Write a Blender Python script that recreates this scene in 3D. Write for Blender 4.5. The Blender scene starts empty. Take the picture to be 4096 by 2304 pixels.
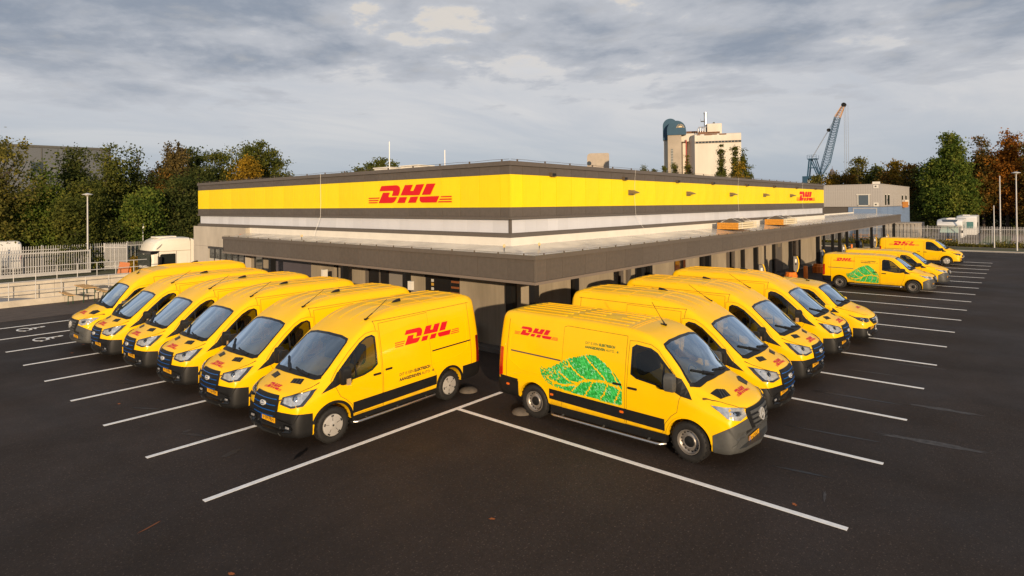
import bpy, bmesh, math, random
import numpy as np
from mathutils import Vector, Matrix
from mathutils.bvhtree import BVHTree

SC = bpy.context.scene
COL = SC.collection
R = math.radians

# ------------------------------------------------------------------ camera, sky, sun, exposure
CAM_LOC = (-14.737, -12.757, 4.808)
YAW, PITCH, ROLL = R(40.7236), R(0.3783), R(-0.51)
cam_d = bpy.data.cameras.new('camera')
cam = bpy.data.objects.new('camera', cam_d)
COL.objects.link(cam)
fw = Vector((math.cos(YAW) * math.cos(PITCH), math.sin(YAW) * math.cos(PITCH), math.sin(PITCH)))
rt = Vector((math.sin(YAW), -math.cos(YAW), 0.0))
up = rt.cross(fw)
rt2 = rt * math.cos(ROLL) + up * math.sin(ROLL)
up2 = -rt * math.sin(ROLL) + up * math.cos(ROLL)
mw = Matrix((rt2, up2, -fw)).transposed().to_4x4()
mw.translation = CAM_LOC
cam.matrix_world = mw
cam_d.sensor_width = 36.0
cam_d.lens = 36.0 * 2392.07 / 4096.0
cam_d.shift_y = -(1152.0 - 803.2) / 4096.0
cam_d.clip_start = 0.1
cam_d.clip_end = 6000.0
SC.camera = cam

SUN_A, SUN_EL = R(51.0), R(9.0)
to_sun = Vector((-math.cos(SUN_A) * math.cos(SUN_EL), -math.sin(SUN_A) * math.cos(SUN_EL), math.sin(SUN_EL)))
sun_d = bpy.data.lights.new('sun', 'SUN')
sun_d.energy = 5.0
sun_d.angle = R(0.6)
sun_d.color = (1.0, 0.76, 0.50)
sun = bpy.data.objects.new('sun', sun_d)
sun.rotation_euler = to_sun.to_track_quat('Z', 'Y').to_euler()
COL.objects.link(sun)

CLOUD_OFF = (1.9, 9.4, 0.0)
CLOUD_OFF2 = (8.8, 1.5, 0.0)
world = bpy.data.worlds.new('World')
SC.world = world
world.use_nodes = True
def build_world():
    nt = world.node_tree
    for n in list(nt.nodes): nt.nodes.remove(n)
    N = nt.nodes.new; L = nt.links.new
    out = N('ShaderNodeOutputWorld'); bg = N('ShaderNodeBackground')
    L(bg.outputs[0], out.inputs[0])
    sky = N('ShaderNodeTexSky'); sky.sky_type = 'NISHITA'; sky.sun_disc = False
    sky.sun_elevation = SUN_EL
    sky.sun_rotation = math.atan2(to_sun.x, to_sun.y)
    sky.air_density = 1.0; sky.dust_density = 1.2; sky.ozone_density = 1.5
    bg.inputs['Strength'].default_value = 0.10
    tc = N('ShaderNodeTexCoord')
    sep = N('ShaderNodeSeparateXYZ'); L(tc.outputs['Generated'], sep.inputs[0])
    def m(op, a, b=None, c=None):
        n = N('ShaderNodeMath'); n.operation = op
        for i, v in enumerate((a, b, c)):
            if v is None: continue
            if isinstance(v, (int, float)): n.inputs[i].default_value = v
            else: L(v, n.inputs[i])
        return n.outputs[0]
    # flat cloud deck: direction projected on a plane overhead
    zc = m('ADD', m('MAXIMUM', sep.outputs[2], 0.0), 0.10)
    u = m('DIVIDE', sep.outputs[0], zc); v = m('DIVIDE', sep.outputs[1], zc)
    comb = N('ShaderNodeCombineXYZ'); L(u, comb.inputs[0]); L(v, comb.inputs[1])
    def noise(scale, detail, rough, vec, off=(0, 0, 0), dist=0.0, rot=0.0, sc=(1, 1, 1)):
        mp = N('ShaderNodeMapping'); mp.inputs['Location'].default_value = off
        mp.inputs['Rotation'].default_value = (0, 0, rot); mp.inputs['Scale'].default_value = sc
        L(vec, mp.inputs[0])
        n = N('ShaderNodeTexNoise'); n.inputs['Scale'].default_value = scale
        n.inputs['Detail'].default_value = detail; n.inputs['Roughness'].default_value = rough
        n.inputs['Distortion'].default_value = dist
        L(mp.outputs[0], n.inputs['Vector'])
        return n.outputs['Fac']
    def ramp(f, a, b):
        n = N('ShaderNodeMapRange'); n.interpolation_type = 'SMOOTHSTEP'
        L(f, n.inputs[0]); n.inputs[1].default_value = a; n.inputs[2].default_value = b
        return n.outputs[0]
    def mix(f, a, b):
        n = N('ShaderNodeMix'); n.data_type = 'RGBA'
        if isinstance(f, (int, float)): n.inputs[0].default_value = f
        else: L(f, n.inputs[0])
        for i, v in ((6, a), (7, b)):
            if isinstance(v, tuple): n.inputs[i].default_value = v + (1,)
            else: L(v, n.inputs[i])
        return n.outputs[2]
    elev = sep.outputs[2]
    # broken deck overhead, its far edge low in front; streaks of high veil beyond it
    big = noise(1.7, 9, 0.57, comb.outputs[0], CLOUD_OFF, 0.2, R(41), (1.0, 0.9, 1))
    small = noise(5.0, 8, 0.62, comb.outputs[0], (2.0, 7.0, 0), 0.2, R(41), (1.0, 0.9, 1))
    cover = noise(0.33, 3, 0.5, comb.outputs[0], CLOUD_OFF2, 0.0, R(49), (1, 1, 1))
    bank = ramp(elev, 0.07, 0.27)
    dens = m('ADD', m('ADD', m('MULTIPLY', big, 0.66), m('MULTIPLY', small, 0.20)), m('ADD', m('MULTIPLY', m('SUBTRACT', cover, 0.5), 0.55), m('MULTIPLY', bank, 0.25)))
    cloud = ramp(dens, 0.555, 0.615)
    thick = ramp(dens, 0.59, 0.78)
    veil = noise(0.9, 6, 0.6, comb.outputs[0], (9, 1, 0), 0.6, R(20), (0.6, 1.3, 1))
    # colours are divided by the background strength (0.1)
    k = 10.0
    def c(r, g, b): return (r * k, g * k, b * k)
    veilc = mix(ramp(veil, 0.32, 0.70), c(0.56, 0.58, 0.63), c(0.69, 0.68, 0.69))
    base = mix(0.92, sky.outputs[0], veilc)
    low = ramp(elev, 0.0, 0.15)
    base = mix(low, mix(0.88, sky.outputs[0], c(0.40, 0.465, 0.56)), base)
    dark = mix(thick, c(0.50, 0.52, 0.565), c(0.265, 0.31, 0.385))
    dark = mix(m('MULTIPLY', ramp(small, 0.50, 0.75), 0.55), dark, c(0.50, 0.50, 0.51))
    edge = m('MULTIPLY', ramp(dens, 0.50, 0.545), m('SUBTRACT', 1.0, ramp(dens, 0.56, 0.60)))
    withedge = mix(m('MULTIPLY', m('MULTIPLY', edge, ramp(elev, 0.18, 0.30)), 0.65), base, c(0.74, 0.67, 0.58))
    cl = m('MULTIPLY', cloud, m('ADD', 0.25, m('MULTIPLY', 0.72, ramp(elev, 0.08, 0.24))))
    col = mix(cl, withedge, dark)
    L(col, bg.inputs['Color'])
build_world()

SC.view_settings.view_transform = 'Standard'
SC.view_settings.look = 'None'
SC.view_settings.gamma = 1.0
SC.view_settings.exposure = 0.0
SC.view_settings.use_curve_mapping = False
SC.render.engine = 'CYCLES'
SC.cycles.use_denoising = True
SC.cycles.max_bounces = 8
SC.cycles.transparent_max_bounces = 16
SC.cycles.caustics_reflective = False
SC.cycles.caustics_refractive = False

# ------------------------------------------------------------------ materials
MATS = {}
def mat(name, col, rough=0.5, metal=0.0, spec=0.5, noise=0.0, nscale=5.0, bump=0.0, bscale=40.0,
        coat=0.0, emis=0.0, col2=None, detail=6.0, stretch=(1, 1, 1), rvar=0.0, dirt=None, objvar=0.0, streak=0.0):
    """Principled material; optional colour noise (towards col2), roughness variation, bump."""
    if name in MATS: return MATS[name]
    m = bpy.data.materials.new(name); m.use_nodes = True; MATS[name] = m
    m.diffuse_color = tuple(col[:3]) + (1,)
    nt = m.node_tree; b = nt.nodes['Principled BSDF']
    b.inputs['Base Color'].default_value = tuple(col[:3]) + (1,)
    b.inputs['Roughness'].default_value = rough
    b.inputs['Metallic'].default_value = metal
    b.inputs['Specular IOR Level'].default_value = spec
    if coat: b.inputs['Coat Weight'].default_value = coat; b.inputs['Coat Roughness'].default_value = 0.04
    N = nt.nodes.new; L = nt.links.new
    if noise or bump or rvar:
        tc = N('ShaderNodeTexCoord'); mp = N('ShaderNodeMapping')
        mp.inputs['Scale'].default_value = stretch
        L(tc.outputs['Object'], mp.inputs[0])
    if noise or rvar:
        n = N('ShaderNodeTexNoise'); n.inputs['Scale'].default_value = nscale
        n.inputs['Detail'].default_value = detail; n.inputs['Roughness'].default_value = 0.62
        L(mp.outputs[0], n.inputs['Vector'])
        mr = N('ShaderNodeMapRange'); mr.inputs[1].default_value = 0.32; mr.inputs[2].default_value = 0.68
        L(n.outputs['Fac'], mr.inputs[0])
    if noise:
        mx = N('ShaderNodeMix'); mx.data_type = 'RGBA'
        c2 = col2 if col2 is not None else tuple(max(0, c * (1 - noise)) for c in col[:3])
        c1 = col if col2 is not None else tuple(min(1, c * (1 + noise * 0.6)) for c in col[:3])
        mx.inputs[6].default_value = tuple(c1[:3]) + (1,); mx.inputs[7].default_value = tuple(c2[:3]) + (1,)
        L(mr.outputs[0], mx.inputs[0]); L(mx.outputs[2], b.inputs['Base Color'])
    if rvar:
        r2 = N('ShaderNodeMapRange'); r2.inputs[3].default_value = max(0.02, rough - rvar); r2.inputs[4].default_value = min(1, rough + rvar)
        L(mr.outputs[0], r2.inputs[0]); L(r2.outputs[0], b.inputs['Roughness'])
    if bump:
        n2 = N('ShaderNodeTexNoise'); n2.inputs['Scale'].default_value = bscale; n2.inputs['Detail'].default_value = 4
        L(mp.outputs[0], n2.inputs['Vector'])
        bp = N('ShaderNodeBump'); bp.inputs['Strength'].default_value = bump; bp.inputs['Distance'].default_value = 0.02
        L(n2.outputs['Fac'], bp.inputs['Height']); L(bp.outputs[0], b.inputs['Normal'])
    def through(fn):
        src = b.inputs['Base Color'].links[0].from_socket if b.inputs['Base Color'].links else None
        mx = N('ShaderNodeMix'); mx.data_type = 'RGBA'
        if src: L(src, mx.inputs[6])
        else: mx.inputs[6].default_value = tuple(col[:3]) + (1,)
        fn(mx); L(mx.outputs[2], b.inputs['Base Color'])
    if objvar:      # every panel comes from a slightly different batch
        def f1(mx):
            oi_ = N('ShaderNodeObjectInfo'); r_ = N('ShaderNodeMapRange'); r_.inputs[3].default_value = 1 - objvar; r_.inputs[4].default_value = 1 + objvar
            L(oi_.outputs['Random'], r_.inputs[0]); mx.blend_type = 'MULTIPLY'; mx.inputs[0].default_value = 1.0
            cc = N('ShaderNodeCombineColor')
            for i in range(3): L(r_.outputs[0], cc.inputs[i])
            L(cc.outputs[0], mx.inputs[7])
        through(f1)
    if streak:      # thin run-down marks
        def f2(mx):
            tc2 = N('ShaderNodeTexCoord'); mp2 = N('ShaderNodeMapping'); mp2.inputs['Scale'].default_value = (9, 9, .35); L(tc2.outputs['Object'], mp2.inputs[0])
            n3 = N('ShaderNodeTexNoise'); n3.inputs['Scale'].default_value = 1.0; n3.inputs['Detail'].default_value = 5; L(mp2.outputs[0], n3.inputs['Vector'])
            r_ = N('ShaderNodeMapRange'); r_.inputs[1].default_value = .5; r_.inputs[2].default_value = .8; r_.inputs[4].default_value = streak; L(n3.outputs['Fac'], r_.inputs[0])
            L(r_.outputs[0], mx.inputs[0]); mx.inputs[7].default_value = tuple(c * .45 for c in col[:3]) + (1,)
        through(f2)
    if dirt:        # road film thrown up on the lower body: (colour, height, amount)
        def f3(mx):
            tc2 = N('ShaderNodeTexCoord'); sp_ = N('ShaderNodeSeparateXYZ'); L(tc2.outputs['Object'], sp_.inputs[0])
            r_ = N('ShaderNodeMapRange'); r_.inputs[1].default_value = dirt[1]; r_.inputs[2].default_value = .25; r_.inputs[4].default_value = 1.0; L(sp_.outputs[2], r_.inputs[0])
            n3 = N('ShaderNodeTexNoise'); n3.inputs['Scale'].default_value = 4.0; n3.inputs['Detail'].default_value = 8; n3.inputs['Roughness'].default_value = .7; oi3 = N('ShaderNodeObjectInfo'); va = N('ShaderNodeVectorMath'); va.operation = 'MULTIPLY_ADD'; va.inputs[1].default_value = (40, 40, 40); L(oi3.outputs['Random'], va.inputs[0]); L(tc2.outputs['Object'], va.inputs[2]); L(va.outputs[0], n3.inputs['Vector'])
            r2_ = N('ShaderNodeMapRange'); r2_.inputs[1].default_value = .38; r2_.inputs[2].default_value = .72; L(n3.outputs['Fac'], r2_.inputs[0])
            mu = N('ShaderNodeMath'); mu.operation = 'MULTIPLY'; L(r_.outputs[0], mu.inputs[0]); L(r2_.outputs[0], mu.inputs[1])
            m2 = N('ShaderNodeMath'); m2.operation = 'MULTIPLY'; m2.inputs[1].default_value = dirt[2]; L(mu.outputs[0], m2.inputs[0])
            L(m2.outputs[0], mx.inputs[0]); mx.inputs[7].default_value = tuple(dirt[0]) + (1,)
        through(f3)
    if emis:
        b.inputs['Emission Color'].default_value = tuple(col[:3]) + (1,); b.inputs['Emission Strength'].default_value = emis
    return m

def glass(name, tint, refl=1.0, rough=0.0, ior=1.5, gcol=(1, 1, 1)):
    if name in MATS: return MATS[name]
    m = bpy.data.materials.new(name); m.use_nodes = True; MATS[name] = m
    nt = m.node_tree
    for n in list(nt.nodes): nt.nodes.remove(n)
    N = nt.nodes.new; L = nt.links.new
    o = N('ShaderNodeOutputMaterial'); mx = N('ShaderNodeMixShader'); tr = N('ShaderNodeBsdfTransparent')
    gl = N('ShaderNodeBsdfGlossy'); fr = N('ShaderNodeFresnel')
    tr.inputs[0].default_value = tuple(tint) + (1,); gl.inputs['Roughness'].default_value = rough; gl.inputs['Color'].default_value = tuple(gcol) + (1,)
    fr.inputs[0].default_value = ior
    mu = N('ShaderNodeMath'); mu.operation = 'MULTIPLY'; mu.inputs[1].default_value = refl; mu.use_clamp = True
    L(fr.outputs[0], mu.inputs[0]); L(mu.outputs[0], mx.inputs[0])
    L(tr.outputs[0], mx.inputs[1]); L(gl.outputs[0], mx.inputs[2]); L(mx.outputs[0], o.inputs[0])
    return m

# ------------------------------------------------------------------ mesh helpers
class MB:
    """collects shapes, then links them as ONE mesh object"""
    def __init__(s): s.v = []; s.f = []; s.m = []
    def add(s, vs, fs, mi=0):
        o = len(s.v); s.v.extend([tuple(v) for v in vs])
        for f in fs: s.f.append([i + o for i in f]); s.m.append(mi)
        return s
    def box(s, x0, x1, y0, y1, z0, z1, mi=0):
        vs = [(x, y, z) for z in (z0, z1) for y in (y0, y1) for x in (x0, x1)]
        return s.add(vs, [(0, 2, 3, 1), (4, 5, 7, 6), (0, 1, 5, 4), (2, 6, 7, 3), (0, 4, 6, 2), (1, 3, 7, 5)], mi)
    def obox(s, c, size, rot=None, mi=0):
        hx, hy, hz = size[0] / 2, size[1] / 2, size[2] / 2
        M = rot if rot is not None else Matrix.Identity(3)
        vs = [Vector(c) + M @ Vector((x, y, z)) for z in (-hz, hz) for y in (-hy, hy) for x in (-hx, hx)]
        return s.add(vs, [(0, 2, 3, 1), (4, 5, 7, 6), (0, 1, 5, 4), (2, 6, 7, 3), (0, 4, 6, 2), (1, 3, 7, 5)], mi)
    def bar(s, a, b, w, h=None, mi=0, upv=(0, 0, 1)):
        a, b = Vector(a), Vector(b); d = b - a; ln = d.length
        if ln < 1e-6: return s
        d.normalize(); u = Vector(upv)
        if abs(d.dot(u)) > 0.98: u = Vector((1, 0, 0)) if abs(d.x) < 0.9 else Vector((0, 1, 0))
        sx = d.cross(u).normalized(); uy = sx.cross(d)
        M = Matrix((d, sx, uy)).transposed()
        return s.obox((a + b) / 2, (ln, w, h if h else w), M, mi)
    def tube(s, pts, r, n=8, mi=0, caps=True, r2=None):
        pts = [Vector(p) for p in pts]; rings = []
        prev = None
        for i, p in enumerate(pts):
            d = (pts[min(i + 1, len(pts) - 1)] - pts[max(i - 1, 0)]).normalized()
            if prev is None:
                u = Vector((0, 0, 1)) if abs(d.z) < 0.95 else Vector((1, 0, 0))
                sx = d.cross(u).normalized()
            else:
                sx = (prev - d * prev.dot(d)).normalized()
            prev = sx; uy = d.cross(sx)
            rr = r if r2 is None else r + (r2 - r) * i / max(1, len(pts) - 1)
            if isinstance(r, (list, tuple)): rr = r[i]
            rings.append([p + (sx * math.cos(2 * math.pi * k / n) + uy * math.sin(2 * math.pi * k / n)) * rr for k in range(n)])
        vs = [v for rg in rings for v in rg]; fs = []
        for i in range(len(rings) - 1):
            for k in range(n):
                a = i * n + k; b = i * n + (k + 1) % n
                fs.append((a, b, b + n, a + n))
        if caps:
            fs.append(tuple(range(n - 1, -1, -1))); o = (len(rings) - 1) * n
            fs.append(tuple(o + k for k in range(n)))
        return s.add(vs, fs, mi)
    def lathe(s, prof, axis='z', n=24, c=(0, 0, 0), mi=0, close=False):
        """prof: list of (radius, height)"""
        vs = []; fs = []
        for (r, h) in prof:
            for k in range(n):
                a = 2 * math.pi * k / n; x, y = r * math.cos(a), r * math.sin(a)
                p = {'z': (x, y, h), 'y': (x, h, -y), 'x': (h, x, y)}[axis]
                vs.append((p[0] + c[0], p[1] + c[1], p[2] + c[2]))
        L_ = len(prof); rng = range(L_) if close else range(L_ - 1)
        for i in rng:
            j = (i + 1) % L_
            for k in range(n):
                fs.append((i * n + k, i * n + (k + 1) % n, j * n + (k + 1) % n, j * n + k))
        return s.add(vs, fs, mi)
    def prism(s, poly, axis, a, b, mi=0):
        """poly in the plane normal to axis: x->(y,z) y->(x,z) z->(x,y)"""
        def P(q, t): return {'x': (t, q[0], q[1]), 'y': (q[0], t, q[1]), 'z': (q[0], q[1], t)}[axis]
        n = len(poly)
        vs = [P(q, a) for q in poly] + [P(q, b) for q in poly]
        fs = [tuple(range(n)), tuple(range(2 * n - 1, n - 1, -1))]
        for i in range(n): fs.append((i, i + n, (i + 1) % n + n, (i + 1) % n))
        return s.add(vs, fs, mi)
    def sphere(s, c, r, n=12, m=8, mi=0, sc=(1, 1, 1)):
        vs = []; fs = []
        for i in range(m + 1):
            t = math.pi * i / m
            for k in range(n):
                a = 2 * math.pi * k / n
                vs.append((c[0] + r * sc[0] * math.sin(t) * math.cos(a), c[1] + r * sc[1] * math.sin(t) * math.sin(a), c[2] + r * sc[2] * math.cos(t)))
        for i in range(m):
            for k in range(n):
                fs.append((i * n + k, (i + 1) * n + k, (i + 1) * n + (k + 1) % n, i * n + (k + 1) % n))
        return s.add(vs, fs, mi)
    def mesh(s, name, mats, smooth=None, fix=True, merge=False):
        me = bpy.data.meshes.new(name)
        me.from_pydata(s.v, [], s.f)
        if not isinstance(mats, (list, tuple)): mats = [mats]
        for m_ in mats: me.materials.append(m_)
        if len(mats) > 1: me.polygons.foreach_set('material_index', s.m)
        if fix or merge:
            bm = bmesh.new(); bm.from_mesh(me)
            if merge: bmesh.ops.remove_doubles(bm, verts=bm.verts, dist=1e-5)
            if fix: bmesh.ops.recalc_face_normals(bm, faces=bm.faces)
            bm.to_mesh(me); bm.free()
        me.update()
        if smooth is not None:
            me.polygons.foreach_set('use_smooth', [True] * len(me.polygons))
            me.set_sharp_from_angle(angle=R(smooth))
        return me
    def build(s, name, mats, parent=None, smooth=None, fix=True, loc=None, merge=False):
        o = bpy.data.objects.new(name, s.mesh(name, mats, smooth, fix, merge))
        COL.objects.link(o)
        if parent is not None: o.parent = parent
        if loc is not None: o.location = loc
        return o

def link(name, me, parent=None, loc=None, rot=None):
    o = bpy.data.objects.new(name, me); COL.objects.link(o)
    if parent is not None: o.parent = parent
    if loc is not None: o.location = loc
    if rot is not None: o.rotation_euler = rot
    return o
def thing(name, label, cat, loc=(0, 0, 0), rz=0.0, group=None):
    o = bpy.data.objects.new(name, None); COL.objects.link(o)
    o.empty_display_size = 0.2
    o.location = loc; o.rotation_euler = (0, 0, rz)
    o['label'] = label; o['category'] = cat
    if group: o['group'] = group
    return o
def tag(o, label, cat, group=None):
    o['label'] = label; o['category'] = cat
    if group: o['group'] = group
    return o
def struct(o): o['kind'] = 'structure'; return o
def stuff(o, label=None, cat=None):
    o['kind'] = 'stuff'
    if label: o['label'] = label
    if cat: o['category'] = cat
    return o
def copy_tree(o, parent=None):
    c = o.copy(); COL.objects.link(c)
    if parent is not None: c.parent = parent
    for ch in list(o.children): copy_tree(ch, c)
    return c

# text meshes from the built-in font
_TXT = {}
def text_polys(body, size=1.0, bold=0.0, align='LEFT'):
    """list of (verts2d, faces) of a line of text, baseline at y=0"""
    key = (body, size, bold, align)
    if key in _TXT: return _TXT[key]
    cu = bpy.data.curves.new('txt', 'FONT'); cu.body = body; cu.size = size; cu.align_x = align
    cu.offset = bold; cu.resolution_u = 2; cu.fill_mode = 'BOTH'
    o = bpy.data.objects.new('txt', cu); COL.objects.link(o)
    bpy.context.view_layer.update()
    me = o.to_mesh()
    vs = [(v.co.x, v.co.y) for v in me.vertices]; fs = [tuple(p.vertices) for p in me.polygons]
    o.to_mesh_clear(); bpy.data.objects.remove(o); bpy.data.curves.remove(cu)
    _TXT[key] = (vs, fs)
    return vs, fs

# courier logo measured on the facade: 4.89 long, 0.69 high, origin lower left
LOGO = [
 [(0.72,0.48),(0.86,0.68),(1.78,0.69),(1.90,0.665),(1.98,0.61),(2.01,0.53),(1.98,0.42),(1.90,0.28),(1.51,0.28),(1.60,0.45),(1.57,0.48)],
 [(0.66,0.0),(0.95,0.41),(1.37,0.41),(1.28,0.26),(1.30,0.23),(1.82,0.23),(1.70,0.09),(1.60,0.02),(1.48,0.0)],
 [(2.05,0.29),(2.32,0.68),(2.77,0.68),(2.62,0.45),(2.81,0.45),(2.98,0.68),(3.42,0.69),(3.14,0.28)],
 [(1.84,0.0),(1.99,0.22),(2.43,0.22),(2.28,0.0)],
 [(2.49,0.0),(2.64,0.22),(3.08,0.23),(2.93,0.0)],
 [(3.29,0.29),(3.57,0.69),(4.04,0.69),(3.76,0.29)],
 [(3.19,0.22),(4.24,0.23),(4.09,0.0),(3.30,0.0),(3.22,0.03),(3.17,0.09),(3.165,0.16)],
 [(0,0.18),(0.0,0.22),(0.71,0.225),(0.69,0.185)],
 [(0,0.09),(0.0,0.13),(0.64,0.13),(0.62,0.09)],
 [(0,0.0),(0.0,0.04),(0.58,0.04),(0.56,0.0)],
 [(4.35,0.22),(4.89,0.225),(4.89,0.185),(4.32,0.185)],
 [(4.28,0.13),(4.89,0.135),(4.89,0.09),(4.25,0.09)],
 [(4.21,0.04),(4.89,0.04),(4.89,0.0),(4.18,0.0)],
]
# ------------------------------------------------------------------ van builder
from mathutils.geometry import tessellate_polygon
def pchip(xs, ys, xq):
    xs = np.asarray(xs, float); ys = np.asarray(ys, float)
    if xs[0] > xs[-1]: xs = xs[::-1]; ys = ys[::-1]
    h = np.diff(xs); d = np.diff(ys) / h
    m = np.zeros(len(xs)); m[0] = d[0]; m[-1] = d[-1]
    for i in range(1, len(xs) - 1):
        if d[i - 1] * d[i] > 0:
            w1 = 2 * h[i] + h[i - 1]; w2 = h[i] + 2 * h[i - 1]
            m[i] = (w1 + w2) / (w1 / d[i - 1] + w2 / d[i])
    xq = np.clip(np.asarray(xq, float), xs[0], xs[-1])
    k = np.clip(np.searchsorted(xs, xq) - 1, 0, len(xs) - 2)
    t = (xq - xs[k]) / h[k]
    return ((2*t**3 - 3*t**2 + 1) * ys[k] + (t**3 - 2*t**2 + t) * h[k] * m[k] + (-2*t**3 + 3*t**2) * ys[k + 1] + (t**3 - t**2) * h[k] * m[k + 1])

def clip_cell(poly, x0, x1, y0, y1):
    for ax, val, keep in ((0, x0, 1), (0, x1, -1), (1, y0, 1), (1, y1, -1)):
        out = []; n = len(poly)
        for i in range(n):
            a, b = poly[i], poly[(i + 1) % n]
            da, db = (a[ax] - val) * keep, (b[ax] - val) * keep
            if da >= 0: out.append(a)
            if (da > 0 and db < 0) or (da < 0 and db > 0):
                t = da / (da - db); q = [a[0] + (b[0] - a[0]) * t, a[1] + (b[1] - a[1]) * t]; q[ax] = val
                out.append(tuple(q))
        poly = out
        if len(poly) < 3: return []
    return poly

def rounded(poly, r, n=3):
    """round the corners of a 2D polygon"""
    out = []; N = len(poly)
    for i in range(N):
        p0, p, p1 = (Vector(poly[i - 1]), Vector(poly[i]), Vector(poly[(i + 1) % N]))
        a = (p0 - p); b = (p1 - p); d = min(r, a.length * 0.45, b.length * 0.45)
        A = p + a.normalized() * d; B = p + b.normalized() * d
        for k in range(n + 1):
            t = k / n
            q = A * (1 - t) ** 2 + p * 2 * t * (1 - t) + B * t ** 2
            out.append((q.x, q.y))
    return out
class Ring:
    """polygon with a hole"""
    def __init__(s, outer, inner): s.o, s.i = outer, inner
def ring_poly(outer, inner): return Ring(outer, inner)
def tri2d(poly):
    loops = [poly.o, poly.i] if isinstance(poly, Ring) else [poly]
    pts = [p for l in loops for p in l]
    out = []
    for t in tessellate_polygon([[Vector((p[0], p[1], 0)) for p in l] for l in loops]):
        q = [pts[i] for i in t]
        ar = (q[1][0] - q[0][0]) * (q[2][1] - q[0][1]) - (q[2][0] - q[0][0]) * (q[1][1] - q[0][1])
        if abs(ar) > 1e-9: out.append(q if ar > 0 else q[::-1])
    return out
def grow(poly, d):
    """offset a polygon outward by d (inward if negative)"""
    def area(p): return sum(p[i][0] * p[(i + 1) % len(p)][1] - p[(i + 1) % len(p)][0] * p[i][1] for i in range(len(p)))
    s = 1 if area(poly) > 0 else -1; n = len(poly); out = []
    for i in range(n):
        a, b, c = Vector(poly[i - 1]), Vector(poly[i]), Vector(poly[(i + 1) % n])
        e1, e2 = (b - a).normalized(), (c - b).normalized()
        n1, n2 = Vector((e1.y, -e1.x)) * s, Vector((e2.y, -e2.x)) * s
        nn = (n1 + n2)
        nn = nn / max(0.5, nn.dot(n1)) if nn.length > 1e-6 else n1
        out.append((b.x + nn.x * d, b.y + nn.y * d))
    return out
def line_poly(pts, w):
    """a polyline as a thin polygon"""
    L_, R_ = [], []
    for i, p in enumerate(pts):
        a = Vector(pts[max(i - 1, 0)]); b = Vector(pts[min(i + 1, len(pts) - 1)]); d = (b - a).normalized()
        n = Vector((-d.y, d.x)) * w / 2; p = Vector(p)
        L_.append(tuple(p + n)); R_.append(tuple(p - n))
    return L_ + R_[::-1]

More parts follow.
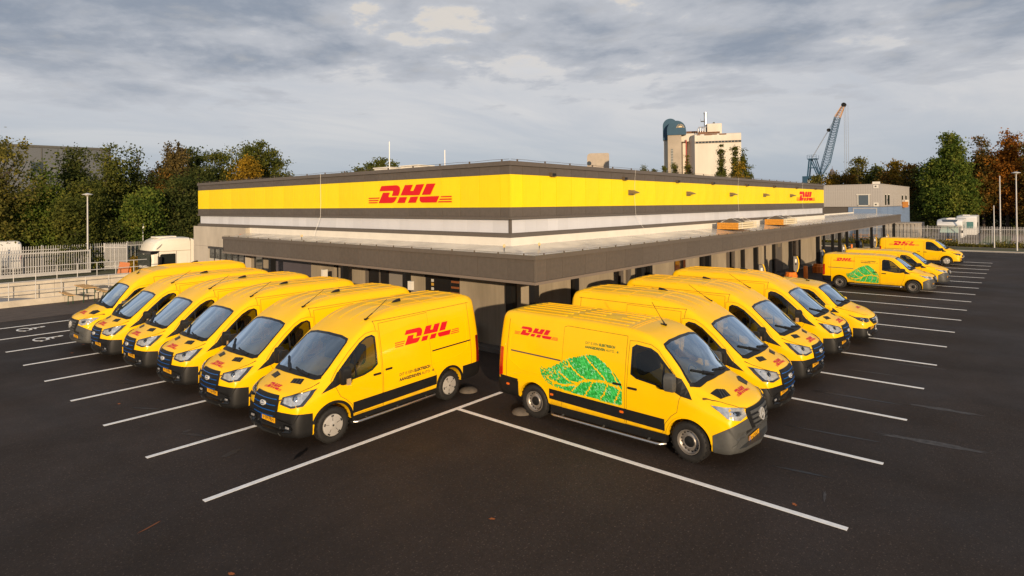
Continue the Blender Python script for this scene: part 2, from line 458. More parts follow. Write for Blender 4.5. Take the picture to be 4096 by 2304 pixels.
class Hull:
    """lofted van body: rows of (x, zbot, zbelt, w, wu, rr, zt) from front to rear"""
    def __init__(s, st, bow, crown=0.03, bulge=0.02):
        s.st = np.array(st, float); s.bow = bow; s.crown = crown; s.bulge = bulge
        xs = s.st[:, 0]; s.x0, s.x1 = xs.max(), xs.min()
        L_ = s.x0 - s.x1
        q = [s.x0 - t for t in (0, .004, .012, .025, .04, .06, .085, .11, .14, .18)]
        q += list(np.arange(s.x0 - 0.22, s.x1 + 0.16, -0.07))
        q += [s.x1 + t for t in (.14, .10, .07, .045, .025, .012, .004, 0)]
        s.xq = np.array(q)
        s.mesh = None
    def bowf(s, x):
        b = np.array(s.bow); return pchip(b[:, 0], b[:, 1], x)
    def half(s, x, ins=0.0, zfloor=None):
        zb, zl, w, wu, rr, zt = [pchip(s.st[:, 0], s.st[:, k], np.array([x]))[0] for k in range(1, 7)]
        w -= ins; wu -= ins; zt -= ins; zb += ins
        if zfloor is not None: zb = zfloor; zl = max(zl, zb + 0.12)
        cr = s.crown * min(1, wu)
        zu = zt - rr - cr
        if zu < zl + 0.01: zu = zl + 0.01
        P = [(0, zb), (0.72 * w, zb), (w - 0.035, zb + 0.012), (w - 0.008, zb + 0.05), (w, zb + 0.12 * (zl - zb) + 0.05), (w + 0.006, zb + 0.55 * (zl - zb)), (w, zl - 0.10 * (zl - zb)), (w - 0.008, zl)]
        for t in (0.25, 0.5, 0.75, 1.0):
            b = s.bulge * 4 * t * (1 - t)
            P.append((w - 0.008 + (wu - w + 0.008) * t + b, zl + (zu - zl) * t))
        top = zt - cr
        rx = min(rr * 1.15, wu * 0.5)
        for a in (25, 50, 70, 88):
            P.append((wu - rx + rx * math.cos(R(a)), zu + (top - zu) * math.sin(R(a))))
        ye = wu - rx
        for t in (0.75, 0.5, 0.25, 0.0):
            P.append((ye * t, zt - cr * t * t))
        return P
    def rings(s, xs, ins=0.0, zfloor=None):
        out = []
        for x in xs:
            h = s.half(x, ins, zfloor); b = float(s.bowf(np.array([x]))[0])
            ring = h + [(-y, z) for (y, z) in h[-2:0:-1]]
            out.append([(x - b * (abs(y) / 1.0) ** 2.2, y, z) for (y, z) in ring])
        return out
    def solid(s, xs=None, ins=0.0, zfloor=None, mi=0):
        rg = s.rings(s.xq if xs is None else xs, ins, zfloor)
        n = len(rg[0]); mb = MB()
        vs = [v for r_ in rg for v in r_]; fs = []
        for i in range(len(rg) - 1):
            for k in range(n):
                fs.append((i * n + k, (i + 1) * n + k, (i + 1) * n + (k + 1) % n, i * n + (k + 1) % n))
        def cap(o):   # strips between mirrored points keep the cap clean
            half = n // 2
            for k in range(half):
                a, b = k, k + 1; c, d = (n - k) % n, (n - k - 1) % n
                f = [o + a, o + b, o + d, o + c]
                g = []
                for q in f:
                    if q not in g: g.append(q)
                if len(g) >= 3: fs.append(tuple(g))
        cap(0); cap((len(rg) - 1) * n)
        mb.add(vs, fs, mi)
        return mb
    def prepare(s):
        mb = s.solid(); me = mb.mesh('hull', [bpy.data.materials[0] if bpy.data.materials else None] if bpy.data.materials else [mat('tmp', (1, 1, 1))], fix=True)
        s.me = me
        bm = bmesh.new(); bm.from_mesh(me); s.bvh = BVHTree.FromBMesh(bm); bm.free()
    # --- patches laid on the hull
    def cast(s, p, d):
        loc, nor, i, dist = s.bvh.ray_cast(Vector(p) - Vector(d) * 8.0, Vector(d))
        return loc, nor
    def view(s, v):
        if v == 'L': return Vector((0, -1, 0)), (lambda q: Vector((q[0], 0, q[1])))
        if v == 'R': return Vector((0, 1, 0)), (lambda q: Vector((q[0], 0, q[1])))
        if v == 'F': return Vector((-1, 0, 0)), (lambda q: Vector((0, q[0], q[1])))
        if v == 'B': return Vector((1, 0, 0)), (lambda q: Vector((0, q[0], q[1])))
        if v == 'T': return Vector((0, 0, -1)), (lambda q: Vector((q[0], q[1], 0)))
    def patch(s, polys, v, off=0.004, res=0.07, skirt=0.012, mb=None, mi=0, thick=None):
        d, f = s.view(v)
        if isinstance(polys, Ring) or not isinstance(polys[0][0], (list, tuple)): polys = [polys]
        mb = mb or MB()
        for poly in polys: s._patch(poly, d, f, off, res, skirt, mb, mi)
        return mb
    def patch3(s, pts, d, off=0.004, res=0.05, skirt=0.012, mb=None, mi=0):
        """outline given as rough 3D points, laid on along direction d"""
        d = Vector(d).normalized(); u = Vector((0, 0, 1)).cross(d).normalized(); w = d.cross(u)
        poly = [(Vector(p).dot(u), Vector(p).dot(w)) for p in pts]
        mb = mb or MB()
        s._patch(poly, d, (lambda q: u * q[0] + w * q[1]), off, res, skirt, mb, mi)
        return mb
    def _patch(s, poly, d, f, off, res, skirt, mb, mi):
        tris = tri2d(poly)
        xs = [p[0] for t in tris for p in t]; ys = [p[1] for t in tris for p in t]
        if not xs: return
        idx = {}; vs = []; dn = []; fs = []; edges = set()
        def vert(q):
            k = (round(q[0], 5), round(q[1], 5))
            if k in idx: return idx[k]
            loc, nor = s.cast(f(q), d)
            if loc is None: idx[k] = None; return None
            idx[k] = len(vs); vs.append(loc + nor * off); dn.append(loc - nor * skirt)
            return idx[k]
        for t in tris:
            tx = [p[0] for p in t]; ty = [p[1] for p in t]
            i0, i1 = math.floor(min(tx) / res), math.ceil(max(tx) / res); j0, j1 = math.floor(min(ty) / res), math.ceil(max(ty) / res)
            for i in range(i0, max(i1, i0 + 1)):
                for j in range(j0, max(j1, j0 + 1)):
                    c = clip_cell(t, i * res, (i + 1) * res, j * res, (j + 1) * res)
                    if len(c) < 3: continue
                    g = []
                    for q in c:
                        k = vert(q)
                        if k is None: g = []; break
                        if k not in g: g.append(k)
                    if len(g) < 3: continue
                    n = (vs[g[1]] - vs[g[0]]).cross(vs[g[2]] - vs[g[0]])
                    if len(g) > 3: n = n + (vs[g[2]] - vs[g[0]]).cross(vs[g[3]] - vs[g[0]])
                    if n.length < 1e-10: continue
                    g = tuple(g) if n.dot(d) <= 0 else tuple(g[::-1])
                    fs.append(g)
                    for a_, b_ in zip(g, g[1:] + g[:1]): edges.add((a_, b_))
        nv = len(vs); sk = []
        if skirt > 0:
            for (a_, b_) in edges:
                if (b_, a_) not in edges: sk.append((b_, a_, a_ + nv, b_ + nv))
        mb.add(vs + dn if skirt > 0 else vs, fs + sk, mi)
    def decal(s, verts, faces, v, off=0.006, mb=None, mi=0, place=lambda q: q):
        d, f = s.view(v); mb = mb or MB(); vs = []
        for q in verts:
            loc, nor = s.cast(f(place(q)), d)
            vs.append(loc + nor * off if loc is not None else f(place(q)))
        fs = []
        for t in faces:
            n = (vs[t[1]] - vs[t[0]]).cross(vs[t[2]] - vs[t[0]])
            fs.append(tuple(t) if n.dot(d) <= 0 else tuple(t)[::-1])
        mb.add(vs, fs, mi); return mb
    def shell(s, planes, off=0.012, name='shell'):
        """part of the hull on the inner side of the planes (point, normal: keeps the side the normal points away from), pushed out"""
        bm = bmesh.new(); bm.from_mesh(s.me)
        for p, n in planes:
            bmesh.ops.bisect_plane(bm, geom=bm.verts[:] + bm.edges[:] + bm.faces[:], plane_co=p, plane_no=n, clear_outer=True, dist=1e-5)
        bm.normal_update()
        mv = {v: v.normal.copy() for v in bm.verts}
        old = {v: v.co.copy() for v in bm.verts}
        be = [e for e in bm.edges if e.is_boundary]
        for v in bm.verts: v.co = v.co + mv[v] * off
        ret = bmesh.ops.extrude_edge_only(bm, edges=be)
        nvs = [g for g in ret['geom'] if isinstance(g, bmesh.types.BMVert)]
        inv = {}
        for e in ret['geom']:
            pass
        for v in nvs:
            best = min((u for e in v.link_edges for u in e.verts if u in mv), key=lambda u: (u.co - v.co).length)
            v.co = old[best] - mv[best] * 0.01
        bmesh.ops.recalc_face_normals(bm, faces=bm.faces)
        me = bpy.data.meshes.new(name); bm.to_mesh(me); bm.free()
        return me

def bool_diff(o, cutters):
    for c in cutters:
        md = o.modifiers.new('b', 'BOOLEAN'); md.operation = 'DIFFERENCE'; md.solver = 'EXACT'; md.object = c
        md.material_mode = 'TRANSFER'
    dg = bpy.context.evaluated_depsgraph_get(); dg.update()
    me = bpy.data.meshes.new_from_object(o.evaluated_get(dg), preserve_all_data_layers=True, depsgraph=dg)
    o.modifiers.clear(); old = o.data; o.data = me
    for c in cutters:
        m_ = c.data; bpy.data.objects.remove(c); bpy.data.meshes.remove(m_)

def finish(me, mats, smooth=35):
    me.materials.clear()
    for m_ in (mats if isinstance(mats, (list, tuple)) else [mats]): me.materials.append(m_)
    me.polygons.foreach_set('use_smooth', [True] * len(me.polygons)); me.set_sharp_from_angle(angle=R(smooth))
    return me

def arc_ring(cx, cz, r0, r1, a0, a1, n=20):
    return [(cx + r1 * math.cos(R(a0 + (a1 - a0) * k / n)), cz + r1 * math.sin(R(a0 + (a1 - a0) * k / n))) for k in range(n + 1)] + \
           [(cx + r0 * math.cos(R(a1 + (a0 - a1) * k / n)), cz + r0 * math.sin(R(a1 + (a0 - a1) * k / n))) for k in range(n + 1)]

PAINT = mat('yellow van paint', (0.95, 0.545, 0.0005), rough=0.34, spec=0.24, coat=0.22, noise=0.05, nscale=1.3, rvar=0.07, dirt=((.20, .12, .045), .80, .55))
BLACKP = mat('black unpainted plastic', (0.009, 0.0088, 0.009), rough=0.55, spec=.35, noise=0.25, nscale=6, bump=0.05, bscale=180)
GREYP = mat('dark grey unpainted plastic', (0.065, 0.066, 0.064), rough=0.55, noise=0.2, nscale=5, bump=0.05, bscale=180)
SEAM = mat('panel gap', (0.13, 0.07, 0.006), rough=0.8)
RUBBER = mat('tyre rubber', (0.0125, 0.0115, 0.011), rough=0.75, noise=0.35, nscale=8, bump=0.2, bscale=60)
CABIN = mat('cabin lining', (0.27, 0.225, 0.17), rough=0.8, noise=0.15, nscale=3)
DASH = mat('dashboard plastic', (0.030, 0.032, 0.036), rough=0.6)
SEATM = mat('seat fabric', (0.018, 0.017, 0.018), rough=0.85)
WELL = mat('wheel well', (0.008, 0.008, 0.008), rough=0.9)
WSGLASS = glass('windscreen glass', (0.70, 0.80, 0.88), 4.8, gcol=(.72, .86, 1.0))
SIDEGLASS = glass('side window glass', (0.42, 0.45, 0.45), 1.0)
FRIT = mat('black glass border', (0.008, 0.009, 0.011), rough=0.12)
SILVER = mat('silver wheel trim', (0.60, 0.57, 0.53), rough=0.40, metal=0.45)
BADGE = mat('bright badge metal', (0.85, 0.85, 0.85), rough=0.22, metal=0.5)
REDD = mat('dark red tail lamp', (0.16, 0.006, 0.005), rough=0.15, coat=0.6)
STEEL = mat('brushed steel tube', (0.55, 0.52, 0.48), rough=0.28, metal=1.0)
CHROME = mat('chrome', (0.75, 0.75, 0.76), rough=0.10, metal=1.0)
LAMPC = mat('headlight reflector', (0.80, 0.80, 0.80), rough=0.16, metal=0.7, noise=0.22, nscale=14)
LAMPD = mat('headlight dark bezel', (0.02, 0.02, 0.022), rough=0.10, coat=1.0)
LAMPG = glass('headlight lens', (0.93, 0.95, 0.97), 1.5)
RED = mat('red tail lamp', (0.45, 0.008, 0.006), rough=0.15, coat=0.6)
LOGOR = mat('red lettering film', (0.62, 0.003, 0.016), rough=0.42)
LOGOF = mat('faded red lettering film', (0.62, 0.10, 0.012), rough=0.42)
TEXTK = mat('dark lettering film', (0.045, 0.035, 0.02), rough=0.45)
TEXTG = mat('dark green lettering film', (0.02, 0.14, 0.03), rough=0.45)
BLUE = mat('blue grille bar', (0.005, 0.085, 0.34), rough=0.25)
PLATE = mat('yellow number plate', (0.86, 0.42, 0.004), rough=0.4)
PLATEB = mat('blue plate band', (0.01, 0.06, 0.30), rough=0.4)
WHITE = mat('white badge', (0.80, 0.80, 0.78), rough=0.4)
NAVY = mat('navy badge', (0.01, 0.03, 0.10), rough=0.2)
ORANGE = mat('orange marker lamp', (0.75, 0.14, 0.01), rough=0.25)
GREENS = [mat('leaf green a', (0.018, 0.34, 0.045), rough=0.45), mat('leaf green b', (0.03, 0.47, 0.075), rough=0.45),
          mat('leaf green c', (0.07, 0.60, 0.14), rough=0.45), mat('leaf green d', (0.20, 0.66, 0.34), rough=0.45), mat('leaf green e', (0.012, 0.24, 0.03), rough=0.45)]

# ------------------------------------------------------------------ wheels
def make_wheel(parent, x, y, r, kind):
    """outer face on the side of sign(y)"""
    s = 1 if y > 0 else -1
    w = bpy.data.objects.new('wheel', None); COL.objects.link(w); w.parent = parent; w.location = (x, y, r); w.empty_display_size = 0.1
    hw = 0.115
    key = ('wh', r, kind, s)
    if key not in _WH:
        t = MB(); rr = r * 0.635
        prof = [(rr, hw * .72), (rr + .012, hw * .95), (r * .80, hw * 1.06), (r * .93, hw * 1.0), (r * .985, hw * .82), (r, hw * .5), (r, -hw * .5), (r * .985, -hw * .82), (r * .9, -hw), (rr, -hw * .9)]
        t.lathe([(a, b * s) for a, b in prof], 'y', 36, close=True)
        for k in range(48):   # tread blocks
            a = 2 * math.pi * k / 48
            M = Matrix.Rotation(-a, 3, 'Y')
            for yy in (-.07, .0, .07):
                t.obox(M @ Vector((r + 0.000, yy + (.012 if k % 2 else -.012), 0)), (0.012, 0.055, 0.030), M)
        tm = t.mesh('tyre', RUBBER, 40)
        d = MB()
        if kind == 'cover':
            d.lathe([(rr, s * hw * .75), (rr * .97, s * hw * .95), (rr * .86, s * hw * 1.02), (rr * .45, s * hw * .92), (rr * .28, s * hw * 1.05), (rr * .10, s * hw * 1.05), (0.001, s * hw * 1.03)], 'y', 40)
        else:
            d.lathe([(rr, s * hw * .75), (rr * .985, s * hw * .98), (rr * .93, s * hw * .98), (rr * .90, s * hw * .55), (rr * .80, s * hw * .30), (rr * .62, s * hw * .38), (rr * .50, s * hw * .60), (rr * .42, s * hw * .55), (0.001, s * hw * .55)], 'y', 40)
        dm = d.mesh('rim', SILVER if kind == 'cover' else STEELW, 30)
        h = MB()
        if kind == 'cover':
            for k in range(5):
                a = 2 * math.pi * (k + .25) / 5
                pts = []
                for (q, rad) in ((-.13, .93), (.13, .93), (.16, .80), (-.16, .80)):
                    pts.append((rr * rad * math.cos(a + q), rr * rad * math.sin(a + q)))
                h.prism(pts, 'y', s * hw * 1.00, s * hw * 1.035)
                pts = []
                for (q, rad) in ((-.018, .74), (.018, .74), (.03, .40), (-.03, .40)):
                    pts.append((rr * rad * math.cos(a + q), rr * rad * math.sin(a + q)))
                h.prism(pts, 'y', s * hw * .9, s * hw * 1.00)
            h.lathe([(rr * .10, s * hw * 1.04), (rr * .09, s * hw * 1.07), (0.001, s * hw * 1.07)], 'y', 16)
        else:
            for k in range(16):
                a = 2 * math.pi * k / 16
                h.lathe([(rr * .062, s * hw * .33), (rr * .058, s * hw * .40), (.001, s * hw * .40)], 'y', 8, c=(rr * .76 * math.cos(a), 0, rr * .76 * math.sin(a)))
            h.lathe([(rr * .44, s * hw * .56), (rr * .40, s * hw * .68), (rr * .2, s * hw * .72), (rr * .12, s * hw * .80), (.001, s * hw * .80)], 'y', 24)
        hm = h.mesh('hub', WELL if kind == 'cover' else BLACKP, 30)
        _WH[key] = (tm, dm, hm)
    tm, dm, hm = _WH[key]
    link('tyre', tm, w); link('rim', dm, w); link('hub_cap' if kind != 'cover' else 'rim_slots', hm, w)
    return w
_WH = {}
STEELW = mat('painted steel wheel', (0.34, 0.31, 0.28), rough=0.42, metal=0.6, noise=0.3, nscale=9)

def seat(parent, x, y, zf, h=1.0):
    key = 'seat'
    if key not in _WH:
        b = MB(); b.obox((0.0, 0, 0.42), (0.50, 0.46, 0.14)); 
        b.obox((-0.26, 0, 0.74), (0.12, 0.46, 0.62), Matrix.Rotation(R(-12), 3, 'Y'))
        hr = MB(); hr.obox((-0.36, 0, 1.17), (0.09, 0.25, 0.17), Matrix.Rotation(R(-8), 3, 'Y'))
        bm = b.mesh('seat', SEATM); hm = hr.mesh('headrest', SEATM)
        for me in (bm, hm):
            q = bmesh.new(); q.from_mesh(me); bmesh.ops.bevel(q, geom=q.edges[:], offset=0.035, segments=2, affect='EDGES'); q.to_mesh(me); q.free()
            finish(me, SEATM, 60)
        _WH[key] = (bm, hm)
    o = link('seat', _WH[key][0], parent, (x, y, zf)); link('headrest', _WH[key][1], o)
    return o
# ------------------------------------------------------------------ van kinds
def mirror(poly): return [(-a, b) for a, b in poly][::-1]
def full(half): return half + [(-y, z) for (y, z) in half[::-1] if y > 1e-6]

BOW_T = [(1.1, .25), (.7, .24), (.4, .21), (0.0, .16), (-.4, .11), (-.8, .05), (-1.3, .01), (-1.6, 0), (-4.2, 0), (-4.5, .02), (-5, .02)]
VAN = {}
VAN['transit'] = dict(
    st=[(.95, .38, .54, .80, .78, .05, .64), (.93, .30, .62, .86, .84, .06, .84), (.895, .27, .72, .89, .86, .07, .97), (.82, .26, .80, .92, .86, .09, 1.07),
        (.65, .26, .92, .96, .87, .10, 1.165), (.40, .28, 1.05, 1.0, .89, .10, 1.285), (.15, .32, 1.10, 1.015, .90, .10, 1.45), (-.2, .36, 1.12, 1.03, .90, .11, 1.72),
        (-.6, .38, 1.13, 1.03, .885, .12, 2.01), (-.85, .38, 1.13, 1.03, .87, .14, 2.16), (-1.2, .38, 1.13, 1.03, .86, .16, 2.33), (-1.7, .38, 1.13, 1.03, .85, .17, 2.45),
        (-2.4, .38, 1.13, 1.03, .85, .17, 2.50), (-4.15, .38, 1.13, 1.03, .845, .17, 2.49), (-4.38, .40, 1.13, 1.01, .83, .17, 2.43), (-4.45, .45, 1.13, .98, .80, .18, 2.34)],
    bow=BOW_T, wb=3.35, r=.355, track=.90, arch=.425, wheel='cover', lip=.05,
    ws=[(0, 1.345), (.45, 1.335), (.72, 1.31), (.81, 1.33), (.80, 1.48), (.77, 1.70), (.735, 1.89), (.69, 1.95), (.45, 1.99), (0, 2.005)],
    win=[(-1.12, 1.36), (-1.12, 1.93), (-1.06, 1.97), (-.92, 1.95), (-.74, 1.86), (-.47, 1.64), (-.20, 1.40), (-.04, 1.21), (-.10, 1.165), (-.45, 1.19), (-.75, 1.215), (-.98, 1.27)],
    div=-.56, cavity=(-1.36, .22, .86), sail=[(.26, 1.045), (-.02, 1.24), (-.14, 1.38), (-.30, 1.46), (-.30, 1.20), (-.08, 1.12)],
    door=[(-.50, .44), (-.44, .66), (-.30, .80), (-.16, .90), (-.06, 1.10), (.02, 1.24), (-.18, 1.47), (-.46, 1.74), (-.74, 1.95), (-.92, 2.04), (-1.10, 2.06), (-1.235, 2.04), (-1.235, .44)],
    slide=[(-1.27, .42), (-1.27, 2.20), (-2.72, 2.23), (-2.72, 1.0), (-2.74, .95), (-2.84, .80), (-2.90, .62), (-2.90, .42)],
    clad=[[(-.46, .47), (-.46, .705), (-2.885, .73), (-2.885, .50)]],
    rail=(-2.78, -4.12, 1.315), bump_mat='BLACKP', mir=(-.20, 1.27), mir_h=.36, mirmat='BLACKP', step='STEEL',
    panel=[(-1.42, 1.02), (-1.42, 1.93), (-4.02, 1.97), (-4.02, 1.16), (-3.6, 1.02)], seam_z=2.275, roof_x=(-1.16, -4.2),
    logo=(-1.66, 1.60, 2.08), logo_h=1.12, text=(-1.72, .955, .092), hl=[(.84, .53, 1.02), (.87, .50, .90), (.74, .70, .84), (.58, .86, .87), (.46, .93, 1.02), (.36, .95, 1.16), (.55, .86, 1.115), (.72, .70, 1.07)],
    hood=(.62, .20, .10), tail=[(.86, .62), (.86, 1.42), (1.03, 1.42), (1.03, .62)], fin=(-2.28, 0.28), ant=(-1.12, .62), handle=[(-1.10, 1.145), (-1.42, 1.19)])

def raise_roof(st, rows):
    return st[:8] + rows
SPR = [(.98, .38, .54, .80, .78, .06, .70), (.955, .31, .64, .86, .84, .08, .90), (.91, .29, .74, .90, .86, .10, 1.03), (.82, .28, .84, .93, .86, .12, 1.12),
       (.64, .28, .95, .96, .86, .13, 1.21), (.40, .30, 1.05, .99, .86, .13, 1.32), (.15, .36, 1.10, 1.0, .87, .13, 1.43), (-.2, .38, 1.12, 1.0, .87, .12, 1.77)]
_sp = dict(
    bow=[(1.1, .27), (.7, .25), (.4, .22), (0.0, .17), (-.4, .12), (-.8, .06), (-1.3, .01), (-1.6, 0), (-4.5, 0), (-4.8, .02)], wb=3.665, r=.365, track=.875, arch=.425, wheel='steel', lip=.0,
    ws=[(0, 1.445), (.45, 1.43), (.74, 1.385), (.83, 1.39), (.815, 1.55), (.785, 1.78), (.745, 1.98), (.70, 2.035), (.45, 2.075), (0, 2.09)],
    win=[(-1.20, 1.42), (-1.20, 1.92), (-1.13, 1.975), (-.82, 1.945), (-.68, 1.88), (-.42, 1.62), (-.16, 1.34), (-.20, 1.27), (-.55, 1.26), (-.66, 1.31), (-1.08, 1.36)],
    div=-.52, cavity=(-1.42, .0, .90), sail=[(.06, 1.15), (-.08, 1.34), (-.18, 1.48), (-.32, 1.52), (-.32, 1.26), (-.14, 1.18)],
    door=[(-.52, .42), (-.46, .62), (-.34, .78), (-.22, .88), (-.18, 1.12), (-.10, 1.30), (-.40, 1.66), (-.66, 1.95), (-.82, 2.03), (-1.12, 2.06), (-1.28, 2.05), (-1.30, .42)],
    slide=[(-1.34, .40), (-1.34, 2.13), (-2.82, 2.15), (-2.90, 2.12), (-2.90, .40)],
    clad=[[(-.47, .47), (-.47, .70), (-3.22, .755), (-3.22, .53)], [(-4.13, .56), (-4.13, .80), (-4.66, .82), (-4.66, .58)]],
    rail=(-2.94, -4.36, 1.40), bump_mat='GREYP', mir=(-.32, 1.38), mir_h=.33, mirmat='GREYP', step='STEEL',
    panel=[(-1.50, 1.02), (-1.50, 1.90), (-4.42, 1.96), (-4.42, 1.20), (-4.0, 1.02)], seam_z=None, roof_x=(-1.3, -4.5),
    hl=[(.85, .52, 1.045), (.89, .51, .93), (.80, .64, .865), (.64, .82, .91), (.44, .92, 1.11), (.60, .83, 1.09), (.74, .68, 1.075)],
    hood=(.48, .18, .075), tail=[(.84, .78), (.84, 1.46), (1.0, 1.46), (1.0, .78)], fin=None, ant=(-.98, .08), handle=[(-1.16, 1.14), (-1.50, 1.17)])
VAN['sprinter'] = dict(_sp, st=SPR + [(-.5, .38, 1.12, 1.0, .86, .12, 2.01), (-.72, .38, 1.12, 1.0, .84, .13, 2.15), (-1.0, .38, 1.12, 1.0, .83, .13, 2.25), (-1.5, .38, 1.12, 1.0, .825, .13, 2.315), (-2.5, .38, 1.12, 1.0, .825, .13, 2.335),
    (-4.5, .38, 1.12, 1.0, .825, .13, 2.32), (-4.66, .40, 1.12, .985, .81, .13, 2.29), (-4.72, .45, 1.12, .96, .79, .14, 2.22)],
    logo=(-4.30, 1.80, 1.25), logo_h=1.1, text=(-2.33, 1.845, .070), leaf=True)
VAN['sprinter_high'] = dict(_sp, st=SPR + [(-.5, .38, 1.12, 1.0, .86, .12, 2.05), (-.72, .38, 1.12, 1.0, .85, .13, 2.23), (-1.0, .38, 1.12, 1.0, .84, .14, 2.40), (-1.5, .38, 1.12, 1.0, .825, .16, 2.56), (-2.3, .38, 1.12, 1.0, .815, .17, 2.63),
    (-4.5, .38, 1.12, 1.0, .81, .17, 2.62), (-4.66, .40, 1.12, .985, .80, .17, 2.57), (-4.72, .45, 1.12, .96, .78, .18, 2.48)],
    logo=(-1.7, 1.55, 1.97), text=(-1.8, 1.2, .095), seam_z=2.33, fin=(-3.2, -.45), ant=(-1.02, .08))

MID = [(.90, .32, .46, .76, .74, .06, .60), (.87, .25, .54, .82, .80, .08, .76), (.82, .23, .62, .86, .82, .10, .87), (.72, .23, .72, .89, .83, .12, .945), (.50, .24, .84, .92, .84, .12, 1.03),
       (.20, .27, .92, .945, .85, .12, 1.12), (-.08, .32, .97, .955, .85, .11, 1.24), (-.40, .34, 1.0, .96, .845, .10, 1.50), (-.66, .34, 1.0, .96, .83, .10, 1.69), (-.90, .34, 1.0, .96, .805, .11, 1.80), (-1.25, .34, 1.0, .96, .79, .12, 1.865),
       (-2.0, .34, 1.0, .96, .785, .12, 1.91), (-3.9, .34, 1.0, .96, .775, .12, 1.91), (-4.22, .36, 1.0, .945, .76, .13, 1.88), (-4.30, .42, 1.0, .92, .74, .14, 1.80)]
def shx(pts, dx, k=1.0): return [(x + dx, z * k) for x, z in pts]
_mid = dict(st=MID, bow=[(1.0, .28), (.6, .26), (.2, .22), (-.15, .18), (-.5, .13), (-.9, .07), (-1.3, .02), (-1.6, 0), (-4.2, 0), (-4.6, .03)], wb=3.43, r=.335, track=.83, arch=.395, wheel='steel', lip=.0,
    ws=[(0, 1.235), (.45, 1.225), (.72, 1.19), (.79, 1.20), (.775, 1.35), (.73, 1.55), (.68, 1.69), (.62, 1.73), (.4, 1.755), (0, 1.765)],
    win=[(-1.38, 1.12), (-1.38, 1.61), (-1.32, 1.665), (-1.10, 1.65), (-.94, 1.58), (-.70, 1.37), (-.52, 1.20), (-.46, 1.09), (-.52, 1.045), (-.85, 1.05)],
    div=-.66, cavity=(-1.58, -.10, .75), sail=[(-.12, .985), (-.30, 1.11), (-.40, 1.15), (-.37, .99)],
    door=[(-.52, .36), (-.48, .52), (-.42, .66), (-.34, .98), (-.28, 1.09), (-.56, 1.33), (-.88, 1.66), (-1.08, 1.73), (-1.34, 1.74), (-1.46, 1.72), (-1.48, .36)],
    slide=[(-1.52, .36), (-1.52, 1.74), (-2.72, 1.76), (-2.72, .5), (-2.72, .36)],
    clad=[], rail=(-2.76, -4.0, 1.12), bump_mat='GREYP', mir=(-.44, 1.10), mir_h=.20, mirmat='BLACKP', step='STEEL', panel=[(-1.62, 1.02), (-1.62, 1.64), (-4.0, 1.66), (-4.0, 1.16), (-3.8, 1.02)], seam_z=None, roof_x=(-1.5, -4.2),
    hl=[(.72, .47, .85), (.76, .47, .76), (.66, .64, .73), (.50, .78, .80), (.30, .88, .965), (.46, .80, .91), (.60, .64, .88)],
    hood=(.34, .14, .05), tail=[(.80, .68), (.80, 1.30), (.96, 1.30), (.96, .68)], fin=None, ant=None, handle=[(-1.30, .95), (-1.72, .99)], midvan=True)
VAN['vito'] = dict(_mid, logo=(-3.76, 1.50, 1.08), logo_h=1.15, text=(-2.40, 1.53, .068), leaf='vito')
VAN['vito_plain'] = dict(_mid, logo=(-3.76, 1.50, 1.08), logo_h=1.15, text=(-2.40, 1.53, .068))
_c = dict(_mid, st=[(x + (.12 if x > -1.0 and x < .6 else .05 if x > -1.6 else 0), a, b, c, d, e, f * 1.03) for x, a, b, c, d, e, f in MID],
    ws=[(y, z * 1.03) for y, z in _mid['ws']], win=shx(_mid['win'], .12, 1.03), sail=shx(_mid['sail'], .12, 1.03), door=shx(_mid['door'][:3], 0) + shx(_mid['door'][3:], .10, 1.03)[:-1] + [(-1.38, .36)], slide=shx(_mid['slide'], .10), div=-.54, cavity=(-1.46, .02, .77), mir=(-.30, 1.13))
VAN['trafic'] = dict(_c, wb=3.4, bump_mat='BLACKP', mirmat='PAINT', ant=(-1.20, .05), wheel='cover', logo=(-4.0, 1.4, 1.2), text=None, step=None)
VAN['custom'] = dict(_c, wb=3.3, bump_mat='PAINT', mirmat='BLACKP', wheel='cover', logo=(-3.64, 1.40, 1.95), logo_h=1.1, text=None, step=None)

LEAF = [(-3.493, 1.2), (-3.331, 1.17), (-3.176, 1.22), (-2.987, 1.33), (-2.691, 1.498), (-2.439, 1.567), (-2.264, 1.624), (-2.058, 1.642), (-1.858, 1.54), (-1.678, 1.435), (-1.502, 1.297), (-1.401, 1.149), (-1.396, .765), (-1.637, .753), (-1.966, .765), (-2.308, .775), (-2.662, .79), (-2.956, .809), (-3.181, .841), (-3.333, .905), (-3.448, 1.038)]
VEINS = [[(-1.402, 1.065), (-1.6, 1.125), (-1.829, 1.147), (-2.098, 1.126), (-2.34, 1.073), (-2.517, .966), (-2.844, .89), (-3.142, .925), (-3.30, 1.0)],
    [(-2.201, 1.098), (-2.444, 1.185), (-2.692, 1.349), (-2.728, 1.432)], [(-1.746, 1.154), (-1.894, 1.283), (-2.128, 1.444), (-2.299, 1.59)], [(-1.456, 1.111), (-1.566, 1.286), (-1.726, 1.511)],
    [(-2.446, 1.009), (-2.696, 1.022), (-2.951, 1.155)], [(-2.446, .994), (-2.554, .871), (-2.608, .816)], [(-2.071, 1.122), (-2.168, .945), (-2.273, .794)], [(-1.724, 1.116), (-1.798, .932), (-1.899, .784)], [(-1.441, 1.058), (-1.506, .906), (-1.572, .781)]]
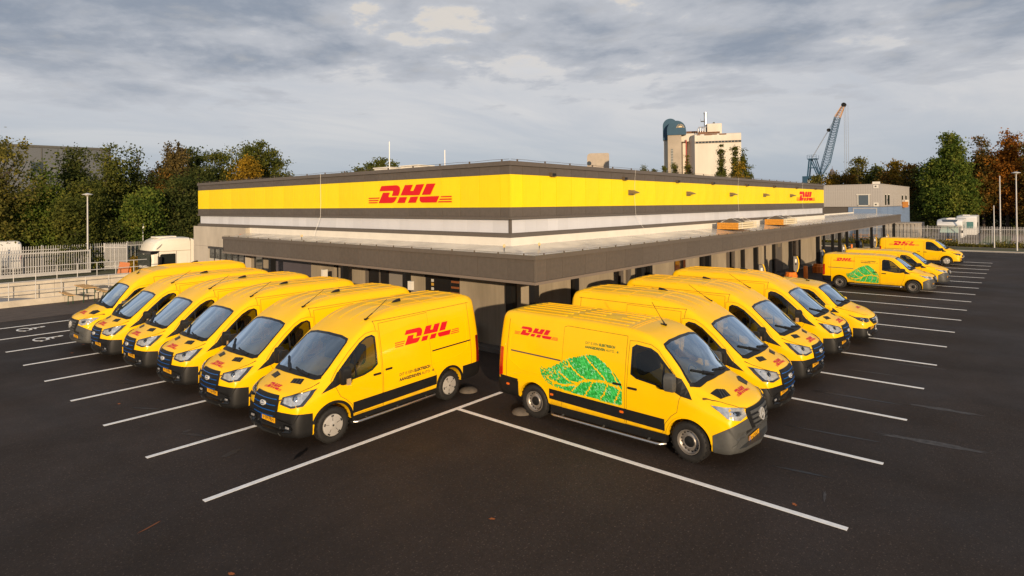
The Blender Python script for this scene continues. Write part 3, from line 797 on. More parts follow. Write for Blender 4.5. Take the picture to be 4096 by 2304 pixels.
def leaf_cells(rnd, cell, mapping):
    """mosaic tiles of the leaf graphic: (corner points, shade)"""
    def inside(x, z):
        c = False; n = len(LEAF)
        for i in range(n):
            (x0, z0), (x1, z1) = LEAF[i], LEAF[(i + 1) % n]
            if (z0 > z) != (z1 > z) and x < (x1 - x0) * (z - z0) / (z1 - z0) + x0: c = not c
        return c
    def vd(x, z):
        best = 9
        for k, vn in enumerate(VEINS):
            for (a, b), (c, d) in zip(vn, vn[1:]):
                L2 = (c - a) ** 2 + (d - b) ** 2; t = max(0, min(1, ((x - a) * (c - a) + (z - b) * (d - b)) / L2))
                best = min(best, math.hypot(x - a - t * (c - a), z - b - t * (d - b)) - (.022 if k == 0 else .014))
        return best
    out = []; x = -3.55
    while x < -1.38:
        z = .74
        while z < 1.68:
            for tri in range(2):
                cx, cz = x + cell * (.33 if tri else .67), z + cell * (.33 if tri else .67)
                lo = min(abs(cx + 3.5), 1.0)
                if not inside(cx, cz) or vd(cx, cz) < 0: continue
                edge = (cx < -2.9 or (cz > 1.25 and cx < -2.3)) 
                if edge and rnd.random() < .42 * max(0, min(1, (-2.7 - cx) / .8 + (.2 if cz > 1.3 else 0))): continue
                p = [(x, z), (x + cell, z), (x, z + cell)] if tri else [(x + cell, z), (x + cell, z + cell), (x, z + cell)]
                out.append(([mapping(q) for q in p], rnd.choices(range(5), (3, 4, 3, 1.5, 1.8))[0]))
            z += cell
        x += cell
    return out

def make_van(kind, label, loc, heading, plate, group=None):
    sp = VAN[kind]
    if kind not in _VANS: _VANS[kind] = build_van(kind, sp); first = True; root = _VANS[kind]
    else:
        root = copy_tree(_VANS[kind])
        for ch in list(root.children):
            if ch.name.startswith('number_plate'):
                for g in list(ch.children): bpy.data.objects.remove(g)
    root.location = loc; root.rotation_euler = (0, 0, heading)
    root['label'] = label; root['category'] = 'van'
    if group: root['group'] = group
    steer = R(_RS.choice((-9, -5, 0, 0, 3, 6, 11)))
    for c in root.children:
        if c.name.startswith('wheel') and 'arch' not in c.name and abs(c.location.x) < .1: c.rotation_euler = (0, _RS.uniform(0, 6.2), steer)
        elif c.name.startswith('wheel') and 'arch' not in c.name: c.rotation_euler = (0, _RS.uniform(0, 6.2), 0)
    pl = [c for c in root.children if c.name.startswith('number_plate')][0]
    vs, fs = text_polys(plate, 0.105, 0.001, 'CENTER')
    t = MB(); t.add([(0.008, -(x + 0.018) * -1.0, z - 0.037) for x, z in vs], fs)
    t.build('plate_lettering', TEXTK, pl, fix=False)
    return root
_VANS = {}
_RS = random.Random(21)

def build_van(kind, sp):
    H = Hull(sp['st'], sp['bow'])
    H.prepare()
    root = bpy.data.objects.new('delivery_van', None); COL.objects.link(root); root.empty_display_size = 0.3
    wb = sp['wb']; ar = sp['arch']; r = sp['r']; tr = sp['track']; mid = sp.get('midvan')
    BM = {'BLACKP': BLACKP, 'GREYP': GREYP, 'PAINT': PAINT}[sp['bump_mat']]
    # ---- body with cabin, windows and wheel wells cut out
    body = H.solid().build('body', [PAINT, CABIN, WELL], root, fix=True)
    cutters = []
    def cutter(mb, mats): o = mb.build('cut', mats, None, fix=True); cutters.append(o); return o
    ca, cb, zf = sp['cavity']
    cutter(H.solid(np.linspace(cb, ca, 16), ins=0.055, zfloor=zf), [CABIN])
    wsp = full(sp['ws']); wsi = grow(wsp, -0.016)
    cutter(MB().prism(wsi, 'x', -1.0 if mid else -.9, 1.6), [FRIT])
    wini = grow(sp['win'], -0.012)
    cutter(MB().prism(wini, 'y', -1.6, 1.6), [FRIT])
    for ax in (0, -wb):
        for s in (1, -1):
            m_ = MB(); n = 28
            m_.prism([(ax + ar * math.cos(2 * math.pi * k / n), r + .02 + ar * math.sin(2 * math.pi * k / n)) for k in range(n)], 'y', s * 0.52, s * 1.5)
            cutter(m_, [WELL])
    bool_diff(body, cutters)
    finish(body.data, list(body.data.materials), 32)
    # ---- glass
    H.patch(wsp, 'F', off=0.002, res=0.09, skirt=0).build('windscreen', WSGLASS, root, 60, fix=False)
    H.patch(ring_poly(grow(wsp, 0.012), grow(wsp, -0.022)), 'F', off=0.006, res=0.09).build('windscreen_border', FRIT, root, 60, fix=False)
    rnd = random.Random(3)
    for s, v in ((1, 'L'), (-1, 'R')):
        # door with its window frame, gap strip below it
        dr = sp['door']
        seams = MB()
        H.patch(Ring(grow(dr, .004), grow(dr, -.009)), v, off=0.0035, res=0.05, skirt=0, mb=seams)
        sl = sp['slide']
        if sl: H.patch(Ring(grow(sl, .004), grow(sl, -.009)), v, off=0.0035, res=0.05, skirt=0, mb=seams)
        if sp['seam_z']:
            H.patch(line_poly([(sp['roof_x'][0], sp['seam_z'] - .02), (sp['roof_x'][1], sp['seam_z'])], 0.011), v, off=0.0035, res=0.05, skirt=0, mb=seams)
            H.patch(line_poly([(sp['roof_x'][0], sp['seam_z'] - .02), (sp['roof_x'][0] - .02, 2.06)], 0.011), v, off=0.0035, res=0.05, skirt=0, mb=seams)
        H.patch(line_poly([(sp['st'][-3][0] + .02, .5), (sp['st'][-3][0] + .02, sp['st'][-3][6] - .2)], 0.011), v, off=0.0035, res=0.05, skirt=0, mb=seams)
        stuff(seams.build('panel_gaps', SEAM, root, fix=False))
        d = H.patch(ring_poly(grow(dr, -0.005), grow(sp['win'], 0.018)), v, off=0.008, res=0.07).build('front_door', PAINT, root, 50, fix=False)
        H.patch(ring_poly(grow(sp['win'], 0.020), grow(sp['win'], -0.016)), v, off=0.010, res=0.085).build('window_seal', FRIT, d, 50, fix=False)
        H.patch(sp['win'], v, off=0.002, res=0.09, skirt=0).build('window_glass', SIDEGLASS, d, 60, fix=False)
        dv = sp['div']
        zs = [p for p in sp['win']]
        H.patch([(dv - .018, min(z for x, z in zs) + .015), (dv + .018, min(z for x, z in zs) + .015), (dv + .018, (2.3 if not mid else 1.9)), (dv - .018, (2.3 if not mid else 1.9))] if False else clip_cell(sp['win'], dv - .018, dv + .018, 0, 3), v, off=0.006, res=0.09).build('window_divider', BLACKP, d, fix=False)
        for i, (hx, hz) in enumerate(sp['handle']):
            hp = rounded([(hx - .10, hz - .022), (hx + .10, hz - .022), (hx + .10, hz + .022), (hx - .10, hz + .022)], .02)
            if i == 1 and sl:
                sd = H.patch(grow(sl, -0.005), v, off=0.008, res=0.07).build('sliding_door', PAINT, root, 50, fix=False)
                H.patch(hp, v, off=0.028, res=.1, skirt=0).build('door_handle', BLACKP, sd, fix=False)
                H.patch(hp, v, off=0.02, res=.1, skirt=0.0)
            else:
                H.patch(hp, v, off=0.028, res=.1).build('door_handle', BLACKP, d, fix=False)
        H.patch(sp['sail'], v, off=0.018, res=0.08).build('mirror_sail', BLACKP, root, fix=False)
        # embossed outline on the load bay
        pn = rounded(sp['panel'], .12, 4)
        H.patch(Ring(grow(pn, .008), grow(pn, -.008)), v, off=0.0075, res=0.12, skirt=.004).build('side_panel_bead', PAINT, root, 60, fix=False)
        a, b, z = sp['rail']
        H.patch(line_poly([(a, z), (b, z + .02)], 0.030), v, off=0.009, res=.2).build('door_rail', GREYP if kind != 'transit' else BLACKP, root, fix=False)
        for cl in sp['clad']:
            H.patch(grow(cl, -.004), v, off=0.016, res=0.12).build('side_cladding', BLACKP, root, 50, fix=False)
        for k, cl in enumerate(sp['clad'][:1]):
            if kind.startswith('sprinter'):
                for mx in (-.68 - .72, -2.70 - .45, -4.42):
                    H.patch(rounded([(mx - .045, .615), (mx + .045, .615), (mx + .045, .66), (mx - .045, .66)], .018), v, off=0.022, res=.1).build('side_marker', ORANGE, root, fix=False)
        if sp['lip']:
            H.patch(arc_ring(0, r + .02, ar - .004, ar + sp['lip'], 14, 176), v, off=0.014, res=0.09).build('wheel_arch_trim', BLACKP, root, 50, fix=False)
            H.patch(arc_ring(-wb, r + .02, ar - .004, ar + sp['lip'], 5, 176), v, off=0.014, res=0.09).build('wheel_arch_trim', BLACKP, root, 50, fix=False)
        else:
            H.patch(arc_ring(0, r + .02, ar - .006, ar + .022, 6, 174), v, off=0.010, res=0.09).build('wheel_arch_trim', PAINT, root, 50, fix=False)
            H.patch(arc_ring(-wb, r + .02, ar - .006, ar + .022, 6, 174), v, off=0.010, res=0.09).build('wheel_arch_trim', PAINT, root, 50, fix=False)
        # sill below the paint
        x0, x1 = -ar - .03, -wb + ar + .03
        wv = np.mean([row[3] for row in sp['st'][6:-3]])
        MB().box(x1, x0, s * (wv - .16) if s > 0 else s * (wv - .02), s * (wv - .02) if s > 0 else s * (wv - .16), .24, .40).build('sill', BLACKP, root)
        if sp['step']:
            y_ = s * (wv + (.045 if not kind.startswith('sprinter') else .075)); zt_ = (.275 if kind == 'transit' else .215) if not mid else .30
            rr_ = .030 if not mid else .022
            sm = MB().tube([(x0 - .02, y_ - s * .12, zt_ - .0), (x0 - .10, y_ - s * .02, zt_), (x0 - .16, y_, zt_), (x1 + .16, y_, zt_), (x1 + .10, y_ - s * .02, zt_), (x1 + .02, y_ - s * .12, zt_)], rr_, 10)
            st = sm.build('side_step', STEEL, root, 50)
            for bx in (x0 - .35, (x0 + x1) / 2, x1 + .35):
                MB().bar((bx, y_, zt_), (bx, y_ - s * .16, zt_ + .06), .035, .02).build('step_bracket', GREYP, st)
        # mirror
        mx, mz = sp['mir']; mh = sp['mir_h']; MM = {'BLACKP': BLACKP, 'GREYP': GREYP, 'PAINT': PAINT}[sp['mirmat']]
        loc, nor = H.cast((mx - .08, 0, mz), (0, -s, 0)); yb = loc.y
        m_ = MB()
        hw = .20 if not mid else .24
        dz = .10 if not mid else .0
        secs = []
        for t, (wd, dp) in ((0, (.70, .8)), (.08, (.88, .95)), (.3, (1, 1)), (.75, (1, .95)), (.93, (.86, .8)), (1, (.6, .55))):
            z = mz - dz * .5 + mh * (t - .15)
            y0 = yb + s * (.07); y1 = y0 + s * hw * wd
            y0 = y0 + s * hw * (1 - wd) * .5
            d0 = .12 * dp
            secs.append([(mx + .02 - .16 * (1 - dp) * .2 + d0, y0 + (y1 - y0) * .5, z), (mx + .02 + d0 * .8, y0 + (y1 - y0) * .12, z), (mx - .06, y0, z), (mx - .06, y1, z), (mx + .02 + d0 * .7, y0 + (y1 - y0) * .90, z)])
        n = 5; vs = [p for q in secs for p in q]; fs = []
        for i in range(len(secs) - 1):
            for k in range(n): fs.append((i * n + k, i * n + (k + 1) % n, (i + 1) * n + (k + 1) % n, (i + 1) * n + k))
        fs += [tuple(range(n)), tuple((len(secs) - 1) * n + k for k in range(n))]
        m_.add(vs, fs)
        mo = m_.build('wing_mirror', MM, root, 45)
        MB().bar((mx - .02, yb - s * .03, mz - .02), (mx - .01, yb + s * .14, mz + .0), .10, .07).build('mirror_arm', BLACKP, mo)
        MB().box(mx - .068, mx - .0605, min(yb + s * .09, yb + s * (.05 + hw)), max(yb + s * .09, yb + s * (.05 + hw)), mz - dz * .5 + mh * .0, mz - dz * .5 + mh * .70).build('mirror_glass', CHROME, mo)
        if kind == 'transit':
            yo = yb + s * (.07 + hw)
            MB().box(mx - .04, mx + .05, min(yo - s * .02, yo + s * .012), max(yo - s * .02, yo + s * .012), mz - .10, mz + .03).build('indicator_lamp', mat('clear amber lens', (.72, .52, .30), rough=.12, metal=.5), mo)
        # head lamp: dark housing, reflector, lens
        hl3 = [(a, b * s, c) for a, b, c in sp['hl']]
        dirv = (-1, -s * 1.05, -.15)
        cen = [sum(p[k] for p in hl3) / len(hl3) for k in range(3)]
        isT = kind in ('transit',)
        ho = H.patch3(hl3, dirv, off=0.005, res=.07).build('headlight', LAMPD if isT or kind == 'custom' or kind == 'trafic' else LAMPC, root, fix=False)
        def shrink(f, dx=0, dy=0, dz=0): return [tuple(cen[k] + (p[k] - cen[k]) * f + (dx, dy * s, dz)[k] for k in range(3)) for p in hl3]
        if isT:
            H.patch3(shrink(.78, .02, -.02, .005), dirv, off=0.010, res=.07).build('reflector', LAMPC, ho, fix=False)
            H.patch3([(cen[0] + .04 + .035 * math.cos(t), (abs(cen[1]) - .02 - .035 * math.cos(t)) * s, cen[2] + .01 + .05 * math.sin(t)) for t in np.linspace(0, 2 * math.pi, 13)[:-1]], dirv, off=0.018, res=.1).build('bulb_lens', CHROME, ho, fix=False)
        else:
            H.patch3(shrink(.42, .05, -.05, -.01), dirv, off=0.010, res=.07).build('reflector', CHROME, ho, fix=False)
        H.patch3(hl3, dirv, off=0.022, res=.07, skirt=.02).build('lens', LAMPG, ho, 60, fix=False)
        # tail lamp
        tp = [(sp['st'][-3][0] - .20 + .16 * 0, z) for y, z in sp['tail']]
        xr = sp['st'][-1][0]
        H.patch(rounded([(xr + .02, sp['tail'][0][1]), (xr + .13, sp['tail'][0][1] + .05), (xr + .12, sp['tail'][1][1]), (xr + .03, sp['tail'][1][1])], .03), v, off=0.014, res=.1).build('tail_lamp', REDD if kind == 'transit' else RED, root, fix=False)
        # bonnet vents
        vx, vl, vw = sp['hood'][0], sp['hood'][1], sp['hood'][2]
        if kind == 'transit':
            q = [(.42, s * .25), (.53, s * .29), (.46, s * .56), (.34, s * .51)]
        elif kind.startswith('sprinter'):
            q = [(.44, s * .36), (.58, s * .42), (.50, s * .70), (.32, s * .74), (.34, s * .52)]
        else: q = None
        if q:
            vo = H.patch(q, 'T', off=0.006, res=.1).build('bonnet_vent', BLACKP, root, fix=False)
            for k in range(3):
                t = .22 + .28 * k
                def lp(a_, b_, t_): return (a_[0] + (b_[0] - a_[0]) * t_, a_[1] + (b_[1] - a_[1]) * t_)
                a_, b_ = lp(q[0], q[-1], t), lp(q[1], q[-2] if len(q) == 4 else q[2], t)
                H.patch(line_poly([a_, b_], .012), 'T', off=.012, res=.2).build('vent_slat', GREYP, vo, fix=False)
        # bonnet edge gap
        hx0 = sp['st'][5][0]
        if not mid: bl = [(.86, .42), (.80, .56), (.62, .72), (.40, .82), (.22, .86)]
        else: bl = [(.76, .38), (.66, .58), (.40, .72), (.10, .80), (-.12, .84)]
        H.patch(line_poly([(a, b * s) for a, b in bl], .012), 'T', off=.004, res=.06, skirt=0).build('bonnet_gap', SEAM, root, fix=False)
        # lettering
        if sp.get('logo'):
            lx, lz, lw = sp['logo']; k = lw / 4.89
            def place(q):
                if kind in ('transit', 'sprinter_high'): base = lx if s > 0 else lx - lw
                else: base = lx + lw if s > 0 else lx
                kh = k * sp.get('logo_h', 1)
                return (base - q[0] * k, lz + q[1] * kh) if s > 0 else (base + q[0] * k, lz + q[1] * kh)
            lm = MB(); lm2 = MB()
            vito = kind.startswith('vito') or kind == 'custom'
            for i, pg in enumerate(LOGO):
                H.patch([place(q) for q in pg], v, off=.0085, res=.14, skirt=0, mb=lm2 if (vito and i > 6) else lm)
            lm.build('courier_logo', LOGOR, root, fix=False)
            if vito: lm2.build('logo_stripes', LOGOF, root, fix=False)
        if sp.get('text'):
            tx, tz, ts = sp['text']; green = kind == 'sprinter'
            fwd = kind in ('transit', 'sprinter_high')
            total = 0
            tmb = MB()
            lines = [[('DIT IS EEN ', 0.0), ('ELEKTRISCH', .012)], [('AANGEDREVEN ', .012), ('AUTO.', 0.0)]]
            for li, ln in enumerate(lines):
                cx = 0
                for tt, bd in ln:
                    vs_, fs_ = text_polys(tt, ts, (bd * .34 + .0012) * ts / .1, 'LEFT')
                    wdt = (max(p[0] for p in vs_) if vs_ else 0)
                    def pc(q, cx=cx, li=li):
                        uu = cx + q[0]; zz = tz - li * ts * 1.22 + q[1]
                        x00 = tx if fwd else tx - .0
                        return ((tx if fwd else tx) - uu, zz) if s > 0 else ((tx - 1.0 * 9 * ts if fwd else tx - 0) + uu - (0 if fwd else 0), zz)
                    if not fwd and s < 0:
                        def pc(q, cx=cx, li=li): return (tx + cx + q[0] , tz - li * ts * 1.22 + q[1])
                    if not fwd and s > 0:
                        def pc(q, cx=cx, li=li): return (tx + 9.2 * ts - cx - q[0], tz - li * ts * 1.22 + q[1])
                    H.decal(vs_, fs_, v, off=.0095, mb=tmb, place=pc)
                    cx += wdt + (ts * .30 if tt.endswith(' ') else 0)
                if li == 1:   # little plug
                    zz = tz - li * ts * 1.22 + ts * .32
                    pgx = cx + ts * .35
                    for pg in ([(0, -.05), (.5, -.05), (.5, .05), (0, .05)], [(.45, -.3), (.75, -.3), (.75, .3), (.45, .3)], [(.75, .1), (1.1, .1), (1.1, .2), (.75, .2)], [(.75, -.2), (1.1, -.2), (1.1, -.1), (.75, -.1)]):
                        def pq(q): 
                            uu = pgx + q[0] * ts; z2 = zz + q[1] * ts
                            if s > 0: return ((tx if fwd else tx + 9.2 * ts) - uu, z2)
                            return ((tx - 9 * ts if fwd else tx) + uu, z2)
                        H.patch([pq(q) for q in pg], v, off=.0095, res=.2, skirt=0, mb=tmb)
            tmb.build('side_lettering', TEXTG if green else TEXTK, root, fix=False)
        if sp.get('leaf') and s < 0:
            lf = MB()
            mp = (lambda q: q) if sp['leaf'] != 'vito' else (lambda q: (-3.1 + (q[0] + 3.49) * 1.55 / 2.09, .42 + (q[1] - .755) * .92 / .885))
            for pts, mi in leaf_cells(rnd, .036, mp):
                vv = []
                for q in pts:
                    loc, nor = H.cast((q[0], 0, q[1]), (0, 1, 0))
                    if loc is None: break
                    vv.append(loc + nor * .0125)
                if len(vv) == 3: lf.add(vv, [(0, 2, 1)], mi)
            lo = lf.build('leaf_graphic', GREENS, root, fix=False); lo['label'] = 'green mosaic leaf graphic'
    # ---- front: bumper, grille, badge, plate, fog lamps
    tipx = sp['st'][0][0]
    if kind == 'transit':
        planes = [((0, 0, .665), (-.10, 0, 1)), ((.452, 0, 0), (-1, 0, .0))]
    elif kind.startswith('sprinter'):
        planes = [((.46, 0, .60), (-.62, 0, 1)), ((.452, 0, 0), (-1, 0, 0)), ((1.0, 0, .90), (0, 0, 1))]
    elif kind in ('trafic',):
        planes = [((0, 0, .56), (0, 0, 1)), ((.425, 0, 0), (-1, 0, 0))]
    elif kind == 'custom':
        planes = [((0, 0, .34), (0, 0, 1)), ((.425, 0, 0), (-1, 0, 0))]
    else:
        planes = [((.42, 0, .62), (-.62, 0, 1)), ((.425, 0, 0), (-1, 0, 0)), ((1.0, 0, .76), (0, 0, 1))]
    me = H.shell(planes, .014, 'front_bumper'); fb = link('front_bumper', finish(me, BM if kind != 'custom' else BLACKP, 40), root)
    xr = sp['st'][-1][0]
    me = H.shell([((0, 0, .74 if not mid else .66), (0, 0, 1)), ((-wb - ar - .03, 0, 0), (1, 0, 0))], .016, 'rear_bumper')
    link('rear_bumper', finish(me, BLACKP, 40), root)
    if kind == 'transit':
        MB().box(xr - .16, xr + .02, -.62, .62, .37, .42).build('rear_step', STEEL, root)
        gp = [(-.40, .66), (-.44, .78), (-.44, .93), (-.38, 1.04), (.38, 1.04), (.44, .93), (.44, .78), (.40, .66), (.30, .575), (-.30, .575)]
        g = H.patch(gp, 'F', off=.020, res=.08, skirt=.03).build('grille', BLACKP, root, 40, fix=False)
        for z in (.97, .865, .76, .66):
            bw = .385 if z > .7 else .35
            for (a, b) in (((-bw, z), (bw, z)),) if z != .865 else (((-bw, z), (-.10, z)), ((.10, z), (bw, z))):
                H.patch(line_poly([a, ((a[0] + b[0]) / 2, a[1] - .006), b], .014), 'F', off=.034, res=.06, skirt=.02).build('grille_bar', BLUE, g, fix=False)
        def oval(ry, rz, n=20, c=(0, .865)): return [(c[0] + ry * math.cos(2 * math.pi * k / n), c[1] + rz * math.sin(2 * math.pi * k / n)) for k in range(n)]
        bd = H.patch(oval(.088, .046), 'F', off=.050, res=.2, skirt=.03).build('badge', WHITE, root, fix=False)
        H.patch(oval(.076, .037), 'F', off=.053, res=.2).build('badge_field', NAVY, bd, fix=False)
        vs_, fs_ = text_polys('Ford', .062, .002, 'CENTER')
        H.decal(vs_, fs_, 'F', off=.0545, place=lambda q: (q[0] + q[1] * .25 - .005, .848 + q[1])).build('badge_script', WHITE, bd, fix=False)
        for s in (1, -1):
            fp = [(s * .52, .50), (s * .50, .44), (s * .56, .36), (s * .78, .38), (s * .82, .47), (s * .76, .52)]
            fo = H.patch(rounded(fp, .02), 'F', off=.022, res=.08).build('fog_lamp_bezel', mat('gloss black trim', (.006, .006, .006), rough=.2), root, fix=False)
            H.patch([(s * .60, .425), (s * .60, .475), (s * .71, .475), (s * .72, .43)], 'F', off=.028, res=.08).build('fog_lamp', LAMPC, fo, fix=False)
            H.patch(line_poly([(s * .40, .42), (s * .45, .34), (s * .50, .26)], .012), 'F', off=.021, res=.08).build('bumper_crease', GREYP, fb, fix=False)
        H.patch([(-.40, .30), (.40, .30), (.36, .40), (-.36, .40)], 'F', off=.018, res=.08).build('lower_intake', WELL, fb, fix=False)
        pz = .515
    elif kind.startswith('sprinter'):
        gp = [(-.46, 1.03), (.46, 1.03), (.50, .94), (.40, .70), (.34, .645), (-.34, .645), (-.40, .70), (-.50, .94)]
        g = H.patch(rounded(gp, .05), 'F', off=.026, res=.08, skirt=.03).build('grille', BLACKP, root, 40, fix=False)
        for z, bw in ((.96, .40), (.88, .385), (.80, .355), (.72, .31)):
            H.patch(line_poly([(-bw, z), (bw, z)], .045), 'F', off=.045, res=.06, skirt=.025).build('grille_bar', GREYP, g, 40, fix=False)
        def ringp(r0, r1, n=24): return ring_poly([(r1 * math.cos(2 * math.pi * k / n), .855 + r1 * math.sin(2 * math.pi * k / n)) for k in range(n)], [(r0 * math.cos(2 * math.pi * k / n), .855 + r0 * math.sin(2 * math.pi * k / n)) for k in range(n)])
        bd = H.patch(ringp(.088, .106), 'F', off=.062, res=.3, skirt=.02).build('badge', BADGE, root, fix=False)
        for k in range(3):
            a = R(90 + 120 * k)
            H.patch([(.016 * math.cos(a + 1.57), .855 + .016 * math.sin(a + 1.57)), (.09 * math.cos(a), .855 + .09 * math.sin(a)), (.016 * math.cos(a - 1.57), .855 + .016 * math.sin(a - 1.57))], 'F', off=.060, res=.3, skirt=.01).build('badge_ray', BADGE, bd, fix=False)
        H.patch([(-.34, .53), (.34, .53), (.30, .60), (-.30, .60)], 'F', off=.018, res=.08).build('lower_intake', WELL, fb, fix=False)
        for s in (1, -1):
            H.patch(line_poly([(s * .42, .50), (s * .62, .53), (s * .78, .50), (s * .86, .42)], .022), 'F', off=.022, res=.08).build('bumper_crease', GREYP, fb, fix=False)
        pz = .42
    else:
        gp = [(-.42, .86), (.42, .86), (.44, .80), (.34, .60), (-.34, .60), (-.44, .80)]
        if kind == 'trafic': gp = [(-.52, .86), (.52, .86), (.52, .80), (.34, .66), (-.34, .66), (-.52, .80)]
        if kind == 'custom': gp = [(-.48, .76), (.48, .76), (.44, .52), (-.44, .52)]
        g = H.patch(rounded(gp, .03), 'F', off=.022, res=.08, skirt=.03).build('grille', BLACKP, root, 40, fix=False)
        zz = [.83, .77, .71] if kind != 'custom' else [.71, .64, .57]
        for z in zz:
            bw = .36 if kind != 'trafic' else .40
            H.patch(line_poly([(-bw + (.83 - z) * .6, z), (bw - (.83 - z) * .6, z)], .026), 'F', off=.038, res=.06, skirt=.02).build('grille_bar', CHROME if kind == 'trafic' else GREYP, g, 40, fix=False)
        zc = .75 if kind != 'custom' else .64
        bn = 4 if kind == 'trafic' else 20
        bp = [(.085 * math.cos(2 * math.pi * k / bn + math.pi / 2), zc + (.11 if bn == 4 else .085) * math.sin(2 * math.pi * k / bn + math.pi / 2)) for k in range(bn)]
        bi = [(q[0] * .78, zc + (q[1] - zc) * .78) for q in bp]
        bd = H.patch(ring_poly(bp, bi), 'F', off=.055, res=.3, skirt=.02).build('badge', BADGE, root, fix=False)
        if kind.startswith('vito'):
            for k in range(3):
                a = R(90 + 120 * k)
                H.patch([(.014 * math.cos(a + 1.57), zc + .014 * math.sin(a + 1.57)), (.075 * math.cos(a), zc + .075 * math.sin(a)), (.014 * math.cos(a - 1.57), zc + .014 * math.sin(a - 1.57))], 'F', off=.053, res=.3, skirt=.01).build('badge_ray', BADGE, bd, fix=False)
        for s in (1, -1):
            if kind == 'trafic':
                H.patch(line_poly([(s * .52, .32), (s * .66, .33), (s * .74, .46)], .022), 'F', off=.019, res=.05, skirt=.01).build('daytime_lamp', WHITE, fb, fix=False)
            else:
                H.patch([(s * .46, .34), (s * .72, .36), (s * .74, .46), (s * .60, .45)], 'F', off=.018, res=.08).build('bumper_intake', WELL, fb, fix=False)
        pz = .50
    loc, nor = H.cast((0, 0, pz), (-1, 0, 0))
    pl = MB().box(-.004, .006, -.26, .26, -.055, .055).build('number_plate', PLATE, root, loc=(loc.x + .030, (-.04 if kind == 'transit' else 0), pz))
    MB().box(.0062, .0085, -.26, -.218, -.055, .055).build('plate_band', PLATEB, root).parent = pl
    # bonnet logo, reads from the front
    k = .60 / 4.89 if not mid else .46 / 4.89
    lm = MB()
    if kind == 'transit': hx_, hy_ = .70, .0
    elif kind.startswith('sprinter'): hx_, hy_ = .62, .0
    else: hx_, hy_ = .40, .0
    for pg in LOGO:
        H.patch([(hx_ + q[1] * -k * -1.0 * -1.0 if False else hx_ - (0.69 / 2 - q[1]) * k * -1.0 * -1.0 if False else hx_ - (q[1] - .345) * k * 1.5, hy_ + (q[0] - 2.445) * k) for q in pg], 'T', off=.006, res=.14, skirt=0, mb=lm)
    lm.build('bonnet_logo', LOGOR, root, fix=False)
    # wipers and cowl
    zc = sp['ws'][0][1]
    cw = [(y, z - .045) for y, z in sp['ws'][:4]]
    poly = [(y, z) for y, z in grow(full(sp['ws']), .01) if z < zc + .03]
    co = MB()
    cq = [(-y, z) for y, z in sp['ws'][3:0:-1]] + sp['ws'][:4]
    H.patch([(y, z + .035) for y, z in cq] + [(y * 1.03, z - .03) for y, z in cq[::-1]], 'F', off=.012, res=.08, mb=co)
    co.build('scuttle', BLACKP, root, fix=False)
    wp = MB()
    for (a, b) in (((-.10, zc + .01), (-.62, zc + .16)), ((.52, zc - .01), (.02, zc + .06))) if not mid else (((-.1, zc), (-.55, zc + .10)), ((.45, zc - .01), (.02, zc + .05))):
        H.patch(line_poly([a, b], .022), 'F', off=.028, res=.1, skirt=.014, mb=wp)
        H.patch(line_poly([a, ((a[0] + b[0]) / 2, (a[1] + b[1]) / 2)], .035), 'F', off=.036, res=.1, skirt=.014, mb=wp)
    wp.build('wipers', BLACKP, root, fix=False)
    # ---- roof: beads, fin, aerial
    rb = MB()
    x0, x1 = sp['roof_x']
    if kind == 'transit':
        for x in (-1.95, -2.75, -3.35, -4.05):
            H.patch(line_poly([(x, -.70), (x, .70)], .022), 'T', off=.007, res=.12, skirt=.004, mb=rb)
        for y in (-.62, -.22, .22, .62):
            H.patch(line_poly([(-1.0, y * .95), (-2.0, y)], .018), 'T', off=.009, res=.15, skirt=.004, mb=rb)
            H.patch(line_poly([(-2.05, y), (-4.2, y)], .016), 'T', off=.008, res=.2, skirt=.004, mb=rb)
        for y in (-.76, .76):
            for x in (-1.95, -2.85, -4.0):
                H.patch(rounded([(x - .12, y - .03), (x + .12, y - .03), (x + .12, y + .03), (x - .12, y + .03)], .02), 'T', off=.012, res=.2, skirt=.006, mb=rb)
    elif kind.startswith('sprinter'):
        for j in range(6):
            y = -.60 + .24 * j
            segs = ((-1.45, -2.85), (-3.0, -4.45)) if kind == 'sprinter' else ((-1.9, -3.0), (-3.1, -4.45))
            for (a, b) in segs:
                if j in (2, 3) and kind == 'sprinter':
                    parts = ((a, a - .45), (a - .85, b)) if a > -2 else ((a, b),)
                else: parts = ((a, b),)
                for (c_, d_) in parts:
                    H.patch(rounded([(d_, y - .035), (c_, y - .035), (c_, y + .035), (d_, y + .035)], .034), 'T', off=.012, res=.2, skirt=.006, mb=rb)
        H.patch(line_poly([(-1.28, -.74), (-1.28, .74)], .03), 'T', off=.008, res=.15, skirt=.004, mb=rb)
        H.patch(line_poly([(-1.34, -.74), (-1.34, .74)], .012), 'T', off=.008, res=.15, skirt=.004, mb=rb)
    else:
        for x in (-1.8, -2.5, -3.2, -3.9):
            H.patch(line_poly([(x, -.62), (x, .62)], .03), 'T', off=.009, res=.15, skirt=.004, mb=rb)
    rb.build('roof_beads', PAINT, root, 60, fix=False)
    if sp['fin']:
        fx, fy = sp['fin']; loc, nor = H.cast((fx, fy, 0), (0, 0, -1))
        f = MB(); secs = []
        for t, hh, ww in ((0, .005, .015), (.25, .035, .035), (.6, .06, .04), (.95, .072, .034), (1.0, .03, .03)):
            x = fx + .13 - .26 * t; secs.append([(x, fy - ww, loc.z - .01), (x, fy - ww * .45, loc.z + hh), (x, fy + ww * .45, loc.z + hh), (x, fy + ww, loc.z - .01)])
        vs_ = [p for q in secs for p in q]; fs_ = []
        for i in range(len(secs) - 1):
            for k_ in range(4): fs_.append((i * 4 + k_, i * 4 + (k_ + 1) % 4, i * 4 + 4 + (k_ + 1) % 4, i * 4 + 4 + k_))
        fs_ += [(0, 1, 2, 3), (16, 17, 18, 19)]
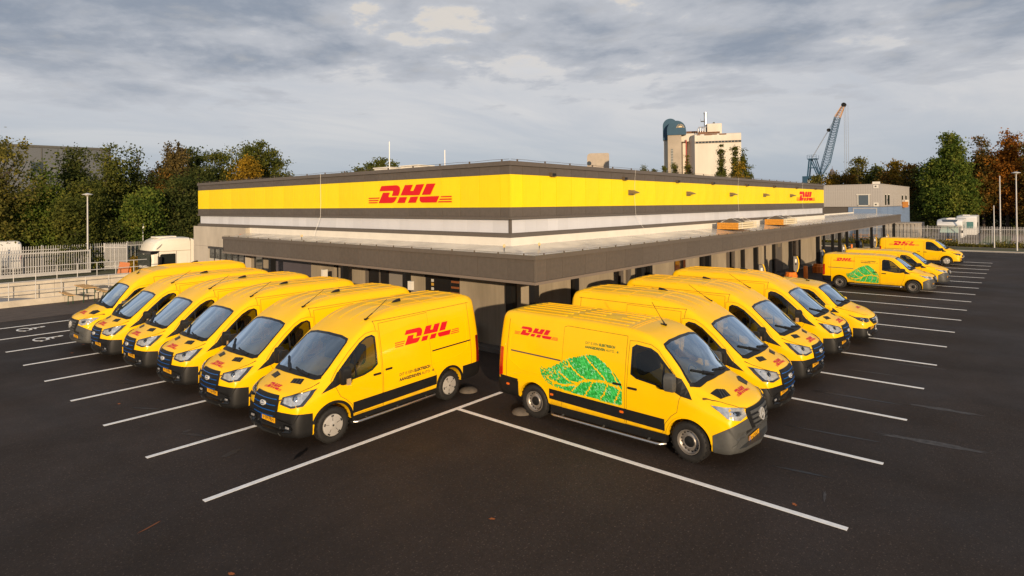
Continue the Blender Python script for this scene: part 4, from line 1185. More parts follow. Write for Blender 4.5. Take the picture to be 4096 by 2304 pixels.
        f.add(vs_, fs_).build('roof_fin', BLACKP, root, 50)
    if sp['ant']:
        ax_, ay_ = sp['ant']; loc, nor = H.cast((ax_, ay_, 0), (0, 0, -1)); z = loc.z
        a = MB().obox((ax_ - .03, ay_, z + .015), (.12, .05, .035))
        if kind == 'transit': a.tube([(ax_, ay_, z + .02), (ax_ - .18, ay_, z + .12)], .012, 6).tube([(ax_ - .18, ay_, z + .12), (ax_ - .60, ay_, z + .38)], .006, 5)
        elif kind.startswith('sprinter'): a.tube([(ax_, ay_, z + .02), (ax_ - .09, ay_, z + .14)], .018, 6, r2=.007).tube([(ax_ - .09, ay_, z + .14), (ax_ - .30, ay_, z + .46)], .006, 5)
        else: a.tube([(ax_, ay_, z + .02), (ax_ - .38, ay_, z + .16)], .010, 5)
        a.build('aerial', BLACKP, root)
    # ---- wheels, cabin
    for ax in (0, -wb):
        for s in (1, -1): make_wheel(root, ax, s * tr, r, sp['wheel'])
    for ax in (0, -wb):
        for s in (1, -1):
            pass
    zf_ = zf; xs = ca + .55
    for y in (.42, -.18, -.56) if not mid else (.42, -.42):
        seat(root, xs, y, zf_ - .17 if not mid else zf_ - .28)
    dsh = MB().prism([(cb - .42, zf_ + .02), (cb - .36, zf_ + .30), (cb - .10, zf_ + .36), (cb + .05, zf_ + .28 if not mid else zf_ + .25), (cb + .05, zf_ + .02)], 'y', -.86, .86)
    dsh.build('dashboard', DASH, root)
    sw = MB(); cx_, cz_ = cb - .50, zf_ + .34
    ring = [(cx_ - .19 * math.cos(t) * math.sin(R(28)), .42 + .19 * math.sin(t), cz_ + .19 * math.cos(t) * math.cos(R(28))) for t in np.linspace(0, 2 * math.pi, 19)]
    sw.tube(ring, .016, 6, caps=False).tube([(cx_, .42, cz_), (cx_ + .22, .42, cz_ - .12)], .035, 8)
    sw.bar((cx_, .25, cz_), (cx_, .59, cz_), .05, .02)
    sw.build('steering_wheel', DASH, root, 50)
    mr = MB().obox((cb - .72 if not mid else cb - .62, 0, (1.84 if not mid else 1.50)), (.04, .24, .08))
    mr.build('rear_view_mirror', DASH, root)
    return root
# ------------------------------------------------------------------ ground, markings
def ground_mat():
    m = bpy.data.materials.new('asphalt'); m.use_nodes = True; MATS['asphalt'] = m
    nt = m.node_tree; b = nt.nodes['Principled BSDF']; N = nt.nodes.new; L = nt.links.new
    tc = N('ShaderNodeTexCoord')
    def noise(s, d, r=.6, st=(1, 1, 1), dist=0):
        mp = N('ShaderNodeMapping'); mp.inputs['Scale'].default_value = st; L(tc.outputs['Object'], mp.inputs[0])
        n = N('ShaderNodeTexNoise'); n.inputs['Scale'].default_value = s; n.inputs['Detail'].default_value = d; n.inputs['Roughness'].default_value = r; n.inputs['Distortion'].default_value = dist
        L(mp.outputs[0], n.inputs['Vector']); return n.outputs['Fac']
    def rng(f, a, b_, lo, hi):
        n = N('ShaderNodeMapRange'); L(f, n.inputs[0])
        for i, v in enumerate((a, b_, lo, hi)): n.inputs[i + 1].default_value = v
        return n.outputs[0]
    def mul(a, b_):
        n = N('ShaderNodeMath'); n.operation = 'MULTIPLY'; L(a, n.inputs[0]); L(b_, n.inputs[1]); return n.outputs[0]
    big = rng(noise(.12, 4), .35, .65, .82, 1.20)
    mid = rng(noise(.9, 5, .7, dist=.5), .3, .7, .86, 1.15)
    fine = rng(noise(70, 2, .8), .25, .75, .55, 1.5)
    lane = rng(noise(.5, 3, .5, (.08, 1.6, 1)), .45, .75, 1.0, 1.22)      # paver lanes along the yard
    grain = rng(noise(13, 6, .85), .30, .70, .66, 1.36)
    speck = rng(noise(30, 0, .5), .69, .76, 1.0, 2.3)       # pale stones
    track = rng(noise(.22, 3, .45, (1.0, .16, 1), 1.2), .52, .62, 1.0, .80)
    f = mul(mul(mul(mul(mul(mul(big, mid), fine), lane), grain), speck), track)
    cm = N('ShaderNodeMix'); cm.data_type = 'RGBA'; cm.blend_type = 'MULTIPLY'; cm.inputs[0].default_value = 1.0
    cm.inputs[6].default_value = (.0325, .0235, .0192, 1)
    cc = N('ShaderNodeCombineColor'); 
    for i in range(3): L(f, cc.inputs[i])
    L(cc.outputs[0], cm.inputs[7]); L(cm.outputs[2], b.inputs['Base Color'])
    L(rng(noise(.35, 5, .6), .3, .7, .62, .92), b.inputs['Roughness'])
    b.inputs['Specular IOR Level'].default_value = .25
    bp = N('ShaderNodeBump'); bp.inputs['Strength'].default_value = .35; bp.inputs['Distance'].default_value = .008
    L(noise(110, 3, .7), bp.inputs['Height']); L(bp.outputs[0], b.inputs['Normal'])
    return m
ASPH = ground_mat()
ASPH2 = mat('old brown asphalt', (.085, .062, .050), .9, noise=.3, nscale=2.5, bump=.2, bscale=90)
SOIL = mat('soil and weeds', (.075, .055, .030), .95, noise=.5, nscale=1.5, col2=(.045, .055, .018), bump=.4, bscale=8)
GRASS = mat('rough grass', (.045, .060, .018), .95, noise=.5, nscale=.8, col2=(.09, .075, .03), bump=.4, bscale=12)
CONCD = mat('darker wall concrete', (.31, .26, .19), .85, noise=.22, nscale=1.1, bump=.06, bscale=30, detail=9, stretch=(1, 1, .35), streak=.35, objvar=.08)  # walls under the canopy are a darker, browner concrete
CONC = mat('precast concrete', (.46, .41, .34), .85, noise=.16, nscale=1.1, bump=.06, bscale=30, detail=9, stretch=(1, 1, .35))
CONCL = mat('pale ramp concrete', (.55, .49, .40), .85, noise=.2, nscale=1.6, bump=.06, bscale=30)
PAINTW = mat('white road paint', (.90, .895, .88), .7, noise=.14, nscale=9, bump=.05, bscale=80)
def sheet(name, x0, x1, y0, y1, z, m, th=.02):
    return struct(MB().box(x0, x1, y0, y1, z - th, z).build(name, m))
def quad_sheet(name, pts, m):
    return struct(MB().add(pts, [tuple(range(len(pts)))]).build(name, m, fix=False))
sheet('ground', -2500, -62, -2500, 2500, -.03, GRASS)
sheet('ground', -62, 2500, -2500, -62, -.03, GRASS)
sheet('ground', 62.4, 2500, -62, 2500, -.03, GRASS)
sheet('ground', -62, 62.4, 38, 2500, -.03, GRASS)
sheet('yard', -62, 62.4, -62, 24.96, 0, ASPH, .04)
sheet('yard_strip', -40, -1.0, 20.4, 24.9, .004, ASPH2, .003)
sheet('dock_floor', -1.75, 40, 25.0, 38, -1.15, CONCL, .05)
quad_sheet('soil_bank', [(-60, 27.3, .93), (-1.8, 27.3, .93), (-1.8, 34, .45), (-60, 34, .45)], SOIL)
quad_sheet('soil_bank', [(-60, 34, .45), (-1.8, 34, .45), (-1.8, 38.6, .0), (-60, 38.6, .0)], SOIL)
quad_sheet('dock_side', [(-1.8, 25, -1.15), (-1.8, 38.6, -1.15), (-1.8, 38.6, .0), (-1.8, 34, .45), (-1.8, 27.3, .93), (-1.8, 25, .93)], CONC)
quad_sheet('verge', [(57.6, -60, .004), (62.4, -60, .004), (62.4, 12, .004), (57.6, 12, .004)], GRASS)
struct(MB().box(56.9, 57.6, -60, 14, 0, .05).build('kerb', CONC))
sheet('lane', 62.4, 130, -30, 9, -.02, mat('gravel yard', (.15, .12, .10), .95, noise=.3, nscale=3), .02)
sheet('lawn', 66, 90, -11.2, -8.6, -.01, mat('mown lawn', (.05, .085, .02), .95, noise=.3, nscale=2), .02)
sheet('brick_paving', 64.8, 100, -30, -11.3, -.008, mat('brick paving', (.27, .19, .16), .9, noise=.25, nscale=9), .02)

LW = .11
def line(x0, x1, y0, y1, name='parking_line'):
    o = MB().box(x0, x1, y0, y1, .004, .008).build(name, PAINTW); return struct(o)
XL, Y0, SL = -10.614, -2.492, 2.633
YR, X0, SR = -10.711, -4.878, 2.874
for i in range(9):
    line(XL, -3.3 if i == 0 else -2.2, Y0 + SL * i - LW / 2, Y0 + SL * i + LW / 2)
for i in range(18):
    line(X0 + SR * i - LW / 2, X0 + SR * i + LW / 2, YR, Y0 - LW / 2 - .012 if i == 0 else -2.9)
line(56.2, 56.32, -58, 3)
def wheelchair(cx, cy):
    """pavement symbol, head towards +x"""
    t = MB()
    def ell(x, y, rx, ry, n=18): return [(x + rx * math.cos(2 * math.pi * k / n), y + ry * math.sin(2 * math.pi * k / n)) for k in range(n)]
    z0, z1 = .004, .008
    n = 20; a0, a1 = R(20), R(300)
    for k in range(n):
        p = []
        for a, r in ((a0 + (a1 - a0) * k / n, 1), (a0 + (a1 - a0) * (k + 1) / n, 1), (a0 + (a1 - a0) * (k + 1) / n, .76), (a0 + (a1 - a0) * k / n, .76)):
            p.append((cx - .24 + .25 * r * math.cos(a), cy - .02 + .36 * r * math.sin(a)))
        t.prism(p, 'z', z0, z1)
    t.prism(ell(cx + .36, cy + .12, .10, .09), 'z', z0, z1)
    t.prism([(cx - .08, cy + .02), (cx + .30, cy + .07), (cx + .30, cy + .15), (cx - .08, cy + .16)], 'z', z0, z1)
    t.prism([(cx - .10, cy - .26), (cx - .02, cy - .26), (cx - .02, cy + .019), (cx - .10, cy + .019)], 'z', z0, z1)
    t.prism([(cx + .06, cy - .18), (cx + .13, cy - .18), (cx + .13, cy + .04), (cx + .06, cy + .035)], 'z', z0, z1)
    t.prism([(cx - .34, cy - .42), (cx - .27, cy - .45), (cx - .101, cy - .26), (cx - .101, cy - .19)], 'z', z0, z1)
    return struct(t.build('wheelchair_symbol', PAINTW))
wheelchair(-9.12, 14.85); wheelchair(-9.12, 17.6)

# water and oil marks on the asphalt: thin irregular films
STAIN = mat('dark oil mark', (.006, .005, .005), .45)
SCUFF = mat('pale tyre scuff', (.065, .06, .06), .8, noise=.5, nscale=9)
rs = random.Random(11)
def blot(x, y, lx, ly, m, name, rot=0.0):
    n = 22; c, s = math.cos(rot), math.sin(rot); P = []
    for k in range(n):
        a = 2 * math.pi * k / n; q = .65 + .6 * rs.random()
        u, v = lx * q * math.cos(a), ly * q * math.sin(a)
        P.append((x + u * c - v * s, y + u * s + v * c, .0042))
    return struct(MB().add([(x, y, .0042)] + P, [(0, 1 + k, 1 + (k + 1) % n) for k in range(n)]).build(name, m, fix=False))
for (x, y, a, b, r) in ((-9.5, .55, .45, .05, 2.0), (-9.6, 3.3, .5, .035, 2.1), (-9.2, 6.0, .3, .03, 2.0), (-9.3, 8.4, .25, .03, 2.1), (-9.45, -.9, .25, .09, .3), (-8.6, -2.0, .3, .05, .5), (-9.55, 1.0, .12, .05, .2)):
    blot(x, y, a, b, STAIN, 'oil_mark', r)
for (x, y, a, b, r) in ((1.9, -9.5, .9, .05, -1.5), (-1.0, -9.7, .8, .04, -1.45), (4.6, -9.4, .6, .03, -1.5), (-.2, -7.0, .3, .12, .1), (-3.3, -9.6, .5, .04, -1.4)):
    blot(x, y, a, b, STAIN, 'oil_mark', r)
for (x, y, a, b, r) in ((2.2, -11.3, .7, .10, -1.5), (6.2, -10.3, .6, .05, -1.5), (-.3, -11.2, .9, .12, -1.45), (12, -9.0, 1.2, .05, -1.5), (19, -9.5, 1.4, .05, -1.55), (27, -10.2, 1.2, .06, -1.55), (-4.0, -10.2, .2, .02, .2)):
    blot(x, y, a, b, SCUFF, 'tyre_scuff', r)
TRACK = mat('faint dusty tyre track', (.034, .0262, .0218), .9, noise=.35, nscale=3)
def track(pts, w):
    P = [Vector((x, y, .0041)) for x, y in pts]; L_, R_ = [], []
    for i, p in enumerate(P):
        d = (P[min(i + 1, len(P) - 1)] - P[max(i - 1, 0)]).normalized(); n = Vector((-d.y, d.x, 0)) * w / 2 * (.5 + .7 * rs.random()); L_.append(p + n); R_.append(p - n)
    n = len(P); return struct(MB().add(L_ + R_, [(i, i + 1, n + i + 1, n + i) for i in range(n - 1)]).build('tyre_track', TRACK, fix=False))
def curve(a, b, c, n=24): return [((1 - t) ** 2 * a[0] + 2 * t * (1 - t) * b[0] + t * t * c[0], (1 - t) ** 2 * a[1] + 2 * t * (1 - t) * b[1] + t * t * c[1]) for t in np.linspace(0, 1, n)]
track(curve((2.0, -9.6), (2.05, -10.6), (2.3, -11.8), 10), .05); track(curve((5.4, -9.7), (5.5, -10.4), (5.8, -11.2), 10), .04)
blot(-11.45, -2.68, .20, .018, mat('orange paint scrape', (.20, .06, .015), .8), 'paint_scrape', R(20))
LEAFO = mat('fallen orange leaf', (.36, .10, .02), .8)
for (x, y) in ((-8.6, 12.6), (-9.2, 11.4), (-9.9, 4.2), (-11.2, -4.8), (-4.6, -9.9), (14.3, -7.9), (17.4, -8.6), (21, -9), (-8.0, -6.5)):
    blot(x, y, .05, .03, LEAFO, 'fallen_leaf', rs.random() * 3)

# ------------------------------------------------------------------ depot
FASC = mat('brown grey fascia panel', (.102, .086, .073), .55, noise=.10, nscale=7, bump=.03, bscale=200, rvar=.08, objvar=.06, streak=.12)
YELF = mat('yellow facade panel', (.93, .68, .0005), .45, noise=.04, nscale=2.0, rvar=.06, objvar=.045, streak=.08)
TRIM = mat('brown grey trim', (.115, .098, .084), .45, noise=.08, nscale=5)
POLYC = mat('white translucent sheet', (.60, .615, .67), .35, noise=.04, nscale=2, stretch=(1, 1, .1), objvar=.05)
MEMB = mat('wet pale roof membrane', (.54, .51, .47), .16, spec=.7, noise=.28, nscale=1.1, rvar=.13, detail=8)
UPST = mat('cream roof upstand', (.72, .68, .60), .5, noise=.06, nscale=2)
POST = mat('black steel column', (.006, .006, .006), .5)
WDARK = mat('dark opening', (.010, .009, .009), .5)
DOORG = mat('grey steel door', (.10, .09, .08), .5, noise=.1)
DOORP = mat('mauve grey dock door', (.085, .075, .09), .5, noise=.12, nscale=2)
FRAME = mat('anthracite window frame', (.035, .035, .037), .4)
WINGL = mat('window pane', (.02, .024, .022), .05, spec=.9, coat=.6)
LX, LY = 39.71, 24.494
CX, CY, CZT, CZB = -1.394, -2.119, 3.34, 2.505
CLX, CLY = 63.81, 17.98
depot = thing('depot_building', 'long low delivery depot with a yellow band and brown grey fascia', 'building', (0, 0, 0))
MB().box(.16, LX - .16, .16, LY - .16, 3.5, 6.12).build('core_wall', FASC, depot)
MB().box(.03, LX - .03, .03, LY - .03, 6.12, 6.16).build('roof', mat('grey roof felt', (.16, .155, .15), .8, noise=.2, nscale=1), depot)
P_ = .94
def strip_panels(name, m, z0, z1, joints_y, joints_x, proud=0.0, gap=.016, th=.05, back=True):
    """one row of panels round the two visible faces; joints given along each face from the corner"""
    cache = {}
    for k in range(len(joints_y) - 1):
        a, b = joints_y[k], joints_y[k + 1]; w = round(b - a, 4)
        if ('y', w) not in cache: cache[('y', w)] = MB().box(-proud, th, 0, w - gap, 0, z1 - z0).mesh(name, m)
        link(name, cache[('y', w)], depot, (0, a + gap / 2, z0))
    for k in range(len(joints_x) - 1):
        a, b = joints_x[k], joints_x[k + 1]; w = round(b - a, 4)
        if ('x', w) not in cache: cache[('x', w)] = MB().box(0, w - gap, -proud, th, 0, z1 - z0).mesh(name, m)
        link(name, cache[('x', w)], depot, (a + gap / 2, 0, z0))
jy = [.055, .443] + [.443 + P_ * k for k in range(1, 26) if .443 + P_ * k < LY - .3] + [LY]
jx = [.055, .634] + [.634 + P_ * k for k in range(1, 42) if .634 + P_ * k < LX - .3] + [LX]
strip_panels('top_panel', FASC, 5.812, 6.095, jy, jx)
strip_panels('yellow_panel', YELF, 4.726, 5.807, jy, jx, .004)
strip_panels('lower_panel', FASC, 4.405, 4.721, jy, jx)
# corner pieces and trims
MB().box(-.012, .05, -.012, .05, 5.812, 6.095).build('corner_trim', TRIM, depot)
MB().box(-.014, .05, -.014, .05, 4.726, 5.807).build('corner_trim', YELF, depot)
MB().box(-.012, .05, -.012, .05, 4.405, 4.721).build('corner_trim', TRIM, depot)
def two_sided(name, m, out, inn, z0, z1, ly=LY, lx=LX):
    t = MB().box(-out, inn, -out, ly, z0, z1); t2 = MB().box(inn + .0, lx, -out, inn, z0, z1)
    t.build(name, m, depot); return t2.build(name, m, depot)
two_sided('coping', TRIM, .055, .30, 6.10, 6.245)
two_sided('drip_trim', TRIM, .045, .10, 4.325, 4.40)
two_sided('sill_trim', TRIM, .03, .16, 3.73, 3.845)
two_sided('upper_sill', TRIM, -.055, .16, 3.846, 3.875)
wy = [.10] + [.24 + .62 * k for k in range(60) if .24 + .62 * k < LY - .3] + [LY - .12]
wx = [.10] + [.24 + .62 * k for k in range(80) if .24 + .62 * k < LX - .3] + [LX - .12]
for k in range(len(wy) - 1): MB().box(.085, .12, wy[k] + .003, wy[k + 1] - .003, 3.876, 4.324).build('clerestory_sheet', POLYC, depot)
for k in range(len(wx) - 1): MB().box(wx[k] + .003, wx[k + 1] - .003, .085, .12, 3.876, 4.324).build('clerestory_sheet', POLYC, depot)
MB().box(.05, .13, .05, .13, 3.876, 4.324).build('corner_post', TRIM, depot)
# logos on the facade
def facade_logo(face, start, z, s=1.0):
    t = MB()
    for pg in LOGO:
        if face == 'L': t.prism([(start - q[0] * s, z + q[1] * s) for q in pg], 'x', -.028, -.009)
        else: t.prism([(start + q[0] * s, z + q[1] * s) for q in pg], 'y', -.028, -.009)
    o = t.build('facade_logo', mat('red facade lettering', (.66, .004, .006), .45), depot); o['label'] = 'red slanted DHL logo with speed stripes'
facade_logo('L', 7.64, 4.92); facade_logo('R', 31.96, 4.92)
# overflow spouts, facade lamps
SPOUT = mat('bronze metal', (.10, .075, .05), .45)
spm = MB().box(-.14, .14, -.12, -.001, -.07, .07).mesh('overflow_spout', SPOUT)
spi = MB().box(-.11, .11, -.125, -.121, -.05, .045).mesh('spout_mouth', WDARK)
for k in range(8):
    o = link('overflow_spout', spm, depot, (2.25 + 5.0 * k if k < 3 else 11.39 + 5.13 * (k - 2), 0, 5.86)); link('spout_mouth', spi, o)
lm_ = MB().prism([(-.006, -.11), (-.006, .11), (-.07, .11), (-.33, .01), (-.33, -.025), (-.06, -.06), (-.06, -.11)], 'x', -.19, .19)
lmm = lm_.mesh('facade_lamp', mat('bronze lamp hood', (.16, .12, .08), .4))
for k in range(5): link('facade_lamp', lmm, depot, (7.79 + 5.68 * k, 0, 5.28))
# cables over the facade
for x in (8.14, 20.24, 33.4):
    MB().tube([(x, -.07, 6.26), (x, -.03, 5.9), (x - .03, -.02, 5.1), (x, -.05, 4.36), (x + .35, -.14, 3.86), (x + .62, -.35, 3.46)], .005, 5).build('facade_cable', mat('white cable', (.7, .68, .64), .6), depot)
MB().tube([(-.07, 7.95 + 3.2, 6.26), (-.03, 11.2, 5.0), (-.05, 11.2, 4.36), (-.3, 11.35, 3.5)], .007, 5).build('facade_cable', MATS['white cable'], depot)
# lightning rods and roof boxes
for (y, z) in ((10.17, 7.86), (6.33, 7.21)):
    o = tag(MB().tube([(3.0, y, 6.16), (3.0, y, z)], .022, 6).build('lightning_rod', mat('white rod', (.85, .83, .8), .4)), 'taller white lightning rod on the depot roof' if z > 7.5 else 'shorter white lightning rod on the depot roof', 'rod')
for i, (x, y, w, h) in enumerate(((7.2, 15.6, 1.3, .55), (8.2, 14.3, 1.5, .62))):
    t = thing('roof_unit', 'pale plant box on the depot roof nearer the corner' if i else 'pale low plant box on the depot roof behind the tall rod', 'roof unit', (x, y, 6.16))
    MB().box(-.6, .6, -w / 2, w / 2, 0, h * 1.5).build('housing', UPST, t); MB().box(-.66, .66, -w / 2 - .06, w / 2 + .06, h * 1.5, h * 1.5 + .06).build('lid', UPST, t)
wire = MB()
wire.tube([(-.04, y, 6.30 + .012 * math.sin(y * 3)) for y in np.arange(0, LY, .8)], .006, 4)
wire.tube([(x, -.04, 6.30 + .012 * math.sin(x * 3)) for x in np.arange(0, LX, .8)], .006, 4)
for y in np.arange(.3, LY, 1.5): wire.box(-.06, -.02, y, y + .04, 6.245, 6.31)
for x in np.arange(.3, LX, 1.5): wire.box(x, x + .04, -.06, -.02, 6.245, 6.31)
wire.build('roof_earth_wire', SPOUT, depot)

# ---- canopy
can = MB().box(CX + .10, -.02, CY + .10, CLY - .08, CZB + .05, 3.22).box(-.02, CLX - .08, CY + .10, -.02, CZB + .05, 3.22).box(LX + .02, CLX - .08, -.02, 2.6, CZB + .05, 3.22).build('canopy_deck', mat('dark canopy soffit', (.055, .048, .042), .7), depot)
# roof skin falls from the wall to the edge
z_w, z_e = 3.47, 3.285
mem = MB()
mem.add([(CX + .06, CY + .06, z_e), (0, 0, z_w), (0, CLY - .05, z_w), (CX + .06, CLY - .05, z_e)], [(0, 1, 2, 3)])
mem.add([(CX + .06, CY + .06, z_e), (CLX - .05, CY + .06, z_e), (CLX - .05, 0, z_w), (0, 0, z_w)], [(0, 1, 2, 3)])
mem.add([(LX + .03, 0.0, z_w), (CLX - .05, 0.0, z_w), (CLX - .05, 2.6, z_w + .02), (LX + .03, 2.6, z_w + .02)], [(0, 1, 2, 3)])
mem.build('canopy_roof_skin', MEMB, depot, fix=False)
MB().box(-.05, .155, -.05, CLY, 3.40, 3.728).box(.155, LX + .03, -.05, .155, 3.40, 3.728).box(LX + .03, CLX, 2.5, 2.6, 3.40, 3.60).build('roof_upstand', UPST, depot)
pw = 1.252
cy_j = [CY + .055, .166 - pw] + [.166 + pw * k for k in range(0, 20) if .166 + pw * k < CLY - .2] + [CLY]
cx_j = [CX + .055, -1.121 + .27, -.082] + [-.082 + pw * k for k in range(1, 60) if -.082 + pw * k < CLX - .3] + [CLX]
cache = {}
for k in range(len(cy_j) - 1):
    a, b = cy_j[k], cy_j[k + 1]; w = round(b - a, 4)
    if ('y', w) not in cache: cache[('y', w)] = MB().box(0, .04, 0, w - .012, 0, .62).mesh('fascia_panel', FASC)
    link('fascia_panel', cache[('y', w)], depot, (CX, a + .006, 2.595))
for k in range(len(cx_j) - 1):
    a, b = cx_j[k], cx_j[k + 1]; w = round(b - a, 4)
    if ('x', w) not in cache: cache[('x', w)] = MB().box(0, w - .012, 0, .04, 0, .62).mesh('fascia_panel', FASC)
    link('fascia_panel', cache[('x', w)], depot, (a + .006, CY, 2.595))
MB().box(CX - .008, CX + .05, CY - .008, CY + .05, 2.597, 3.213).build('canopy_corner_trim', TRIM, depot)
MB().box(CLX - .05, CLX, CY + .05, 2.6, 2.597, 3.213).build('canopy_end_panel', FASC, depot)
MB().box(CX, -.3, CLY - .05, CLY - .005, 2.597, 3.213).build('canopy_end_panel', FASC, depot)
MB().box(CX - .045, CX + .12, CY - .045, CLY + .02, 3.22, CZT).box(CX + .12, CLX + .03, CY - .045, CY + .12, 3.22, CZT).box(CLX - .10, CLX + .03, CY + .12, 2.6, 3.22, CZT).build('canopy_coping', TRIM, depot)
MB().box(CX - .035, CX + .10, CY - .035, CLY + .01, CZB, 2.588).box(CX + .10, CLX + .02, CY - .035, CY + .10, CZB, 2.588).build('canopy_drip_edge', mat('pale bronze edge', (.19, .155, .13), .4), depot)
cw = MB()
cw.tube([(CX, y, CZT + .05) for y in np.arange(CY, CLY, 1.0)], .005, 4); cw.tube([(x, CY, CZT + .05) for x in np.arange(CX, CLX, 1.0)], .005, 4)
for y in np.arange(CY + .4, CLY, 1.0): cw.box(CX - .015, CX + .015, y, y + .03, CZT, CZT + .06)
for x in np.arange(CX + .4, CLX, 1.0): cw.box(x, x + .03, CY - .015, CY + .015, CZT, CZT + .06)
cw.build('canopy_earth_wire', SPOUT, depot)

# ---- walls under the canopy
def wall_run(face, a0, a1, z1, m, nm='concrete_panel', pos=0.0, step=2.9, z0=0.0):
    n = max(1, int(round((a1 - a0) / step))); w = (a1 - a0) / n
    for k in range(n):
        a, b = a0 + k * w + .008, a0 + (k + 1) * w - .008
        t = MB().box(pos, pos + .14, a, b, z0, z1) if face == 'L' else MB().box(a, b, pos, pos + .14, z0, z1)
        t.build(nm, m, depot)
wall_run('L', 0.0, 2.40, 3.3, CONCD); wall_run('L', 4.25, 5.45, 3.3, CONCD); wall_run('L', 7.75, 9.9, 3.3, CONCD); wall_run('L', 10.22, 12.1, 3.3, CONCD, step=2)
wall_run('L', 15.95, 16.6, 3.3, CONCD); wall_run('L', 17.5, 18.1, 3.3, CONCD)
wall_run('L', 17.98, 24.45, 3.725, CONC, pos=-.28, step=2.6, z0=2.62); wall_run('L', 22.37, 24.45, 2.61, CONC, pos=-.28, z0=0)
wall_run('L', 18.0, 22.36, .9, CONC, pos=-.28)
MB().box(-.28, -.002, 17.9, 17.975, 0, 3.725).build('concrete_return', CONC, depot)
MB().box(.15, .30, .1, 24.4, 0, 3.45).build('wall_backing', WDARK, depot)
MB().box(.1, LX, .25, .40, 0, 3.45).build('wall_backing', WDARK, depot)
MB().box(.06, .12, 12.1, 15.4, 0, 3.2).build('dock_door', DOORP, depot)
for k in range(5): MB().box(.052, .06, 12.1, 15.4, .55 * k + .5, .55 * k + .515).build('dock_door_joint', WDARK, depot)
MB().box(.06, .10, 5.55, 6.45, 0, 2.5).build('steel_door', mat('pale grey cabinet', (.23, .21, .19), .5), depot)
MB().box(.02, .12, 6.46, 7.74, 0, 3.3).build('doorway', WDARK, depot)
MB().box(.0, .06, 6.95, 7.03, 0, 3.3).build('downpipe', TRIM, depot); MB().box(-.06, .0, 7.72, 7.86, 0, 3.3).build('downpipe', TRIM, depot)
# cabinet recess near the corner
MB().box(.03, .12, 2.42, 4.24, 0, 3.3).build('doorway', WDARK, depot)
cab = MB().box(-.02, .029, 2.85, 3.95, .3, 2.2).build('switch_cabinet', mat('black cabinet', (.012, .012, .013), .35), depot)
for k, cz in enumerate((1.28, 1.44, 1.60, 1.76, 1.92, 2.06)):
    MB().box(-.024, -.0205, 3.72, 3.86, cz - .05, cz + .05).build('notice', mat('white notice', (.55, .53, .48), .6) if k % 2 else mat('amber notice', (.55, .32, .05), .6), cab)
for cz in (1.05, 1.25, 1.45, 1.65, 1.85, 2.05): MB().box(-.01, .028, 2.44, 2.82, cz, cz + .07).build('pallet_slat', mat('orange timber', (.22, .07, .02), .8), depot)
for (y0, y1, z) in ((5.46, 5.54, 1.85), (5.46, 5.54, 1.60)):
    MB().box(-.012, -.001, y0 - .16, y1 - .10, z - .10, z + .10).build('notice', MATS['amber notice'], depot)
# windows of the office end
wf = MB().box(-.33, -.29, 18.1, 22.36, 2.50, 2.61).build('window_head', FRAME, depot)
for k in range(6):
    y0 = 18.1 + .71 * k
    w_ = MB().box(-.25, -.22, y0 + .03, y0 + .68, .92, 2.49).build('window', WINGL, depot)
    MB().box(-.29, -.20, y0 - .03, y0 + .03, .90, 2.50).build('mullion', FRAME, depot)
    MB().box(-.262, -.252, y0 + .03, y0 + .68, 1.55 + .1 * (k % 2), 1.95).build('blind', mat('cream blind', (.5, .46, .38), .7), w_)
MB().box(.0, .08, 16.62, 17.48, .1, 3.2).build('window', WINGL, depot); MB().box(-.03, .0, 16.60, 16.66, 0, 3.2).build('mullion', FRAME, depot); MB().box(-.03, .0, 17.44, 17.5, 0, 3.2).build('mullion', FRAME, depot)
for (y, z) in ((15.85, 2.4), ):
    MB().box(-.12, -.002, y - .1, y + .1, z - .12, z + .12).build('wall_box', UPST, depot)
MB().sphere((-.36, 18.3, 3.30), .10, 10, 6).build('wall_beacon', ORANGE, depot, 60)
# right wall
xs_w = [0.15, 3.55, 6.8, 7.15, 8.0, 12.15]
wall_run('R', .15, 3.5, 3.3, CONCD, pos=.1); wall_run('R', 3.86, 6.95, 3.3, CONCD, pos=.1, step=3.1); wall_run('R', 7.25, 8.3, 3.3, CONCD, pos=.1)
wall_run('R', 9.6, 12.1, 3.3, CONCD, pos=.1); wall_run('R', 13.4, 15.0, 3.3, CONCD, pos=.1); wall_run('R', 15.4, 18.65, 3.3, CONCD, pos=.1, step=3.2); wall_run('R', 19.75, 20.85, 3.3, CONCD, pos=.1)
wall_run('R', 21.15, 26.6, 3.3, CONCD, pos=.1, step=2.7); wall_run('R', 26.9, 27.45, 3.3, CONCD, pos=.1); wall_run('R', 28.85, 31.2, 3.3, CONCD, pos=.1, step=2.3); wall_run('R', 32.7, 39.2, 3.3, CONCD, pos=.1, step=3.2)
MB().box(12.12, 13.38, .12, .20, 0, 3.0).build('doorway', WDARK, depot)
MB().box(12.2, 13.3, .09, .119, 1.45, 2.1).build('window', mat('pane with orange light', (.10, .03, .01), .08, coat=.5), depot)
MB().box(27.5, 28.8, .12, .18, .1, 2.6).build('steel_door', DOORG, depot); MB().box(27.85, 28.5, .112, .119, 1.75, 2.1).build('door_pane', mat('door pane', (.16, .14, .11), .3), depot)
MB().box(8.35, 9.55, .13, .2, 0, 3.0).build('doorway', WDARK, depot); MB().box(31.3, 32.6, .13, .2, 0, 3.0).build('doorway', DOORG, depot)
for x in (3.68, 9.46, 15.2, 21.0, 26.74, 32.57, 39.6): MB().box(x - .13, x + .13, -.06, .09, 0, 3.2).build('wall_column', POST, depot)
for x in (7.0, 7.62, 18.75, 19.55, 31.35, 32.1): MB().box(x - .12, x + .12, -.02, .10, 0, 3.2).build('downpipe_case', TRIM, depot)
